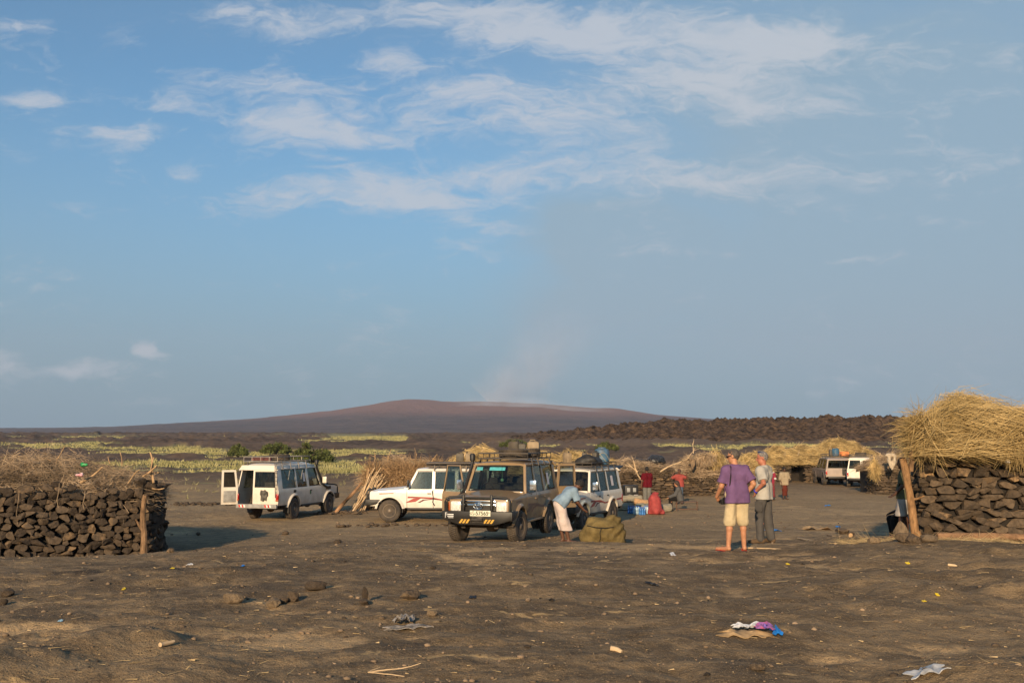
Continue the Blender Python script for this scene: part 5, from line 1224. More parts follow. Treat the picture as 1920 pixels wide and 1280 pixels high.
def stripes(c, sg, m0=None):
    """the swept red side decals"""
    m0 = m0 or M_DECAL
    for pts, m in (([(.71, .91), (-.20, .875), (-.64, .79), (-.64, .74), (-.20, .815), (.44, .845), (.52, .85), (.71, .84)], m0), ([(.79, .69), (.64, .765), (.50, .84), (.22, .845), (.42, .72), (.71, .685)], m0), ([(.36, .685), (.16, .80), (-.20, .822), (-.60, .76), (-.20, .80), (.10, .765), (.26, .685)], M_DECAL_B),
                   ([(-.66, .79), (-1.6, .84), (-2.36, .86), (-2.36, .80), (-1.6, .785), (-.66, .74)], m0), ([(1.74, 1.015), (1.22, 1.03), (1.22, 1.00), (1.74, .98)], m0)):
        c.decal('decal', pts, sg, m, c.o)
def spare_tyre(loc, rx=math.pi / 2, label='', r=.38, rz=0):
    b = wheel(None, 0, .0001, r, .23, 0, 'spare_tyre'); b.location = loc; b.rotation_euler = (rx, 0, rz); tag(b, label, 'tyre'); return b
def jerrycan(loc, rz, m, label, sz=(.34, .17, .46), rx=0.0):
    o = empty('jerrycan', loc, rz, label, 'jerrycan', 'jerrycans on the roof racks'); o.rotation_euler = (rx, 0, rz)
    b = MB(); b.box((0, 0, sz[2] * .46), (sz[0], sz[1], sz[2] * .86)); b.box((0, 0, sz[2] * .90), (sz[0] * .8, sz[1] * .8, sz[2] * .08)); b.build('can_body', m, o, bevel=.03)
    b = MB(); b.tube([(-sz[0] * .3, 0, sz[2] * .92), (-sz[0] * .3, 0, sz[2] * 1.02), (sz[0] * .12, 0, sz[2] * 1.02), (sz[0] * .12, 0, sz[2] * .92)], .014, 6); b.build('handle', m, o)
    b = MB(); b.lathe([(.03, 0), (.03, .05), (.02, .055)], 10, Matrix.Translation((sz[0] * .32, 0, sz[2] * .92)), 'z'); b.build('cap', M_BLACK, o); return o
def place(px, py, d):
    x = (px - 960) / F * d; return Vector((x, d, gz(x, d)))
def onroof(c, x, y, z=0): return c.o.matrix_world @ Vector((x, y, c.rz + z))
H = lambda deg: R(deg)      # heading: 0 = +X (right), 90 = away from the camera

# tan wagon, front towards the camera
p = Vector((-0.20, 26.45, 0)); p.z = gz(-.4, 25.2) * .5 + gz(.1, 27.7) * .5 + .06
tan = Car('parked_car', 'dusty tan off-roader facing the camera with black bull bar and open doors', p, H(-90 - 17), paint=M_TAN, steer=R(-9), roof=1.94, rtop=1.84)
tan.build(open_doors=(('front', -1),)); tan.front_end(True, plate=True); tan.mirror(1); tan.snorkel(-1); tan.rack(-2.2, .15, .14); tan.rear_end('barn', open_left=R(-82) if False else False, open_right=None, split=.1)
bpy.context.view_layer.update()
def swing_door(c, sg, a):
    """the front door, swung open on its front hinge: lower panel, window frame, pane, trim"""
    d = c.door('front_door', c.fd[1], c.fd[0], sg, c.o); w = c.wins[0]
    b = MB(); b.tube([(x, sg * (c.yw(z) - .012), z) for x, z in ((w[0] + .02, c.belt - .02), (w[1] + .02, c.rtop), (w[3] + .0, c.rtop), (w[2] + .0, c.belt - .02))], .026, 6); b.build('window_frame', c.paint, d, smooth=True)
    g = c.quadpanel('side_window', w[2], w[3], w[0], w[1], c.belt, c.rtop - .01, sg, M_GLASS, d, .004, -.014)
    b = MB(); b.box(((c.fd[0] + c.fd[1]) / 2, sg * (c.wb - .05), .82), (.75, .03, .5)); b.build('door_trim', M_BLACK, d, bevel=.01)
    hx = c.fd[0] - .01; hy = sg * c.wb; d.matrix_local = Matrix.Translation((hx, hy, 0)) @ Matrix.Rotation(a, 4, 'Z') @ Matrix.Translation((-hx, -hy, 0))
    b = MB(); x = c.fd[0] - .08; y = sg * (c.yw(c.belt) + .02); b.tube([(x, y - sg * .03, c.belt + .04), (x + .02, y + sg * .10, c.belt - .02), (x + .02, y + sg * .12, c.belt + .08)], .012, 6); m_ = b.build('mirror_arm', M_BLACK, d, smooth=True)
    b = MB(); b.box((x + .02, y + sg * .14, c.belt + .20), (.06, .17, .25)); b.build('mirror', M_MIRROR, d, bevel=.02)
    return d
swing_door(tan, -1, R(60))
stripes(tan, 1, mat('brown_decal', (0.15, 0.075, 0.06), .4, var=.2, dust=.3))
# its barn door at the back stands open towards the right of the picture
for o_ in [q for q in tan.o.children if q.name.startswith('rear_door_leaf')]:
    if min(v.co.y for v in o_.data.vertices) > -.05:
        hx, hy = tan.rear, tan.wb - .045; o_.matrix_local = Matrix.Translation((hx, hy, 0)) @ Matrix.Rotation(R(-128), 4, 'Z') @ Matrix.Translation((-hx, -hy, 0))
for yy, w_ in ((-.52, .16), (-.08, .34), (.12, .1)):    # blue shade film along the top of the windscreen
    zq = tan.rtop - .06; me = mesh_from('shade_film', [(tan.ws_top + .045 + dx, yy + dy, zq + dz) for dx, dy, dz in ((0, -w_ / 2, .03), (0, w_ / 2, .03), (.05, w_ / 2, -.05), (.05, -w_ / 2, -.05))], [(0, 1, 2, 3)]); obj('shade_film', me, M_TINTB, tan.o)
b = MB(); b.ball((tan.ws_top - .02, .06, tan.rtop - .36), .045); b.tube([(tan.ws_top - .02, .06, tan.rtop - .33), (tan.ws_top - .02, .06, tan.rtop - .08)], .005, 4); b.build('mirror_charm', mat('charm_green', (.25, .5, .3), .5), tan.o)
tan.decal('window_paper', [(-1.45, 1.30), (-1.65, 1.30), (-1.65, 1.62), (-1.45, 1.62)], 1, M_PAPER, tan.o, -.006)
spare_tyre(onroof(tan, -.42, .12, .115), 0, 'spare tyre lying flat on the front of the tan car rack').rotation_euler = (R(90), 0, 0)
spare_tyre(onroof(tan, -1.22, .30, .115), 0, 'second spare tyre farther back on the tan car rack', .33).rotation_euler = (R(86), 0, 1)
M_CAN = mat('olive_can', (0.055, 0.050, 0.040), .6, var=.3, dust=.3); M_CANT = mat('tan_can', (0.30, 0.22, 0.13), .6, var=.25, dust=.3); M_CANB = mat('blue_drum', (0.035, 0.13, 0.24), .5, var=.3, dust=.25)
jerrycan(onroof(tan, -1.75, -.25), tan.o.rotation_euler.z + 1.2, M_CAN, 'dark jerrycan at the back left of the tan car rack'); jerrycan(onroof(tan, -1.85, .28), tan.o.rotation_euler.z + 1.6, M_CANT, 'brown jerrycan at the back right of the tan car rack'); jerrycan(onroof(tan, -1.62, .02), tan.o.rotation_euler.z + .2, M_CAN, 'dark jerrycan in the middle of the tan car rack', (.3, .2, .40))

# white wagon seen from its left side
p = Vector((-3.0, 37.0, 0)); p.z = gz(-3, 37)
wag = Car('parked_car', 'white off-roader with red swoosh decals, side on and facing left', p, H(180 - 3), paint=M_WHITE)
wag.build(); wag.front_end(True, chrome=True); wag.mirror(1, m=M_BLACK); wag.rear_end('barn'); wag.rack(-2.25, .05, .10); stripes(wag, 1); bpy.context.view_layer.update()
b = MB(); b.tube([(-.17, wag.yw(1.1) + .01, 1.12), (-.22, wag.yw(.8) + .02, .85), (-.20, wag.yw(.7) + .02, .70), (-.27, wag.yw(.6) + .02, .58)], .017, 6); b.build('strap', M_BLACK, wag.o, smooth=True)
b = MB(); b.tube([(1.85, 1.0 - .10, .42), (2.30, .93, .40)], .01, 5); b.build('bumper_stay', M_BLACK, wag.o)
c = onroof(wag, -1.0, .1); lg = MB(); lg.box((0, 0, .07), (2.2, 1.0, .10), rz=.02); lo = lg.build('canvas_bedding', mat('grey_canvas', (.12, .10, .085), .9, var=.3, scale=4, bump=.02), None, bevel=.04, loc=c, rot=(0, 0, wag.o.rotation_euler.z)); tag(lo, 'flat dark canvas bedding on the side-on white car rack', 'canvas')  # the load is flat canvas bedding laid on the rack
for k, (xx, m_) in enumerate(((-1.05, M_CAN), (-1.40, M_CANT))): jerrycan(onroof(wag, xx, -.3, .12), wag.o.rotation_euler.z + .1 * k, m_, ('black', 'brown')[k] + ' jerrycan on top of the bedding of the side-on white car', (.28, .15, .34))

# second white wagon, behind the tan one, front towards the camera
p = Vector((2.10, 33.6, 0)); p.z = gz(2.2, 33.5)
wg2 = Car('parked_car', 'white off-roader with dark red decals behind the stooping man', p, H(-90 - 25), paint=M_WHITE2)
wg2.build(); wg2.front_end(True, chrome=True); wg2.mirror(1); wg2.rear_end('barn'); wg2.rack(-2.25, .2, .12); stripes(wg2, 1); bpy.context.view_layer.update()
wg2.decal('window_paper', [(-1.45, 1.30), (-1.68, 1.30), (-1.68, 1.64), (-1.45, 1.64)], 1, M_PAPER, wg2.o, -.006)
b = MB(); b.box((-2.75, .1, 1.86), (.75, 1.1, .05), ry=.18); b.build('raised_flap', M_BLACK, wg2.o, bevel=.01)
br = empty('barrel', onroof(wg2, -1.85, .30), wg2.o.rotation_euler.z, 'blue plastic barrel on the roof rack behind the stooping man', 'barrel')
b = MB(); b.lathe([(.22, 0), (.255, .04), (.26, .15), (.275, .17), (.265, .20), (.265, .34), (.275, .37), (.255, .40), (.245, .50), (.20, .545)], 22, None, 'z'); b.build('drum', M_CANB, br, smooth=True)
b = MB(); b.lathe([(.14, .545), (.15, .56), (.14, .60), (.05, .605)], 18, None, 'z'); b.build('lid', M_CANB, br, smooth=True)
for a_ in (.6, 2.2): b = MB(); b.tube([(.28 * math.cos(t) * .98, .28 * math.sin(t) * .98, .24 + .18 * math.sin(t * 2 + a_)) for t in np.linspace(0, 2 * math.pi, 20, endpoint=False)], .008, 5, closed=True); b.build('lashing', mat('pale_rope', (.45, .38, .25), .9), br)
jerrycan(onroof(wg2, -1.45, .22), wg2.o.rotation_euler.z, M_CAN, 'black jerrycan next to the blue barrel'); jerrycan(onroof(wg2, -1.05, -.05), wg2.o.rotation_euler.z + .4, M_CAN, 'dark jerrycan two places left of the blue barrel'); jerrycan(onroof(wg2, -.45, -.45), wg2.o.rotation_euler.z + .9, M_CANT, 'olive jerrycan at the left front of the second white car rack')
s_ = SDF((-.8, -.5, -.05), (.8, .5, .5), .035); s_.ell((0, 0, .12), (.7, .42, .17), .05); s_.ell((.35, .1, .2), (.3, .3, .14), .08); s_.noise(.05, (5, 5, 5), 3); s_.cut((0, 0, .0), (0, 0, -1))
lo = obj('luggage_tarp', s_.mesh('luggage_tarp'), mat('black_tarp', (.03, .028, .026), .6, var=.3, bump=.01), None, loc=onroof(wg2, -.75, .2), rot=(0, 0, wg2.o.rotation_euler.z)); tag(lo, 'black tarpaulin over luggage in front of the blue barrel', 'tarpaulin')

# long high-roofed van-bodied off-roader seen from behind
p = Vector((-8.55, 39.2, 0)); p.z = gz(-8.3, 39.0) - .0
van = Car('parked_car', 'ivory long off-roader seen from behind with its left rear door open', p, H(90 - 15), paint=M_WHITE2, xf=1.49, xr=-1.49, front=2.20, rear=-2.72, roof_r=-2.64, roof=2.02, rtop=1.84, rise=.04, fd=(.84, -.26), rd=None, cowl=.92, ws_top=.50,
          wins=((.76, .43, -.22, -.22), (-.42, -.42, -1.18, -1.18), (-1.30, -1.30, -2.36, -2.32)))
van.build(); van.front_end(True); van.mirror(-1, m=M_WHITE2); van.snorkel(-1); van.rear_end('van', open_left=R(-140), split=.20); van.rack(-2.55, .0, .17, mat('rack_alloy', (.28, .25, .22), .4, metal=.6, var=.2)); bpy.context.view_layer.update()
for k in (0, 1):
    w = van.wins[k + 1]; xm = (w[0] + w[2]) / 2; b = MB(); b.box((xm, -(van.yw(1.5) + .0), 1.5), (.03, .02, .62), rx=.175); b.build('window_divider', M_TRIM, van.o)
van.decal('window_paper', [(-.50, 1.36), (-.66, 1.36), (-.66, 1.68), (-.50, 1.68)], -1, M_PAPER, van.o, -.006)
van.decal('door_sticker', [(-.10, .86), (-.22, .86), (-.22, 1.02), (-.10, 1.02)], -1, M_GREEN, van.o)
b = MB(); b.box((-1.45, -van.yw(1.02) - .004, 1.03), (.20, .012, .10)); b.build('fuel_flap', M_BLACK, van.o, bevel=.006)
for y0 in (.42, -.62):                         # red and white reflective chevrons on the rear bumper
    for k in range(4):
        y = y0 + k * .065; me = mesh_from('reflector', [(van.rear - .104, y, .50), (van.rear - .104, y + .065, .50), (van.rear - .104, y + .095, .59), (van.rear - .104, y + .03, .59)], [(0, 1, 2, 3)]); obj('reflector', me, M_REFR if k % 2 else M_REFW, van.o)
b = MB(); b.prism([(-.38, .74), (-.30, .78), (-.25, .72), (-.16, .75), (-.17, .90), (-.13, .98), (-.16, 1.12), (-.25, 1.10), (-.31, 1.13), (-.37, 1.08), (-.43, 1.05), (-.44, .93), (-.39, .88)], van.rear - .07, van.rear - .008, 'x'); b.build('spare_bracket', mat('grubby_steel', (.10, .09, .075), .8, var=.6, scale=9), van.o)
b = MB(); 
for k in range(8): b.tube([(van.rear - .03, -.80, .9 + k * .14), (van.rear - .03, -.73, .9 + k * .14)], .010, 5)
for y_ in (-.80, -.73): b.tube([(van.rear - .03, y_, .85), (van.rear - .0, y_ * .92, 2.1)], .012, 5)
b.build('ladder', M_RACK, van.o)
spare_tyre(onroof(van, -1.35, -.12, .115), 0, 'tyre lying on the roof rack of the long van').rotation_euler = (R(90), 0, 0)
jr = MB(); jr.tube([(0, -.40, .065), (0, .40, .065)], .06, 10); tag(jr.build('bedroll', mat('faded_red_roll', (.22, .085, .07), .85, var=.35), None, smooth=True, loc=onroof(van, -2.3, .1), rot=(0, 0, van.o.rotation_euler.z)), 'faded red roll tied at the back of the long van rack', 'bedroll')

# far cars on the right: silver estate and white car with double rear doors
def far_car(label, px, py_d, head, paint, **kw):
    p = place(px, 0, py_d); c = Car('parked_car', label, p, H(head), paint=paint, **kw); c.build(); return c
sil = far_car('dusty silver off-roader at the back, seen from behind', 1556, 69.5, 84, M_SILVER, xf=1.42, xr=-1.42, front=2.30, rear=-2.5, wb=.95, wl=.92, wt=.76, belt=1.12, roof=1.84, rtop=1.74, cowl=1.0, ws_top=.35, roof_r=-2.25, fd=(.9, -.15), rd=(-.16, -1.05), hood_f=1.0,
               wins=((.80, .28, -.10, -.10), (-.2, -.2, -1.0, -1.0), (-1.1, -1.1, -2.2, -2.05)), flare=.02)
sil.front_end(False); sil.rear_end('gate'); sil.rack(-2.0, .1, .14); bpy.context.view_layer.update()
wh3 = far_car('white off-roader with double rear doors at the back', 1609, 66.5, 72, M_WHITE2, wb=.90, wl=.88, wt=.72, roof=1.90, rtop=1.80, flare=.03); wh3.front_end(False); wh3.rear_end('barn', split=.0); wh3.rack(-1.9, .1, .10); bpy.context.view_layer.update()
for c_ in (sil, wh3):                            # spare wheel carrier arms
    b = MB(); x = c_.rear - .06; b.tube([(x, -.12, .72), (x - .03, .0 - .45, .72), (x - .03, -.62, .95), (x - .03, -.45, 1.18), (x, -.12, 1.18)], .022, 6); b.box((x - .02, -.28, .95), (.06, .34, .34)); b.build('spare_carrier', M_BLACK, c_.o)
jerrycan(onroof(sil, -1.0, .3), sil.o.rotation_euler.z, M_CAN, 'dark jerrycan on the left of the silver car roof'); 
b = MB(); b.lathe([(.2, 0), (.24, .05), (.24, .45), (.18, .52)], 16, None, 'z'); tag(b.build('barrel', M_CANB, None, smooth=True, loc=onroof(sil, -.7, -.1)), 'small blue drum on the roof of the silver car', 'barrel')
b = MB(); b.box((0, 0, .16), (.6, .42, .32)); tag(b.build('orange_bag', mat('orange_bag', (.75, .25, .08), .8, var=.2), None, bevel=.1, loc=onroof(sil, -1.75, -.45), rot=(0, 0, .3)), 'orange bag at the back of the silver car roof', 'bag')
spare_tyre(onroof(wh3, -1.2, .0, .11), 0, 'dark tyre on the roof of the white car with double doors', .34).rotation_euler = (R(90), 0, 0)
# ------------------------------------------------------------------ people: one continuous body each, clothes and hair as children
def skin(name, c): return mat('skin_' + name, c, .55, var=.12, scale=14, spec=.4)
SK_SUN = skin('sunburnt', (0.46, 0.215, 0.115)); SK_RED = skin('ruddy', (0.40, 0.15, 0.09)); SK_DARK = skin('dark', (0.085, 0.040, 0.024)); SK_DARK2 = skin('brown', (0.12, 0.055, 0.032))
def cloth(name, c, **k): return mat('cloth_' + name, c, .9, var=.14, scale=5, bump=.006, bscale=60, spec=.15, **k)
V = lambda *a: np.array(a, float)
def unit(v): v = np.array(v, float); return v / np.linalg.norm(v)
def pose(h=1.78, lean=(0, 0), hip=None, feet=None, knees=None, arms=None, head=(0, 0), twist=0.0, crouch=0.0):
    """joints of a figure that faces +y; x to its right. lean: chest shift (x,y) relative to the pelvis per metre"""
    k = h / 1.78; J = {}
    J['pel'] = V(0, 0, .95 * k - crouch) if hip is None else np.array(hip, float)
    up = unit((lean[0], lean[1], 1)); J['up'] = up; ct, st = math.cos(twist), math.sin(twist); rt = unit(np.cross(unit((-st, ct, 0)), up)); J['rt'] = rt; J['fw'] = np.cross(up, rt)
    J['wai'] = J['pel'] + up * .14 * k; J['che'] = J['pel'] + up * .36 * k; J['nec'] = J['pel'] + up * .53 * k; J['k'] = k
    hu = unit(up + V(head[0], head[1], 0)); J['hu'] = hu; J['hea'] = J['nec'] + hu * .165 * k + J['fw'] * .02
    for s_, n in ((-1, 'l'), (1, 'r')):
        J['sh' + n] = J['nec'] + rt * s_ * .178 * k - up * .072 * k; J['hi' + n] = J['pel'] + V(1, 0, 0) * s_ * .095 * k
        f = (feet or {}).get(n, (s_ * .12, 0.0, 0.0)); J['an' + n] = V(f[0], f[1], .085 * k + f[2]); J['to' + n] = J['an' + n] + V(*(f[3] if len(f) > 3 else (s_ * .05, .15, 0))) - V(0, 0, .055 * k)
        mid = (J['hi' + n] + J['an' + n]) / 2; d = J['an' + n] - J['hi' + n]; L = np.linalg.norm(d); half = .435 * k; off = math.sqrt(max(half ** 2 - (L / 2) ** 2, 1e-4)); kd = V(*((knees or {}).get(n, (0, 1, 0)))); kd = kd - d * (kd @ d) / (L * L); J['kn' + n] = mid + unit(kd) * off
        a = (arms or {}).get(n, ((s_ * .25, 0, -1), (s_ * .05, .12, -1), (0, .1, -1)))
        J['el' + n] = J['sh' + n] + unit(a[0]) * .29 * k; J['wr' + n] = J['el' + n] + unit(a[1]) * .255 * k; J['ha' + n] = J['wr' + n] + unit(a[2]) * .085 * k; J['hd' + n] = unit(a[2])
    return J
def person(label, loc, rz, J, skin_m, parts, h=.012, hair=None, hair_m=None, seed=1, build=1.0, face=True, beard=False, scale=1.0):
    """parts: list of dicts for clothes: kind, material and cuts"""
    root = empty('person', loc, rz, label, 'person'); root.scale = (scale,) * 3; k = J['k']; up, rt, fw, hu = J['up'], J['rt'], J['fw'], J['hu']
    pts = np.array([v for q, v in J.items() if q not in ('k', 'up', 'rt', 'fw', 'hu', 'hdl', 'hdr')]); lo = pts.min(0) - .22; hi = pts.max(0) + .22; lo[2] = min(lo[2], -.02)
    b = build
    def torso(s, g=0.0, bl=0.05):
        s.cone(J['pel'] - rt * .07 * k, J['wai'] - rt * .075 * k, (.105 * b) * k + g, (.098 * b) * k + g, bl); s.cone(J['pel'] + rt * .07 * k, J['wai'] + rt * .075 * k, (.105 * b) * k + g, (.098 * b) * k + g, bl)
        s.cone(J['wai'] - rt * .07 * k, J['che'] - rt * .085 * k, .098 * b * k + g, .105 * b * k + g, bl); s.cone(J['wai'] + rt * .07 * k, J['che'] + rt * .085 * k, .098 * b * k + g, .105 * b * k + g, bl)
        s.cone(J['che'] - rt * .085 * k, J['shl'] + rt * .04 - up * .03, .105 * b * k + g, .072 * k + g, bl); s.cone(J['che'] + rt * .085 * k, J['shr'] - rt * .04 - up * .03, .105 * b * k + g, .072 * k + g, bl)
        s.cone(J['shl'], J['shr'], .056 * k + g, .056 * k + g, bl); s.cone(J['nec'] - up * .035 * k, J['shl'] + rt * .03, .056 * k + g * .7, .046 * k + g, bl); s.cone(J['nec'] - up * .035 * k, J['shr'] - rt * .03, .056 * k + g * .7, .046 * k + g, bl)
    def leg(s, n, g=0.0, bl=.04, to=1.0):
        s.cone(J['hi' + n], J['kn' + n], .088 * b * k + g, .058 * k + g, bl)
        if to > .5:
            m = J['kn' + n] * .7 + J['an' + n] * .3 - V(0, .018, 0); s.cone(J['kn' + n], m, .055 * k + g, .057 * k + g, .02); s.cone(m, J['an' + n], .055 * k + g, .038 * k + g, .02)
    def arm(s, n, g=0.0, bl=.03): s.cone(J['sh' + n], J['el' + n], .056 * k + g, .044 * k + g, bl); s.cone(J['el' + n], J['wr' + n], .044 * k + g, .029 * k + g, .015)
    s = SDF(lo, hi, h); torso(s)
    for n, sg in (('l', -1), ('r', 1)):
        leg(s, n); arm(s, n)
        s.cone(J['an' + n] - V(0, .03, .035 * k), J['to' + n], .040 * k, .030 * k, .02); s.cone(J['to' + n], J['to' + n] + unit((J['to' + n] - J['an' + n]) * V(1, 1, 0)) * .06 * k, .031 * k, .022 * k, .015)
        # hand: palm, four fingers, thumb from the side
        w, hd = J['wr' + n], J['hd' + n]; sd_ = unit(np.cross(hd, fw + V(.01, .02, .03))); nm = np.cross(hd, sd_); cu = (J.get('curl' + n, .35))
        s.cone(w, w + hd * .075 * k, .026 * k, .034 * k, .012, flat=(nm, .55))
        for q, L in ((-1.5, .062), (-.5, .075), (.5, .072), (1.5, .056)):
            f0 = w + hd * .080 * k + sd_ * q * .017 * k; f1 = f0 + (hd * (1 - cu * .4) + nm * cu * sg) * L * .5 * k; f2 = f1 + (hd * (1 - cu) + nm * cu * 1.4 * sg) * L * .5 * k; s.cone(f0, f1, .0095 * k, .009 * k, .004); s.cone(f1, f2, .009 * k, .0075 * k, .003)
        t0 = w + hd * .03 * k + sd_ * .028 * k * -sg; t1 = t0 + (hd * .6 - sd_ * sg * .7 + nm * .2 * sg) * .04 * k; s.cone(t0, t1, .014 * k, .011 * k, .008); s.cone(t1, t1 + (hd * .9 - sd_ * sg * .15) * .03 * k, .011 * k, .009 * k, .004)
    s.cone(J['nec'] - up * .04, J['hea'] - hu * .05, .060 * k, .056 * k, .03)
    hf = unit(fw - hu * (fw @ hu) + J.get('look', V(0, 0, 0))); hr = np.cross(hf, hu); c = J['hea']; Mh = np.stack([hr, hf, hu], 1)
    s.ell(c + hu * .03 * k - hf * .005, (.076 * k, .098 * k, .108 * k), .02, Mh); s.ell(c - hu * .055 * k + hf * .035 * k, (.058 * k, .062 * k, .068 * k), .03, Mh)
    if face:
        s.cone(c + hf * .093 * k + hu * .018 * k, c + hf * .116 * k - hu * .022 * k, .009 * k, .015 * k, .010)          # nose
        s.cone(c + hf * .088 * k + hu * .03 * k - hr * .03 * k, c + hf * .088 * k + hu * .03 * k + hr * .03 * k, .010 * k, .010 * k, .012)       # brow
        s.ell(c - hu * .092 * k + hf * .072 * k, (.022 * k, .020 * k, .018 * k), .015, Mh)                             # chin
        s.cone(c - hu * .056 * k + hf * .090 * k - hr * .018 * k, c - hu * .056 * k + hf * .090 * k + hr * .018 * k, .008 * k, .008 * k, .006)   # lips
        for sg in (-1, 1): s.ell(c + hr * sg * .079 * k - hf * .012 * k - hu * .005 * k, (.012 * k, .022 * k, .034 * k), .008, Mh)
    obj('body', s.mesh('body'), skin_m, root)
    if face:
        e = MB()
        for sg in (-1, 1): e.ball(c + hf * .088 * k + hr * sg * .033 * k + hu * .008 * k, .011 * k, 8, 6)
        e.build('eyes', mat('eye_dark', (.03, .02, .018), .3), root, smooth=True)
    if hair:
        q = SDF(c - .26, c + .26, min(h, .011)); g = hair.get('g', .012) * k
        q.ell(c + hu * .034 * k - hf * .012 * k, (.077 * k + g, .098 * k + g, .106 * k + g), .02, Mh)
        if hair.get('long'):
            q.cone(c - hf * .05 * k, c - hf * .07 * k - hu * hair['long'], .085 * k, .06 * k, .04); q.cut(c + hf * .045 * k, hf) if False else None
        q.cut(c + hu * (hair.get('front', .045)) * k + hf * .075 * k, hf * 1.0 - hu * hair.get('slope', .85)); 
        if not hair.get('long'): q.cut(c - hu * hair.get('low', .05) * k - hf * .03, -hu + hf * .45)
        q.noise(hair.get('rough', .006), (45, 45, 45), seed); obj('hair', q.mesh('hair'), hair_m, root)
    if beard:
        q = SDF(c - .2, c + .2, .011); q.ell(c - hu * .062 * k + hf * .034 * k, (.064 * k, .070 * k, .070 * k), .02, Mh); q.cut(c - hu * .045 * k, hu); obj('beard', q.mesh('beard'), hair_m, root)
    for p in parts:
        kd = p['kind']; q = SDF(lo - .06, hi + .06, h)
        if kd == 'shirt':
            g = p.get('g', .016); torso(q, g, .06); q.cone(J['wai'] - rt * .075 * k, J['pel'] - up * .09 * k - rt * .075 * k, .124 * b * k + g, .138 * b * k + g, .05); q.cone(J['wai'] + rt * .075 * k, J['pel'] - up * .09 * k + rt * .075 * k, .124 * b * k + g, .138 * b * k + g, .05)
            for n in ('l', 'r'):
                e = J['sh' + n] + (J['el' + n] - J['sh' + n]) * p.get('sleeve', .72); q.cone(J['sh' + n], e, .062 * k + g, .058 * k + g + p.get('wide', .006), .03)
                if p.get('sleeve', .72) >= 1: q.cone(J['el' + n], J['wr' + n], .050 * k + g, .038 * k + g, .02)
            q.noise(p.get('fold', .010), p.get('fs', (9, 9, 5)), seed + 2); q.noise(.004, (26, 26, 16), seed + 3)
            q.cut(J['pel'] - up * p.get('hem', .06) * k, -up); q.cut(J['nec'] + up * .035 * k, up)
            for n in ('l', 'r'):                    # clean sleeve ends
                if p.get('sleeve', .72) < 1:
                    d = unit(J['el' + n] - J['sh' + n]); e = J['sh' + n] + (J['el' + n] - J['sh' + n]) * p.get('sleeve', .72)
                    X, Y, Z = np.meshgrid(*q.ax, indexing='ij', sparse=True); dist = (X - e[0]) * d[0] + (Y - e[1]) * d[1] + (Z - e[2]) * d[2]; rr_ = np.sqrt((X - e[0]) ** 2 + (Y - e[1]) ** 2 + (Z - e[2]) ** 2)
                    near = rr_ < .105 * k; q.g = np.where(near, np.maximum(q.g, dist), q.g)
        elif kd == 'legs':
            g = p.get('g', .018); to = p['to']   # fraction of the way from hip (0) over knee (1) to ankle (2)
            q.cone(J['pel'] - rt * .07 * k, J['wai'] - rt * .07 * k - up * .06, .108 * b * k + g, .104 * b * k + g, .05); q.cone(J['pel'] + rt * .07 * k, J['wai'] + rt * .07 * k - up * .06, .108 * b * k + g, .104 * b * k + g, .05)
            for n in ('l', 'r'):
                q.cone(J['hi' + n], J['kn' + n], .094 * b * k + g, .070 * k + g + p.get('flare', 0) * .5, .04)
                if to > 1: e = J['kn' + n] + (J['an' + n] - J['kn' + n]) * (to - 1); q.cone(J['kn' + n], e, .068 * k + g + p.get('flare', 0) * .5, .052 * k + g + p.get('flare', 0), .02)
            q.noise(p.get('fold', .009), (10, 10, 6), seed + 5); q.noise(.004, (24, 24, 14), seed + 6)
            q.cut(J['wai'], up)
            if 'zcut' in p: q.cut((0, 0, p['zcut']), (0, 0, -1))
        elif kd == 'skirt':
            g = p.get('g', .02); zc = p['zcut']; e = V(0, 0, zc) + (J['anl'] + J['anr']) / 2 * V(1, 1, 0); kk = (J['knl'] + J['knr']) / 2
            for sg in (-1, 1):
                q.cone(J['pel'] + rt * sg * .06 * k, kk + rt * sg * p.get('w', .08), .112 * k + g, .10 * k + g, .06); q.cone(kk + rt * sg * p.get('w', .08), e + rt * sg * p.get('w', .08), .10 * k + g, .105 * k + g + p.get('flare', 0), .06)
            q.cone(J['pel'], J['wai'], .12 * k + g, .11 * k, .05); q.noise(p.get('fold', .014), (11, 11, 3), seed + 7); q.cut(J['wai'] - up * .03, up); q.cut((0, 0, zc), (0, 0, -1))
        elif kd == 'shoes':
            for n in ('l', 'r'): q.cone(J['an' + n] - V(0, .04, .03 * k), J['to' + n] + V(0, 0, .005), .050 * k, .042 * k, .03); q.cone(J['to' + n], J['to' + n] + unit((J['to' + n] - J['an' + n]) * V(1, 1, 0)) * .07 * k, .043 * k, .030 * k, .02)
            q.cut((0, 0, .002), (0, 0, -1))
        elif kd == 'sandals':
            m_ = MB()
            for n in ('l', 'r'):
                d = unit((J['to' + n] - J['an' + n]) * V(1, 1, 0)); cc = (J['an' + n] + J['to' + n]) / 2 + d * .02; cc[2] = .008; m_.box(cc, (.095, .26, .014), rz=math.atan2(-d[0], d[1]))
                m_.tube([cc + V(-.045, .0, .005), cc + V(0, .05, .06), cc + V(.045, .0, .005)], .010, 6)
            m_.build('sandals', p['m'], root, bevel=.004); continue
        elif kd == 'shawl':
            q.cone(J['shl'] + up * .02, J['shr'] + up * .02, .085 * k, .085 * k, .04); q.cone(J['shl'], J['ell'], .075 * k, .08 * k, .04); q.cone(J['shr'], J['elr'], .075 * k, .08 * k, .04); q.cone(J['nec'], J['wai'], .14 * k, .13 * k, .06); q.noise(.014, (10, 10, 4), seed + 8); q.cut(J['wai'] + up * .02, -up); q.cut(J['nec'] + up * .06, up)
        obj(p['name'], q.mesh(p['name']), p['m'], root)
    return root, Mh
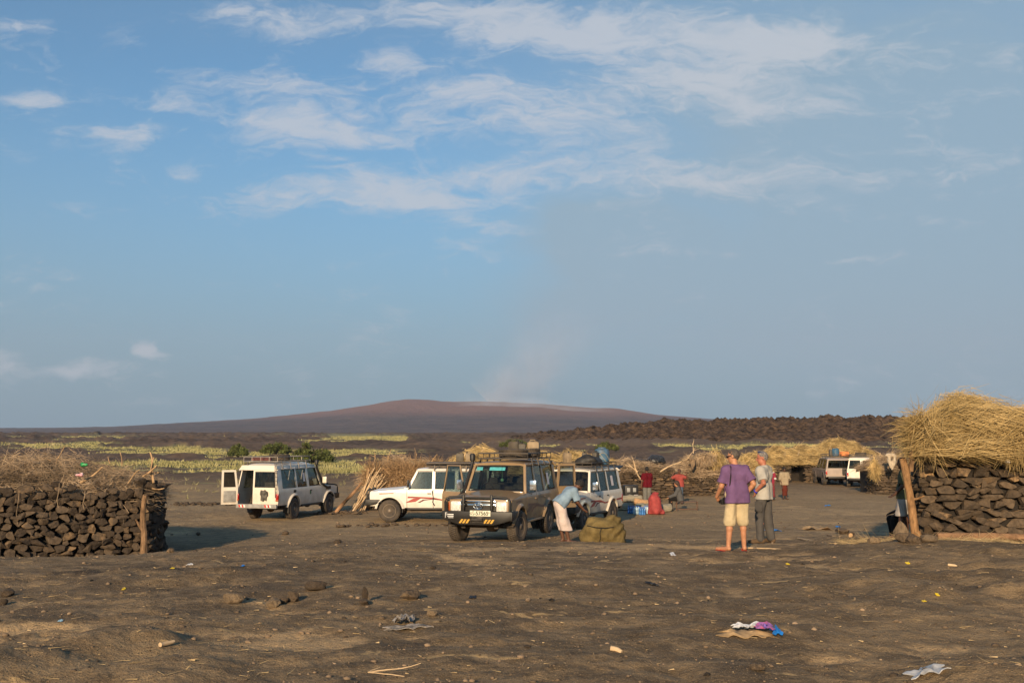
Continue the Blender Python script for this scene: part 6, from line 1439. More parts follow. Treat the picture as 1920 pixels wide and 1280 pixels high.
HAIRG = mat('grey_hair', (0.085, 0.070, 0.058), .7, var=.4, scale=40); HAIRW = mat('silver_hair', (0.20, 0.18, 0.165), .7, var=.45, scale=35); HAIRB = mat('black_hair', (0.012, 0.010, 0.009), .8, var=.3, scale=40); HAIRD = mat('dark_brown_hair', (0.045, 0.022, 0.014), .6, var=.3, scale=30)
SHORT = dict(g=.005, front=.078, slope=.85, low=.03, rough=.009); CROP = dict(g=.004, front=.078, slope=.85, low=.035, rough=.008)

# the man in purple: seen from behind, head turned to the left of the picture, right hand at a camera, left hand on his hip
p = on_ground(1386, 1027); x_ = (1377 - 960) / F * 17.9; p = Vector((x_, 17.9, gz(x_, 17.9)))
J = pose(1.80, lean=(-.02, .05), feet={'l': (-.17, .0, 0, (-.12, .14, 0)), 'r': (.13, .06, 0, (.05, .16, 0))}, arms={'l': ((-.26, .05, -1), (-.18, .62, -.75), (.5, .5, -.7)), 'r': ((.40, -.36, -.85), (-.50, .34, -.76), (-.8, .5, -.35))}, head=(-.05, .12))
J['look'] = V(-1.3, .0, -.12)
m1, M1 = person('man in purple T-shirt and cream shorts with a camera at his hip', p, R(4), J, SK_SUN, [dict(kind='shirt', name='t_shirt', m=cloth('purple', (0.155, 0.085, 0.185)), g=.015, sleeve=.80, hem=.12, wide=.014, fold=.017),
    dict(kind='legs', name='shorts', m=cloth('cream', (0.52, 0.42, 0.26)), to=1.06, g=.018, zcut=.44, flare=.028, fold=.016), dict(kind='sandals', name='sandals', m=cloth('red_rubber', (0.35, 0.04, 0.025)))], .0085, dict(SHORT, low=.045), HAIRG, 11, build=.93)
hd = J['hea']; b = MB(); f_, r_, u_ = M1[:, 1], M1[:, 0], M1[:, 2]
b.tube([hd + r_ * -.085 + f_ * .0 + u_ * .012, hd + r_ * -.078 + f_ * .09 + u_ * .010], .006, 5); b.tube([hd + r_ * .085 + u_ * .012, hd + r_ * .078 + f_ * .09 + u_ * .010], .006, 5)
for sg in (-1, 1): b.ball(hd + f_ * .104 + r_ * sg * .036 + u_ * .006, (.020, .020, .018), 10, 7)
b.build('sunglasses', mat('sunglass_black', (.012, .011, .011), .15, var=.1), m1, smooth=True)
cm = empty('camera_bag', m1.matrix_world @ Vector((0, 0, 0)), R(4)); bpy.data.objects.remove(cm)
bpy.context.view_layer.update()
cw_ = m1.matrix_world @ Vector(tuple(J['hal'] + V(.10, .0, -.03)))
cmr = empty('camera', cw_, R(40), 'black camera with a lens hanging at the purple shirted man hip', 'camera')
b = MB(); b.box((0, 0, 0), (.135, .06, .09)); b.box((0, 0, .055), (.05, .05, .03), taper=.7); b.build('camera_body', M_BLACK, cmr, bevel=.01); b = MB(); b.lathe([(.036, .03), (.037, .09), (.030, .10), (.015, .095)], 18); b.build('lens', mat('lens_black', (.01, .01, .012), .2), cmr, smooth=True)
b = MB(); q = lambda v: Vector(tuple(v)); sh = J['shl'] + J['rt'] * .075 - J['fw'] * .02 + J['up'] * .085
b.tube([q(J['hal'] + V(.09, .02, .0)), q(J['wai'] - J['rt'] * .15 - J['fw'] * .10), q(J['che'] - J['rt'] * .125 - J['fw'] * .135), q(sh - J['fw'] * .08 - J['up'] * .03), q(sh), q(sh + J['fw'] * .08 - J['up'] * .03), q(J['che'] - J['rt'] * .10 + J['fw'] * .13)], .011, 5); b.build('camera_strap', M_BLACK, m1, smooth=True)

# the man in grey: profile to the left, left hand on his hip
p = on_ground(1435, 1018)
J = pose(1.84, lean=(.0, -.02), feet={'l': (-.10, .05, 0), 'r': (.14, -.07, 0, (.07, .15, 0))}, arms={'l': ((-.42, -.42, -.82), (.12, .75, -.66), (.45, .35, -.8)), 'r': ((.3, .2, -1), (-.15, .5, -.8), (-.3, .4, -.8))}, head=(.02, .10))
J['look'] = V(-.5, 0, -.10)
m2, M2 = person('man in light grey T-shirt and dark grey trousers, hand on hip', p, R(52), J, SK_RED, [dict(kind='shirt', name='t_shirt', m=cloth('light_grey', (0.42, 0.395, 0.35)), g=.016, sleeve=.82, hem=.10, wide=.014, fold=.017),
    dict(kind='legs', name='trousers', m=cloth('charcoal', (0.085, 0.078, 0.072)), to=1.97, g=.014, flare=.014, fold=.016), dict(kind='shoes', name='shoes', m=cloth('brown_boot', (0.13, 0.085, 0.05)))], .0085, dict(CROP, low=.05, front=.082), HAIRW, 12, build=.95)
f_, r_, u_ = M2[:, 1], M2[:, 0], M2[:, 2]; hd = J['hea']; b = MB()
for sg in (-1, 1): b.ball(hd + f_ * .055 + r_ * sg * .036 + u_ * .135, (.03, .03, .016), 10, 7)
b.tube([hd + f_ * .05 - r_ * .07 + u_ * .13, hd - f_ * .03 - r_ * .085 + u_ * .10], .006, 5); b.tube([hd + f_ * .05 + r_ * .07 + u_ * .13, hd - f_ * .03 + r_ * .085 + u_ * .10], .006, 5)
b.build('sunglasses', mat('sunglass_blue', (.02, .05, .16), .12, var=.1, coat=1), m2, smooth=True)
b = MB(); w = J['wrl']; d = unit(J['wrl'] - J['ell']); e1 = unit(np.cross(d, V(0, 0, 1))); e2 = np.cross(d, e1); b.tube([q(w - d * .01 + e1 * .037 * math.cos(t) + e2 * .037 * math.sin(t)) for t in np.linspace(0, 2 * math.pi, 16, endpoint=False)], .012, 6, closed=True); b.build('wristband', mat('blue_band', (.02, .04, .5), .5), m2, smooth=True)
b = MB()                                          # cargo pocket on the thigh
kc = J['hil'] * .45 + J['knl'] * .55; b.box(kc + V(-.105, 0, 0), (.03, .16, .20)); b.build('cargo_pocket', cloth('charcoal', (0.085, 0.078, 0.072)), m2, bevel=.012)

# the stooping man in a pale blue shirt and white wrap
p = on_ground(1060, 1002); p.y = 24.35; p.x = (1060 - 960) / F * 24.35; p.z = gz(p.x, p.y)
J = pose(1.74, hip=(-.02, -.16, .93), lean=(.0, 1.0), feet={'l': (-.10, -.04, 0), 'r': (.10, .03, 0)}, arms={'l': ((.0, .55, -1), (.05, .75, -.8), (0, .7, -.7)), 'r': ((.05, .30, -1), (-.05, .75, -.85), (0, .75, -.6))}, head=(0, .35))
m3, M3 = person('stooping man in pale blue shirt and white wrap, hands on the tarpaulin', p, R(-72), J, SK_DARK2, [dict(kind='shirt', name='shirt', m=cloth('pale_blue', (0.22, 0.31, 0.40)), g=.024, sleeve=.85, hem=.04, wide=.018, fold=.014),
    dict(kind='skirt', name='wrap', m=cloth('off_white', (0.58, 0.48, 0.44)), zcut=.30, g=.022, w=.075, flare=.01)], .0105, dict(g=.022, front=.055, slope=.7, low=.04, rough=.008), HAIRB, 13, beard=True)

# far figures
def on_d(px, d): x = (px - 960) / F * d; return Vector((x, d, gz(x, d)))
J = pose(1.72, arms={'l': ((-.28, -.05, -1), (-.10, .05, -1), (0, .1, -1)), 'r': ((.22, .15, -1), (-.5, .6, -.6), (-.5, .5, -.5))}, feet={'l': (-.1, 0, 0), 'r': (.12, .05, 0)})
person('man in maroon shirt and grey trousers, his back turned, among the branches', on_d(1211, 45), R(14), J, SK_DARK2, [dict(kind='shirt', name='shirt', m=cloth('maroon', (0.105, 0.006, 0.012)), g=.02, sleeve=.8, hem=.1), dict(kind='legs', name='trousers', m=cloth('grey_green', (0.16, 0.155, 0.14)), to=1.9, flare=.02)], .014, SHORT, HAIRB, 14)
J = pose(1.62, arms={'l': ((-.7, .3, -.3), (.2, .4, 1), (.3, .1, 1)), 'r': ((.75, .1, -.35), (-.5, .1, .9), (-.5, 0, .8))}, feet={'l': (-.09, 0, 0), 'r': (.1, .05, 0)})
person('person in salmon pink shirt with hands raised to the head', on_d(1271, 47), R(165), J, SK_DARK2, [dict(kind='shirt', name='shirt', m=cloth('salmon', (0.30, 0.065, 0.055)), g=.02, sleeve=.8, hem=.08), dict(kind='legs', name='jeans', m=cloth('jeans', (0.07, 0.10, 0.14)), to=1.9, g=.014)], .014, dict(SHORT, front=.02, slope=.3), HAIRD, 15)
# seated woman on a low bench
ps = on_d(1272, 41.5); J = pose(1.66, hip=(0, 0, .47), lean=(.0, .16), feet={'l': (-.10, .42, 0), 'r': (.10, .36, 0)}, knees={'l': (0, 1, 1), 'r': (0, 1, 1)}, arms={'l': ((-.1, .5, -.9), (.1, .9, -.4), (.2, .8, -.5)), 'r': ((.1, .5, -.9), (-.1, .9, -.4), (-.2, .8, -.5))}, head=(0, .1))
person('seated woman with long dark hair and grey top on the low bench', ps, R(78), J, SK_SUN, [dict(kind='shirt', name='top', m=cloth('dark_grey', (0.095, 0.093, 0.092)), g=.022, sleeve=1.0, hem=.08), dict(kind='legs', name='leggings', m=cloth('black', (0.014, 0.013, 0.013)), to=1.9, g=.008), dict(kind='shoes', name='shoes', m=cloth('sand_boot', (0.30, 0.19, 0.10)))], .014, dict(g=.014, front=.05, slope=.5, long=.24, rough=.008), HAIRD, 16)
bn = empty('bench', on_d(1284, 41.5), R(-4), 'low rusty metal frame bench under the seated woman', 'bench'); rust = mat('rusty_metal', (0.16, 0.085, 0.05), .8, var=.4, scale=12)
b = MB(); b.box((0, 0, .365), (.86, .34, .02)); b.build('seat', rust, bn)
for sx in (-.42, .42):
    for sy in (-.16, .16): b = MB(); b.tube([(sx, sy, 0), (sx, sy, .36)], .013, 6); b.build('leg', rust, bn)
b = MB(); b.tube([(-.42, -.16, .06), (.42, -.16, .06)], .010, 5); b.tube([(-.42, .16, .06), (.42, .16, .06)], .010, 5); b.build('stretcher', rust, bn)
J = pose(1.62, arms={'l': ((-.22, .1, -1), (.15, .25, -1), (0, .1, -1)), 'r': ((.22, .1, -1), (-.2, .35, -1), (0, .1, -1))}, feet={'l': (-.08, 0, 0), 'r': (.08, .03, 0)})
SLOT = dict(name='blouse', kind='shirt', g=.035, sleeve=.98, hem=.16, wide=.02)
person('woman in loose beige blouse and rust red skirt, standing alone', on_d(1466, 51), R(188), J, SK_DARK, [dict(SLOT, m=cloth('beige', (0.34, 0.27, 0.18))), dict(kind='skirt', name='skirt', m=cloth('rust_red', (0.115, 0.026, 0.017)), zcut=.20, w=.04, g=.0)], .014, dict(g=.016, front=.03, slope=.4, low=.05, rough=.012), HAIRB, 17)
J = pose(1.60, arms={'l': ((-.22, .1, -1), (.15, .25, -1), (0, .1, -1)), 'r': ((.22, .1, -1), (-.2, .35, -1), (0, .1, -1))}, feet={'l': (-.08, 0, 0), 'r': (.08, .03, 0)})
person('woman in red patterned skirt and pale shawl, half hidden by the man in grey', on_d(1441, 50), R(165), J, SK_DARK, [dict(kind='shirt', name='blouse', m=cloth('pink_scarf', (0.26, 0.03, 0.055)), g=.02, sleeve=.7, hem=.05), dict(kind='shawl', name='shawl', m=cloth('ash_white', (0.52, 0.47, 0.43))), dict(kind='skirt', name='skirt', m=mat('red_woven', (0.20, 0.03, 0.034), .9, var=.35, scale=7, stretch=(.3, .3, 5)), zcut=.14, w=.06, g=.03, flare=.03)], .014, dict(g=.014, front=.05, slope=.5, low=.05, rough=.006), HAIRB, 18)
# two people in the shade at the right hut
p = on_d(1687, 21.6)
J = pose(1.70, lean=(.05, -.05), feet={'l': (-.10, .12, 0), 'r': (.10, -.05, 0)}, arms={'l': ((-.25, .2, -1), (.1, .55, -.6), (.2, .6, -.4)), 'r': ((.25, .1, -1), (-.1, .4, -.9), (0, .3, -1))}, head=(-.05, .15))
person('person in olive shirt and pale grey shorts, half behind the door post', p, R(70), J, SK_DARK, [dict(kind='shirt', name='shirt', m=cloth('olive', (0.10, 0.10, 0.055)), g=.024, sleeve=.85, hem=.10), dict(kind='legs', name='shorts', m=cloth('stone_grey', (0.36, 0.33, 0.31)), to=1.05, g=.03, zcut=.46, flare=.03)], .0115, SHORT, HAIRB, 19)
J = pose(1.66, hip=(0, 0, .50), lean=(0, .1), feet={'l': (-.10, .40, 0), 'r': (.10, .36, 0)}, knees={'l': (0, 1, 1), 'r': (0, 1, 1)}, arms={'l': ((-.15, .4, -1), (.1, .9, -.3), (.2, .8, -.3)), 'r': ((.15, .4, -1), (-.1, .9, -.3), (-.2, .8, -.3))})
person('person in pale blue grey shirt sitting behind the one in olive', on_d(1694, 23.6), R(95), J, SK_DARK, [dict(kind='shirt', name='shirt', m=cloth('blue_grey', (0.34, 0.40, 0.45)), g=.024, sleeve=.9, hem=.06), dict(kind='legs', name='trousers', m=cloth('black', (0.014, 0.013, 0.013)), to=1.9, g=.014)], .014, SHORT, HAIRB, 20)
# ------------------------------------------------------------------ baggage, rocks, litter
def rock_mesh(seed, sub=2, amp=.35, flat=.7):
    rng = np.random.default_rng(seed); bm = bmesh.new(); bmesh.ops.create_icosphere(bm, subdivisions=sub, radius=.5)
    cuts = [(unit(rng.normal(size=3)), rng.uniform(.26, .44)) for _ in range(9)]
    for v in bm.verts:
        p = np.array(v.co)
        for n_, d in cuts:
            e = p @ n_ - d
            if e > 0: p = p - n_ * e * .92
        p = p * (1 + amp * .35 * vnoise3(p[None] * 5 + seed, seed)[0]); p[2] *= flat; v.co = p
    me = bpy.data.meshes.new('rock'); bm.to_mesh(me); bm.free(); return me
ROCKM = stone_material('loose_rock', (0.085, 0.062, 0.043), (0.17, 0.122, 0.08), (0.36, 0.25, 0.145)); ROCKT = stone_material('pale_rock', (0.20, 0.145, 0.092), (0.32, 0.23, 0.14), (0.45, 0.33, 0.20))
ROCKS = [rock_mesh(s_, 3 if s_ < 6 else 2, .45, .75) for s_ in range(1, 10)]
def rock(px, py, w, h, label, k=0, m=None, sink=.12, name='rock', d=None):
    """w,h: pixels in the photograph"""
    p = on_ground(px, py) if d is None else on_d(px, d); s_ = p.y / F; W_, H_ = w * s_, h * s_
    o = bpy.data.objects.new(name, ROCKS[k % len(ROCKS)].copy()); link(o); o.data.materials.clear(); o.data.materials.append(m or ROCKM)
    o.scale = (W_ * 1.15, W_ * .95, H_ * 1.6); o.rotation_euler = (0, 0, k * 1.3); o.location = (p.x, p.y + W_ * .3, p.z + H_ * (.42 - sink)); return tag(o, label, 'rock')
rock(434, 1131, 38, 22, 'pale brown block, left end of the line of stones in the foreground', 0, ROCKT); rock(513, 1138, 32, 20, 'squarish pale stone, second in the foreground line', 1, ROCKT); rock(546, 1128, 24, 24, 'upright dark stone leaning on the squarish one', 2); rock(592, 1106, 44, 22, 'long rugged rock at the right end of the foreground line', 3)
rock(530, 1132, 20, 14, 'small dark stone between the squarish one and the upright one', 7)
rock(681, 1134, 26, 12, 'flat round stone lying under the small standing stone', 4)
o = rock(683, 1127, 12, 30, 'small standing stone set on a flat round one', 5); o.rotation_euler = (.08, -.1, .4); o.location.z += .03
rock(770, 1124, 46, 20, 'wedge shaped brown rock right of the standing stone', 6); rock(808, 1154, 22, 12, 'orange brown stone behind the burnt scrap', 2, ROCKT); rock(12, 1117, 28, 16, 'dark stone at the left edge of the picture', 1); rock(4, 1133, 16, 12, 'smaller dark stone at the left edge', 8)
rock(1423, 1256, 34, 15, 'low rounded stone near the lower edge right of centre', 3); rock(1742, 1262, 20, 10, 'small stone under the grey plastic sheet', 4, ROCKT); rock(1316, 1112 + 0, 8, 5, 'tiny pebble in the middle of the bare ground', 5)
rock(812, 1067, 14, 8, 'small dark stone on the ledge in front of the tan car', 6); rock(1598, 1094 - 90, 12, 8, 'small stone by the driftwood near the right hut', 7)
bo = rock(1683, 990, 30, 46, 'big upright boulder beside the door post', 5, ROCKT, d=20.0); bo.rotation_euler = (0, .12, .7)
rock(1703, 1016, 36, 20, 'rounded dark stone in front of the right hut, left of two', 0); rock(1718, 1018, 30, 20, 'dark lump of rock in front of the right hut, right of two', 1); rock(1640, 1018, 22, 14, 'flat pale stone left of the dark lumps by the right hut', 2, ROCKT); rock(1746, 1016, 34, 18, 'pale crumbling rock in front of the right hut log', 3, ROCKT)
rock(1583, 1001, 30, 12, 'dark stone among rubbish left of the right hut', 4); rock(318, 1036, 14, 12, 'dark stone at the corner of the left hut', 5); rock(371, 1003, 9, 7, 'small stone in the shadow of the left hut', 6); rock(534, 1003, 14, 9, 'stone on the track behind the shadow', 7); rock(632, 1018, 16, 8, 'small stone left of the tan car', 8)
# rubble banks beside the long van
rr2 = np.random.default_rng(91)
def rubble(px0, px1, py, n, label):
    c = on_ground((px0 + px1) / 2, py); V_, T_ = [], []; k0 = 0
    base = ROCKS[7]; bv = np.array([v.co for v in base.vertices]); base.calc_loop_triangles(); bt = np.array([t.vertices for t in base.loop_triangles])
    for k in range(n):
        x = (rr2.uniform(px0, px1) - 960) / F * c.y; y = c.y + rr2.normal(0, .5); s_ = rr2.uniform(.06, .24); a = rr2.uniform(0, 6.28); Rm = np.array([[math.cos(a), -math.sin(a), 0], [math.sin(a), math.cos(a), 0], [0, 0, 1]])
        V_.append((bv * s_ * np.array([1.2, 1, .8])) @ Rm.T + np.array([x, y, gz(x, y) + s_ * .18])); T_.append(bt + k0); k0 += len(bv)
    o = obj('rubble', mesh_np('rubble', np.concatenate(V_), tris=np.concatenate(T_)), ROCKM); tag(o, label, 'rubble', None, 'stuff')
rubble(330, 450, 945, 90, 'loose rubble left of the long van'); rubble(600, 690, 962, 80, 'dark rubble below the leaning log'); rubble(20, 300, 1041, 70, 'small stones along the foot of the left hut'); rubble(640, 840, 985, 40, 'scattered stones before the white car'); 
# gravel and straw bits over the bare ground
def scatter_px(n, seed, y0=955, y1=1290):
    r = np.random.default_rng(seed); d = 6.5 * np.exp(r.uniform(0, 1, n) * math.log(46 / 6.5)); x = (r.uniform(-60, 1980, n) - 960) / F * d; return x, d, r
x, y, r = scatter_px(15000, 5); z = ground_z(x, y); bv = np.array([v.co for v in ROCKS[8].vertices]); ROCKS[8].calc_loop_triangles(); bt = np.array([t.vertices for t in ROCKS[8].loop_triangles]); bm_ = bmesh.new(); bmesh.ops.create_icosphere(bm_, subdivisions=1, radius=.5); bv = np.array([v.co for v in bm_.verts]); bt = np.array([[v.index for v in f.verts] for f in bm_.faces]); bm_.free()
s_ = np.minimum(.006 + .008 * r.pareto(2.6, len(x)), .05) * (0.7 + .03 * y); j = r.uniform(.6, 1.35, (len(x), len(bv), 3)); Vg = bv[None] * j * s_[:, None, None] * np.array([1.3, 1.1, .7]) + np.stack([x, y, z + s_ * .12], 1)[:, None, :]
tag(obj('gravel', mesh_np('gravel', Vg.reshape(-1, 3), tris=(bt[None] + (np.arange(len(x)) * len(bv))[:, None, None]).reshape(-1, 3)), mat('gravel', (0.20, 0.14, 0.088), .95, var=.85, scale=3.0, detail=3)), 'small stones scattered over the bare ground', 'gravel', None, 'stuff')
x, y, r = scatter_px(1900, 6); cl2 = fbm2(x * .35, y * .5, 3, .6, 91); k_ = cl2 > -.05; x, y = x[k_], y[k_]; n = len(x); D = r.normal(0, 1, (n, 3)); D[:, 2] = np.abs(D[:, 2]) * .06
tag(obj('straw_litter', strands('straw_litter', np.stack([x, y, ground_z(x, y) + .008], 1), D, r.uniform(.03, .15, n), r.uniform(.0015, .004, n), 2, 0, .12, False, r), mat('straw_bits', (0.55, 0.40, 0.20), .8, var=.4, scale=2)), 'bits of straw and twig strewn on the ground', 'straw', None, 'stuff')
x0 = (np.random.default_rng(8).uniform(1560, 1960, 1500) - 960) / F; r = np.random.default_rng(9); yy = r.uniform(18.2, 20.3, 1500); xx = x0 * yy; n = 1500; D = r.normal(0, 1, (n, 3)); D[:, 2] = np.abs(D[:, 2]) * .12
tag(obj('straw_litter', strands('straw_litter', np.stack([xx, yy, ground_z(xx, yy) + .01], 1), D, r.uniform(.08, .4, n), r.uniform(.003, .006, n), 2, 0, .15, False, r), MATS['straw_bits']), 'fallen straw thick at the foot of the right hut', 'straw', None, 'stuff')

x, y, r = scatter_px(520, 16); n = len(x); D = r.normal(0, 1, (n, 3)); D[:, 2] = np.abs(D[:, 2]) * .04
tag(obj('wood_chips', strands('wood_chips', np.stack([x, y, ground_z(x, y) + .010], 1), D, r.uniform(.015, .07, n) * (.7 + .03 * y), r.uniform(.003, .008, n), 2, 0, .1, False, r), mat('wood_chips', (0.60, 0.44, 0.24), .85, var=.35, scale=1.5)), 'pale wood chips and scraps strewn on the ground', 'wood chips', None, 'stuff')

# canvas cover pulled over a load, being lifted by the stooping man
p = on_d(1128, 24.0); s_ = SDF((-.75, -.55, -.05), (.75, .55, .85), .013)
s_.cone((-.42, 0, .22), (.30, 0, .30), .20, .30, .08); s_.cone((-.28, .0, .50), (.30, .05, .46), .16, .20, .1); s_.cone((.25, 0, .45), (.52, 0, .08), .22, .14, .1); s_.cone((-.45, -.1, .10), (.45, -.15, .10), .15, .17, .08); s_.cone((-.40, .1, .08), (.45, .2, .10), .15, .16, .08); s_.ell((-.02, -.12, .28), (.5, .3, .33), .08)
X_, Y_, Z_ = np.meshgrid(*s_.ax, indexing='ij', sparse=True)
s_.g = s_.g + .022 * np.sin((X_ * 1.0 - Z_ * .75) * 24 + 2 * np.sin(Z_ * 7)) * sstep(.05, .45, X_) + .012 * np.sin(Z_ * 21 + X_ * 9)
s_.noise(.03, (5, 5, 5), 4); s_.noise(.010, (15, 15, 15), 5); s_.cut((0, 0, .0), (0, 0, -1)); s_.cut((0, 0, .68), (-.1, 0, 1))
tp = empty('canvas_cover', p, R(-4), 'olive canvas cover heaped over a load before the stooping man', 'canvas cover'); tp.scale = (.88, .9, .98)
obj('canvas', s_.mesh('canvas'), mat('olive_canvas', (0.17, 0.125, 0.052), .92, var=.3, scale=4, bump=.012, bscale=28, spec=.1), tp)
b = MB(); b.tube([(-.42, -.27, .46), (-.2, -.40, .43), (.05, -.435, .42), (.28, -.40, .44)], .011, 5); b.build('seam_cord', M_BLACK, tp); b = MB(); b.tube([(-.05, -.43, .42), (-.09, -.46, .30), (-.07, -.42, .18), (-.13, -.38, .02)], .009, 5); b.build('tie_cord', M_BLACK, tp)
# red sack, bottle packs, bedding, black box
p = on_d(1226, 40.0); s_ = SDF((-.5, -.4, -.05), (.5, .4, 1.0), .018); s_.cone((0, 0, .18), (-.04, 0, .55), .27, .25, .06); s_.cone((-.04, 0, .55), (-.02, 0, .74), .24, .12, .05); s_.cone((-.2, 0, .06), (.24, 0, .06), .12, .12, .06); s_.cone((-.1, 0, .78), (.10, 0, .80), .045, .06, .04); s_.noise(.03, (6, 6, 4), 9); s_.cut((0, 0, 0), (0, 0, -1))
sk = empty('sack', p, 0, 'tall red woven sack standing beside the bottle packs', 'sack'); obj('sack_body', s_.mesh('sack_body'), mat('red_sack', (0.34, 0.047, 0.044), .75, var=.18, scale=8, bump=.01, bscale=30), sk); b = MB(); b.tube([(-.05 + .075 * math.cos(t), .075 * math.sin(t), .755) for t in np.linspace(0, 6.283, 14, endpoint=False)], .016, 6, closed=True); b.build('neck_tie', mat('red_cord', (.35, .05, .05), .8), sk)
M_PET = mat('bottle_plastic', (0.42, 0.58, 0.70), .15, var=.25, scale=8, coat=.6); M_PETB = mat('bottle_plastic_blue', (0.06, 0.20, 0.50), .2, var=.35, scale=6, coat=.6); M_CAPB = mat('bottle_cap_blue', (0.03, 0.12, 0.55), .4)
bt_ = MB(); bt_.lathe([(.036, 0), (.042, .01), (.042, .10), (.038, .115), (.042, .13), (.042, .20), (.034, .245), (.016, .275), (.015, .30)], 9, None, 'z'); BOT = bt_.mesh('bottle', True); cp_ = MB(); cp_.lathe([(.019, .29), (.019, .315), (.015, .318)], 8, None, 'z'); CAPM = cp_.mesh('cap', True)
for k, (px, dd) in enumerate(((1180, 40.2), (1191, 40.0), (1201, 39.8), (1210, 40.1))):
    p = on_d(px, dd); pk = empty('bottle_pack', p, .1 * k, ('leftmost blue shrink wrapped pack of water bottles', 'second pack of water bottles from the left', 'third pack of water bottles, clear and blue', 'pack of water bottles touching the red sack')[k], 'water bottles', 'packs of water bottles')
    for i in range(3):
        for j in range(2):
            o = obj('bottle', BOT if k % 2 else BOT.copy(), None, pk, loc=((i - 1) * .087, (j - .5) * .087, 0)); o.data.materials.clear(); o.data.materials.append((M_PETB, M_PET)[k % 2]); o2 = obj('cap', CAPM, M_CAPB, o)
M_MATT = mat('striped_bedding', (0.34, 0.29, 0.20), .9, var=.25, scale=3, col2=(0.12, 0.12, 0.11), stretch=(1.2, 1.2, 14))
def roll(px, d, z, L, r, rz, m, label, name='rolled_mattress', ry=0.0):
    p = on_d(px, d); p.z += z; s_ = SDF((-L / 2 - .2, -r - .08, -.03), (L / 2 + .2, r + .08, 2 * r + .08), .025); s_.cone((-L / 2 + r * .5, 0, r), (L / 2 - r * .5, 0, r), r, r, .02); s_.noise(.03, (5, 6, 6), int(px)); s_.noise(.012, (14, 20, 20), int(px) + 1); s_.cut((0, 0, .005), (0, 0, -1)); s_.cut((L / 2, 0, 0), (1, 0, 0)); s_.cut((-L / 2, 0, 0), (-1, 0, 0))
    o = obj(name, s_.mesh(name), m, None, loc=p, rot=(0, ry, rz)); tag(o, label, 'bedding')
roll(1182, 42.2, .0, 1.15, .17, .1, M_MATT, 'striped bed roll at the bottom of the pile by the white car'); roll(1178, 42.4, .30, 1.05, .16, .0, M_MATT, 'striped bed roll on top of the pile by the white car'); roll(1205, 42.0, .22, .9, .14, -.1, mat('brown_bedding', (0.42, 0.25, 0.125), .9, var=.25), 'brown folded bedding leaning on the pile', ry=.15); roll(1212, 41.6, 0, 1.0, .17, -.2, mat('grey_green_bedding', (0.20, 0.20, 0.155), .9, var=.3), 'grey green bed roll behind the red sack'); roll(1240, 41.0, 0, .7, .17, .3, M_MATT, 'mottled bed roll right of the red sack')
bx = empty('black_box', on_d(1180, 45.0), R(8), 'black equipment box with two grey dials behind the bedding', 'box'); b = MB(); b.box((0, 0, .62), (.62, .5, .62)); b.build('casing', M_BLACK, bx, bevel=.05)
b = MB(); b.box((0, 0, .155), (.5, .42, .31)); b.build('stand', M_UNDER, bx)
for sx in (-.15, .12): b = MB(); b.box((sx, -.252, .72), (.14, .012, .18)); b.build('panel_dial', mat('grey_dial', (.30, .30, .29), .5), bx, bevel=.004)
b = MB(); b.box((.18, -.252, .45), (.18, .012, .12)); b.build('panel_label', M_PAPER, bx)
# black plastic sheeting over the far hut
s_ = SDF((-1.4, -.6, -.3), (1.4, .6, .7), .035); s_.cone((-1.0, 0, .12), (.5, 0, .1), .16, .2, .1); s_.ell((.75, 0, .18), (.5, .4, .28), .1); s_.noise(.09, (4, 4, 5), 5); s_.noise(.03, (11, 11, 11), 6)
tag(obj('plastic_sheet', s_.mesh('plastic_sheet'), mat('black_sheeting', (.030, .032, .036), .4, var=.5, scale=3, bump=.02), None, loc=at(1203, 866, 51.2) - Vector((0, 0, .14))), 'crumpled black plastic sheet on the slab stone hut roof', 'sheet')
rgb_ = np.random.default_rng(77)
for (px, py, d, rr_, m_, lab) in ((1342, 862, 55.2, (.40, .25, .40), M_STRAW, 'pale straw bundle hanging on the middle hut'), (1322, 860, 55, (.6, .3, .30), M_BRUSH, 'dark brush bundle on the middle hut roof'), (1640, 880, 55.3, (.14, .12, .42), M_STRAW, 'straw wisp hanging beside the double rear doors')):
    n = 1500; Pq = rgb_.normal(0, .45, (n, 3)) * np.array(rr_) + np.array([0, 0, rr_[2] * .3]); Dq = rgb_.normal(0, .45, (n, 3)) + np.array([0, -.1, -.9])
    o = obj('straw_bundle', strands('straw_bundle', Pq, Dq, .4 * rgb_.uniform(.5, 1.3, n), .012 * rgb_.uniform(.5, 1.3, n), 2, 0, .2, True, rgb_), m_, None, loc=at(px, py, d)); tag(o, lab, 'straw bundle')
for (px, py, d, rr_, m_, lab) in ((1298, 870, 54.4, (.20, .07, .36), mat('sacking', (.22, .15, .09), .95, var=.3), 'brown sackcloth hanging on the middle hut'), (1672, 866, 54.3, (.34, .10, .46), mat('fleece', (.50, .41, .30), .95, var=.15, bump=.03), 'pale fleece hung from the ragged brush roof')):
    s_ = SDF((-.6, -.3, -.75), (.6, .3, .75), .022); s_.cone((-rr_[0] * .6, 0, rr_[2] * .8), (rr_[0] * .6, 0, rr_[2] * .7), rr_[1], rr_[1], .05); s_.cone((-rr_[0] * .5, 0, rr_[2] * .7), (-rr_[0] * .15, 0, -rr_[2] * .55), rr_[1] * 1.1, rr_[1] * .8, .08); s_.cone((rr_[0] * .5, 0, rr_[2] * .6), (rr_[0] * .05, 0, -rr_[2] * .8), rr_[1] * 1.1, rr_[1] * .6, .08); s_.noise(.06, (8, 8, 4), int(px)); s_.noise(.02, (22, 22, 12), int(px) + 1)
    tag(obj('hung_cloth', s_.mesh('hung_cloth'), m_, None, loc=at(px, py, d)), lab, 'cloth')
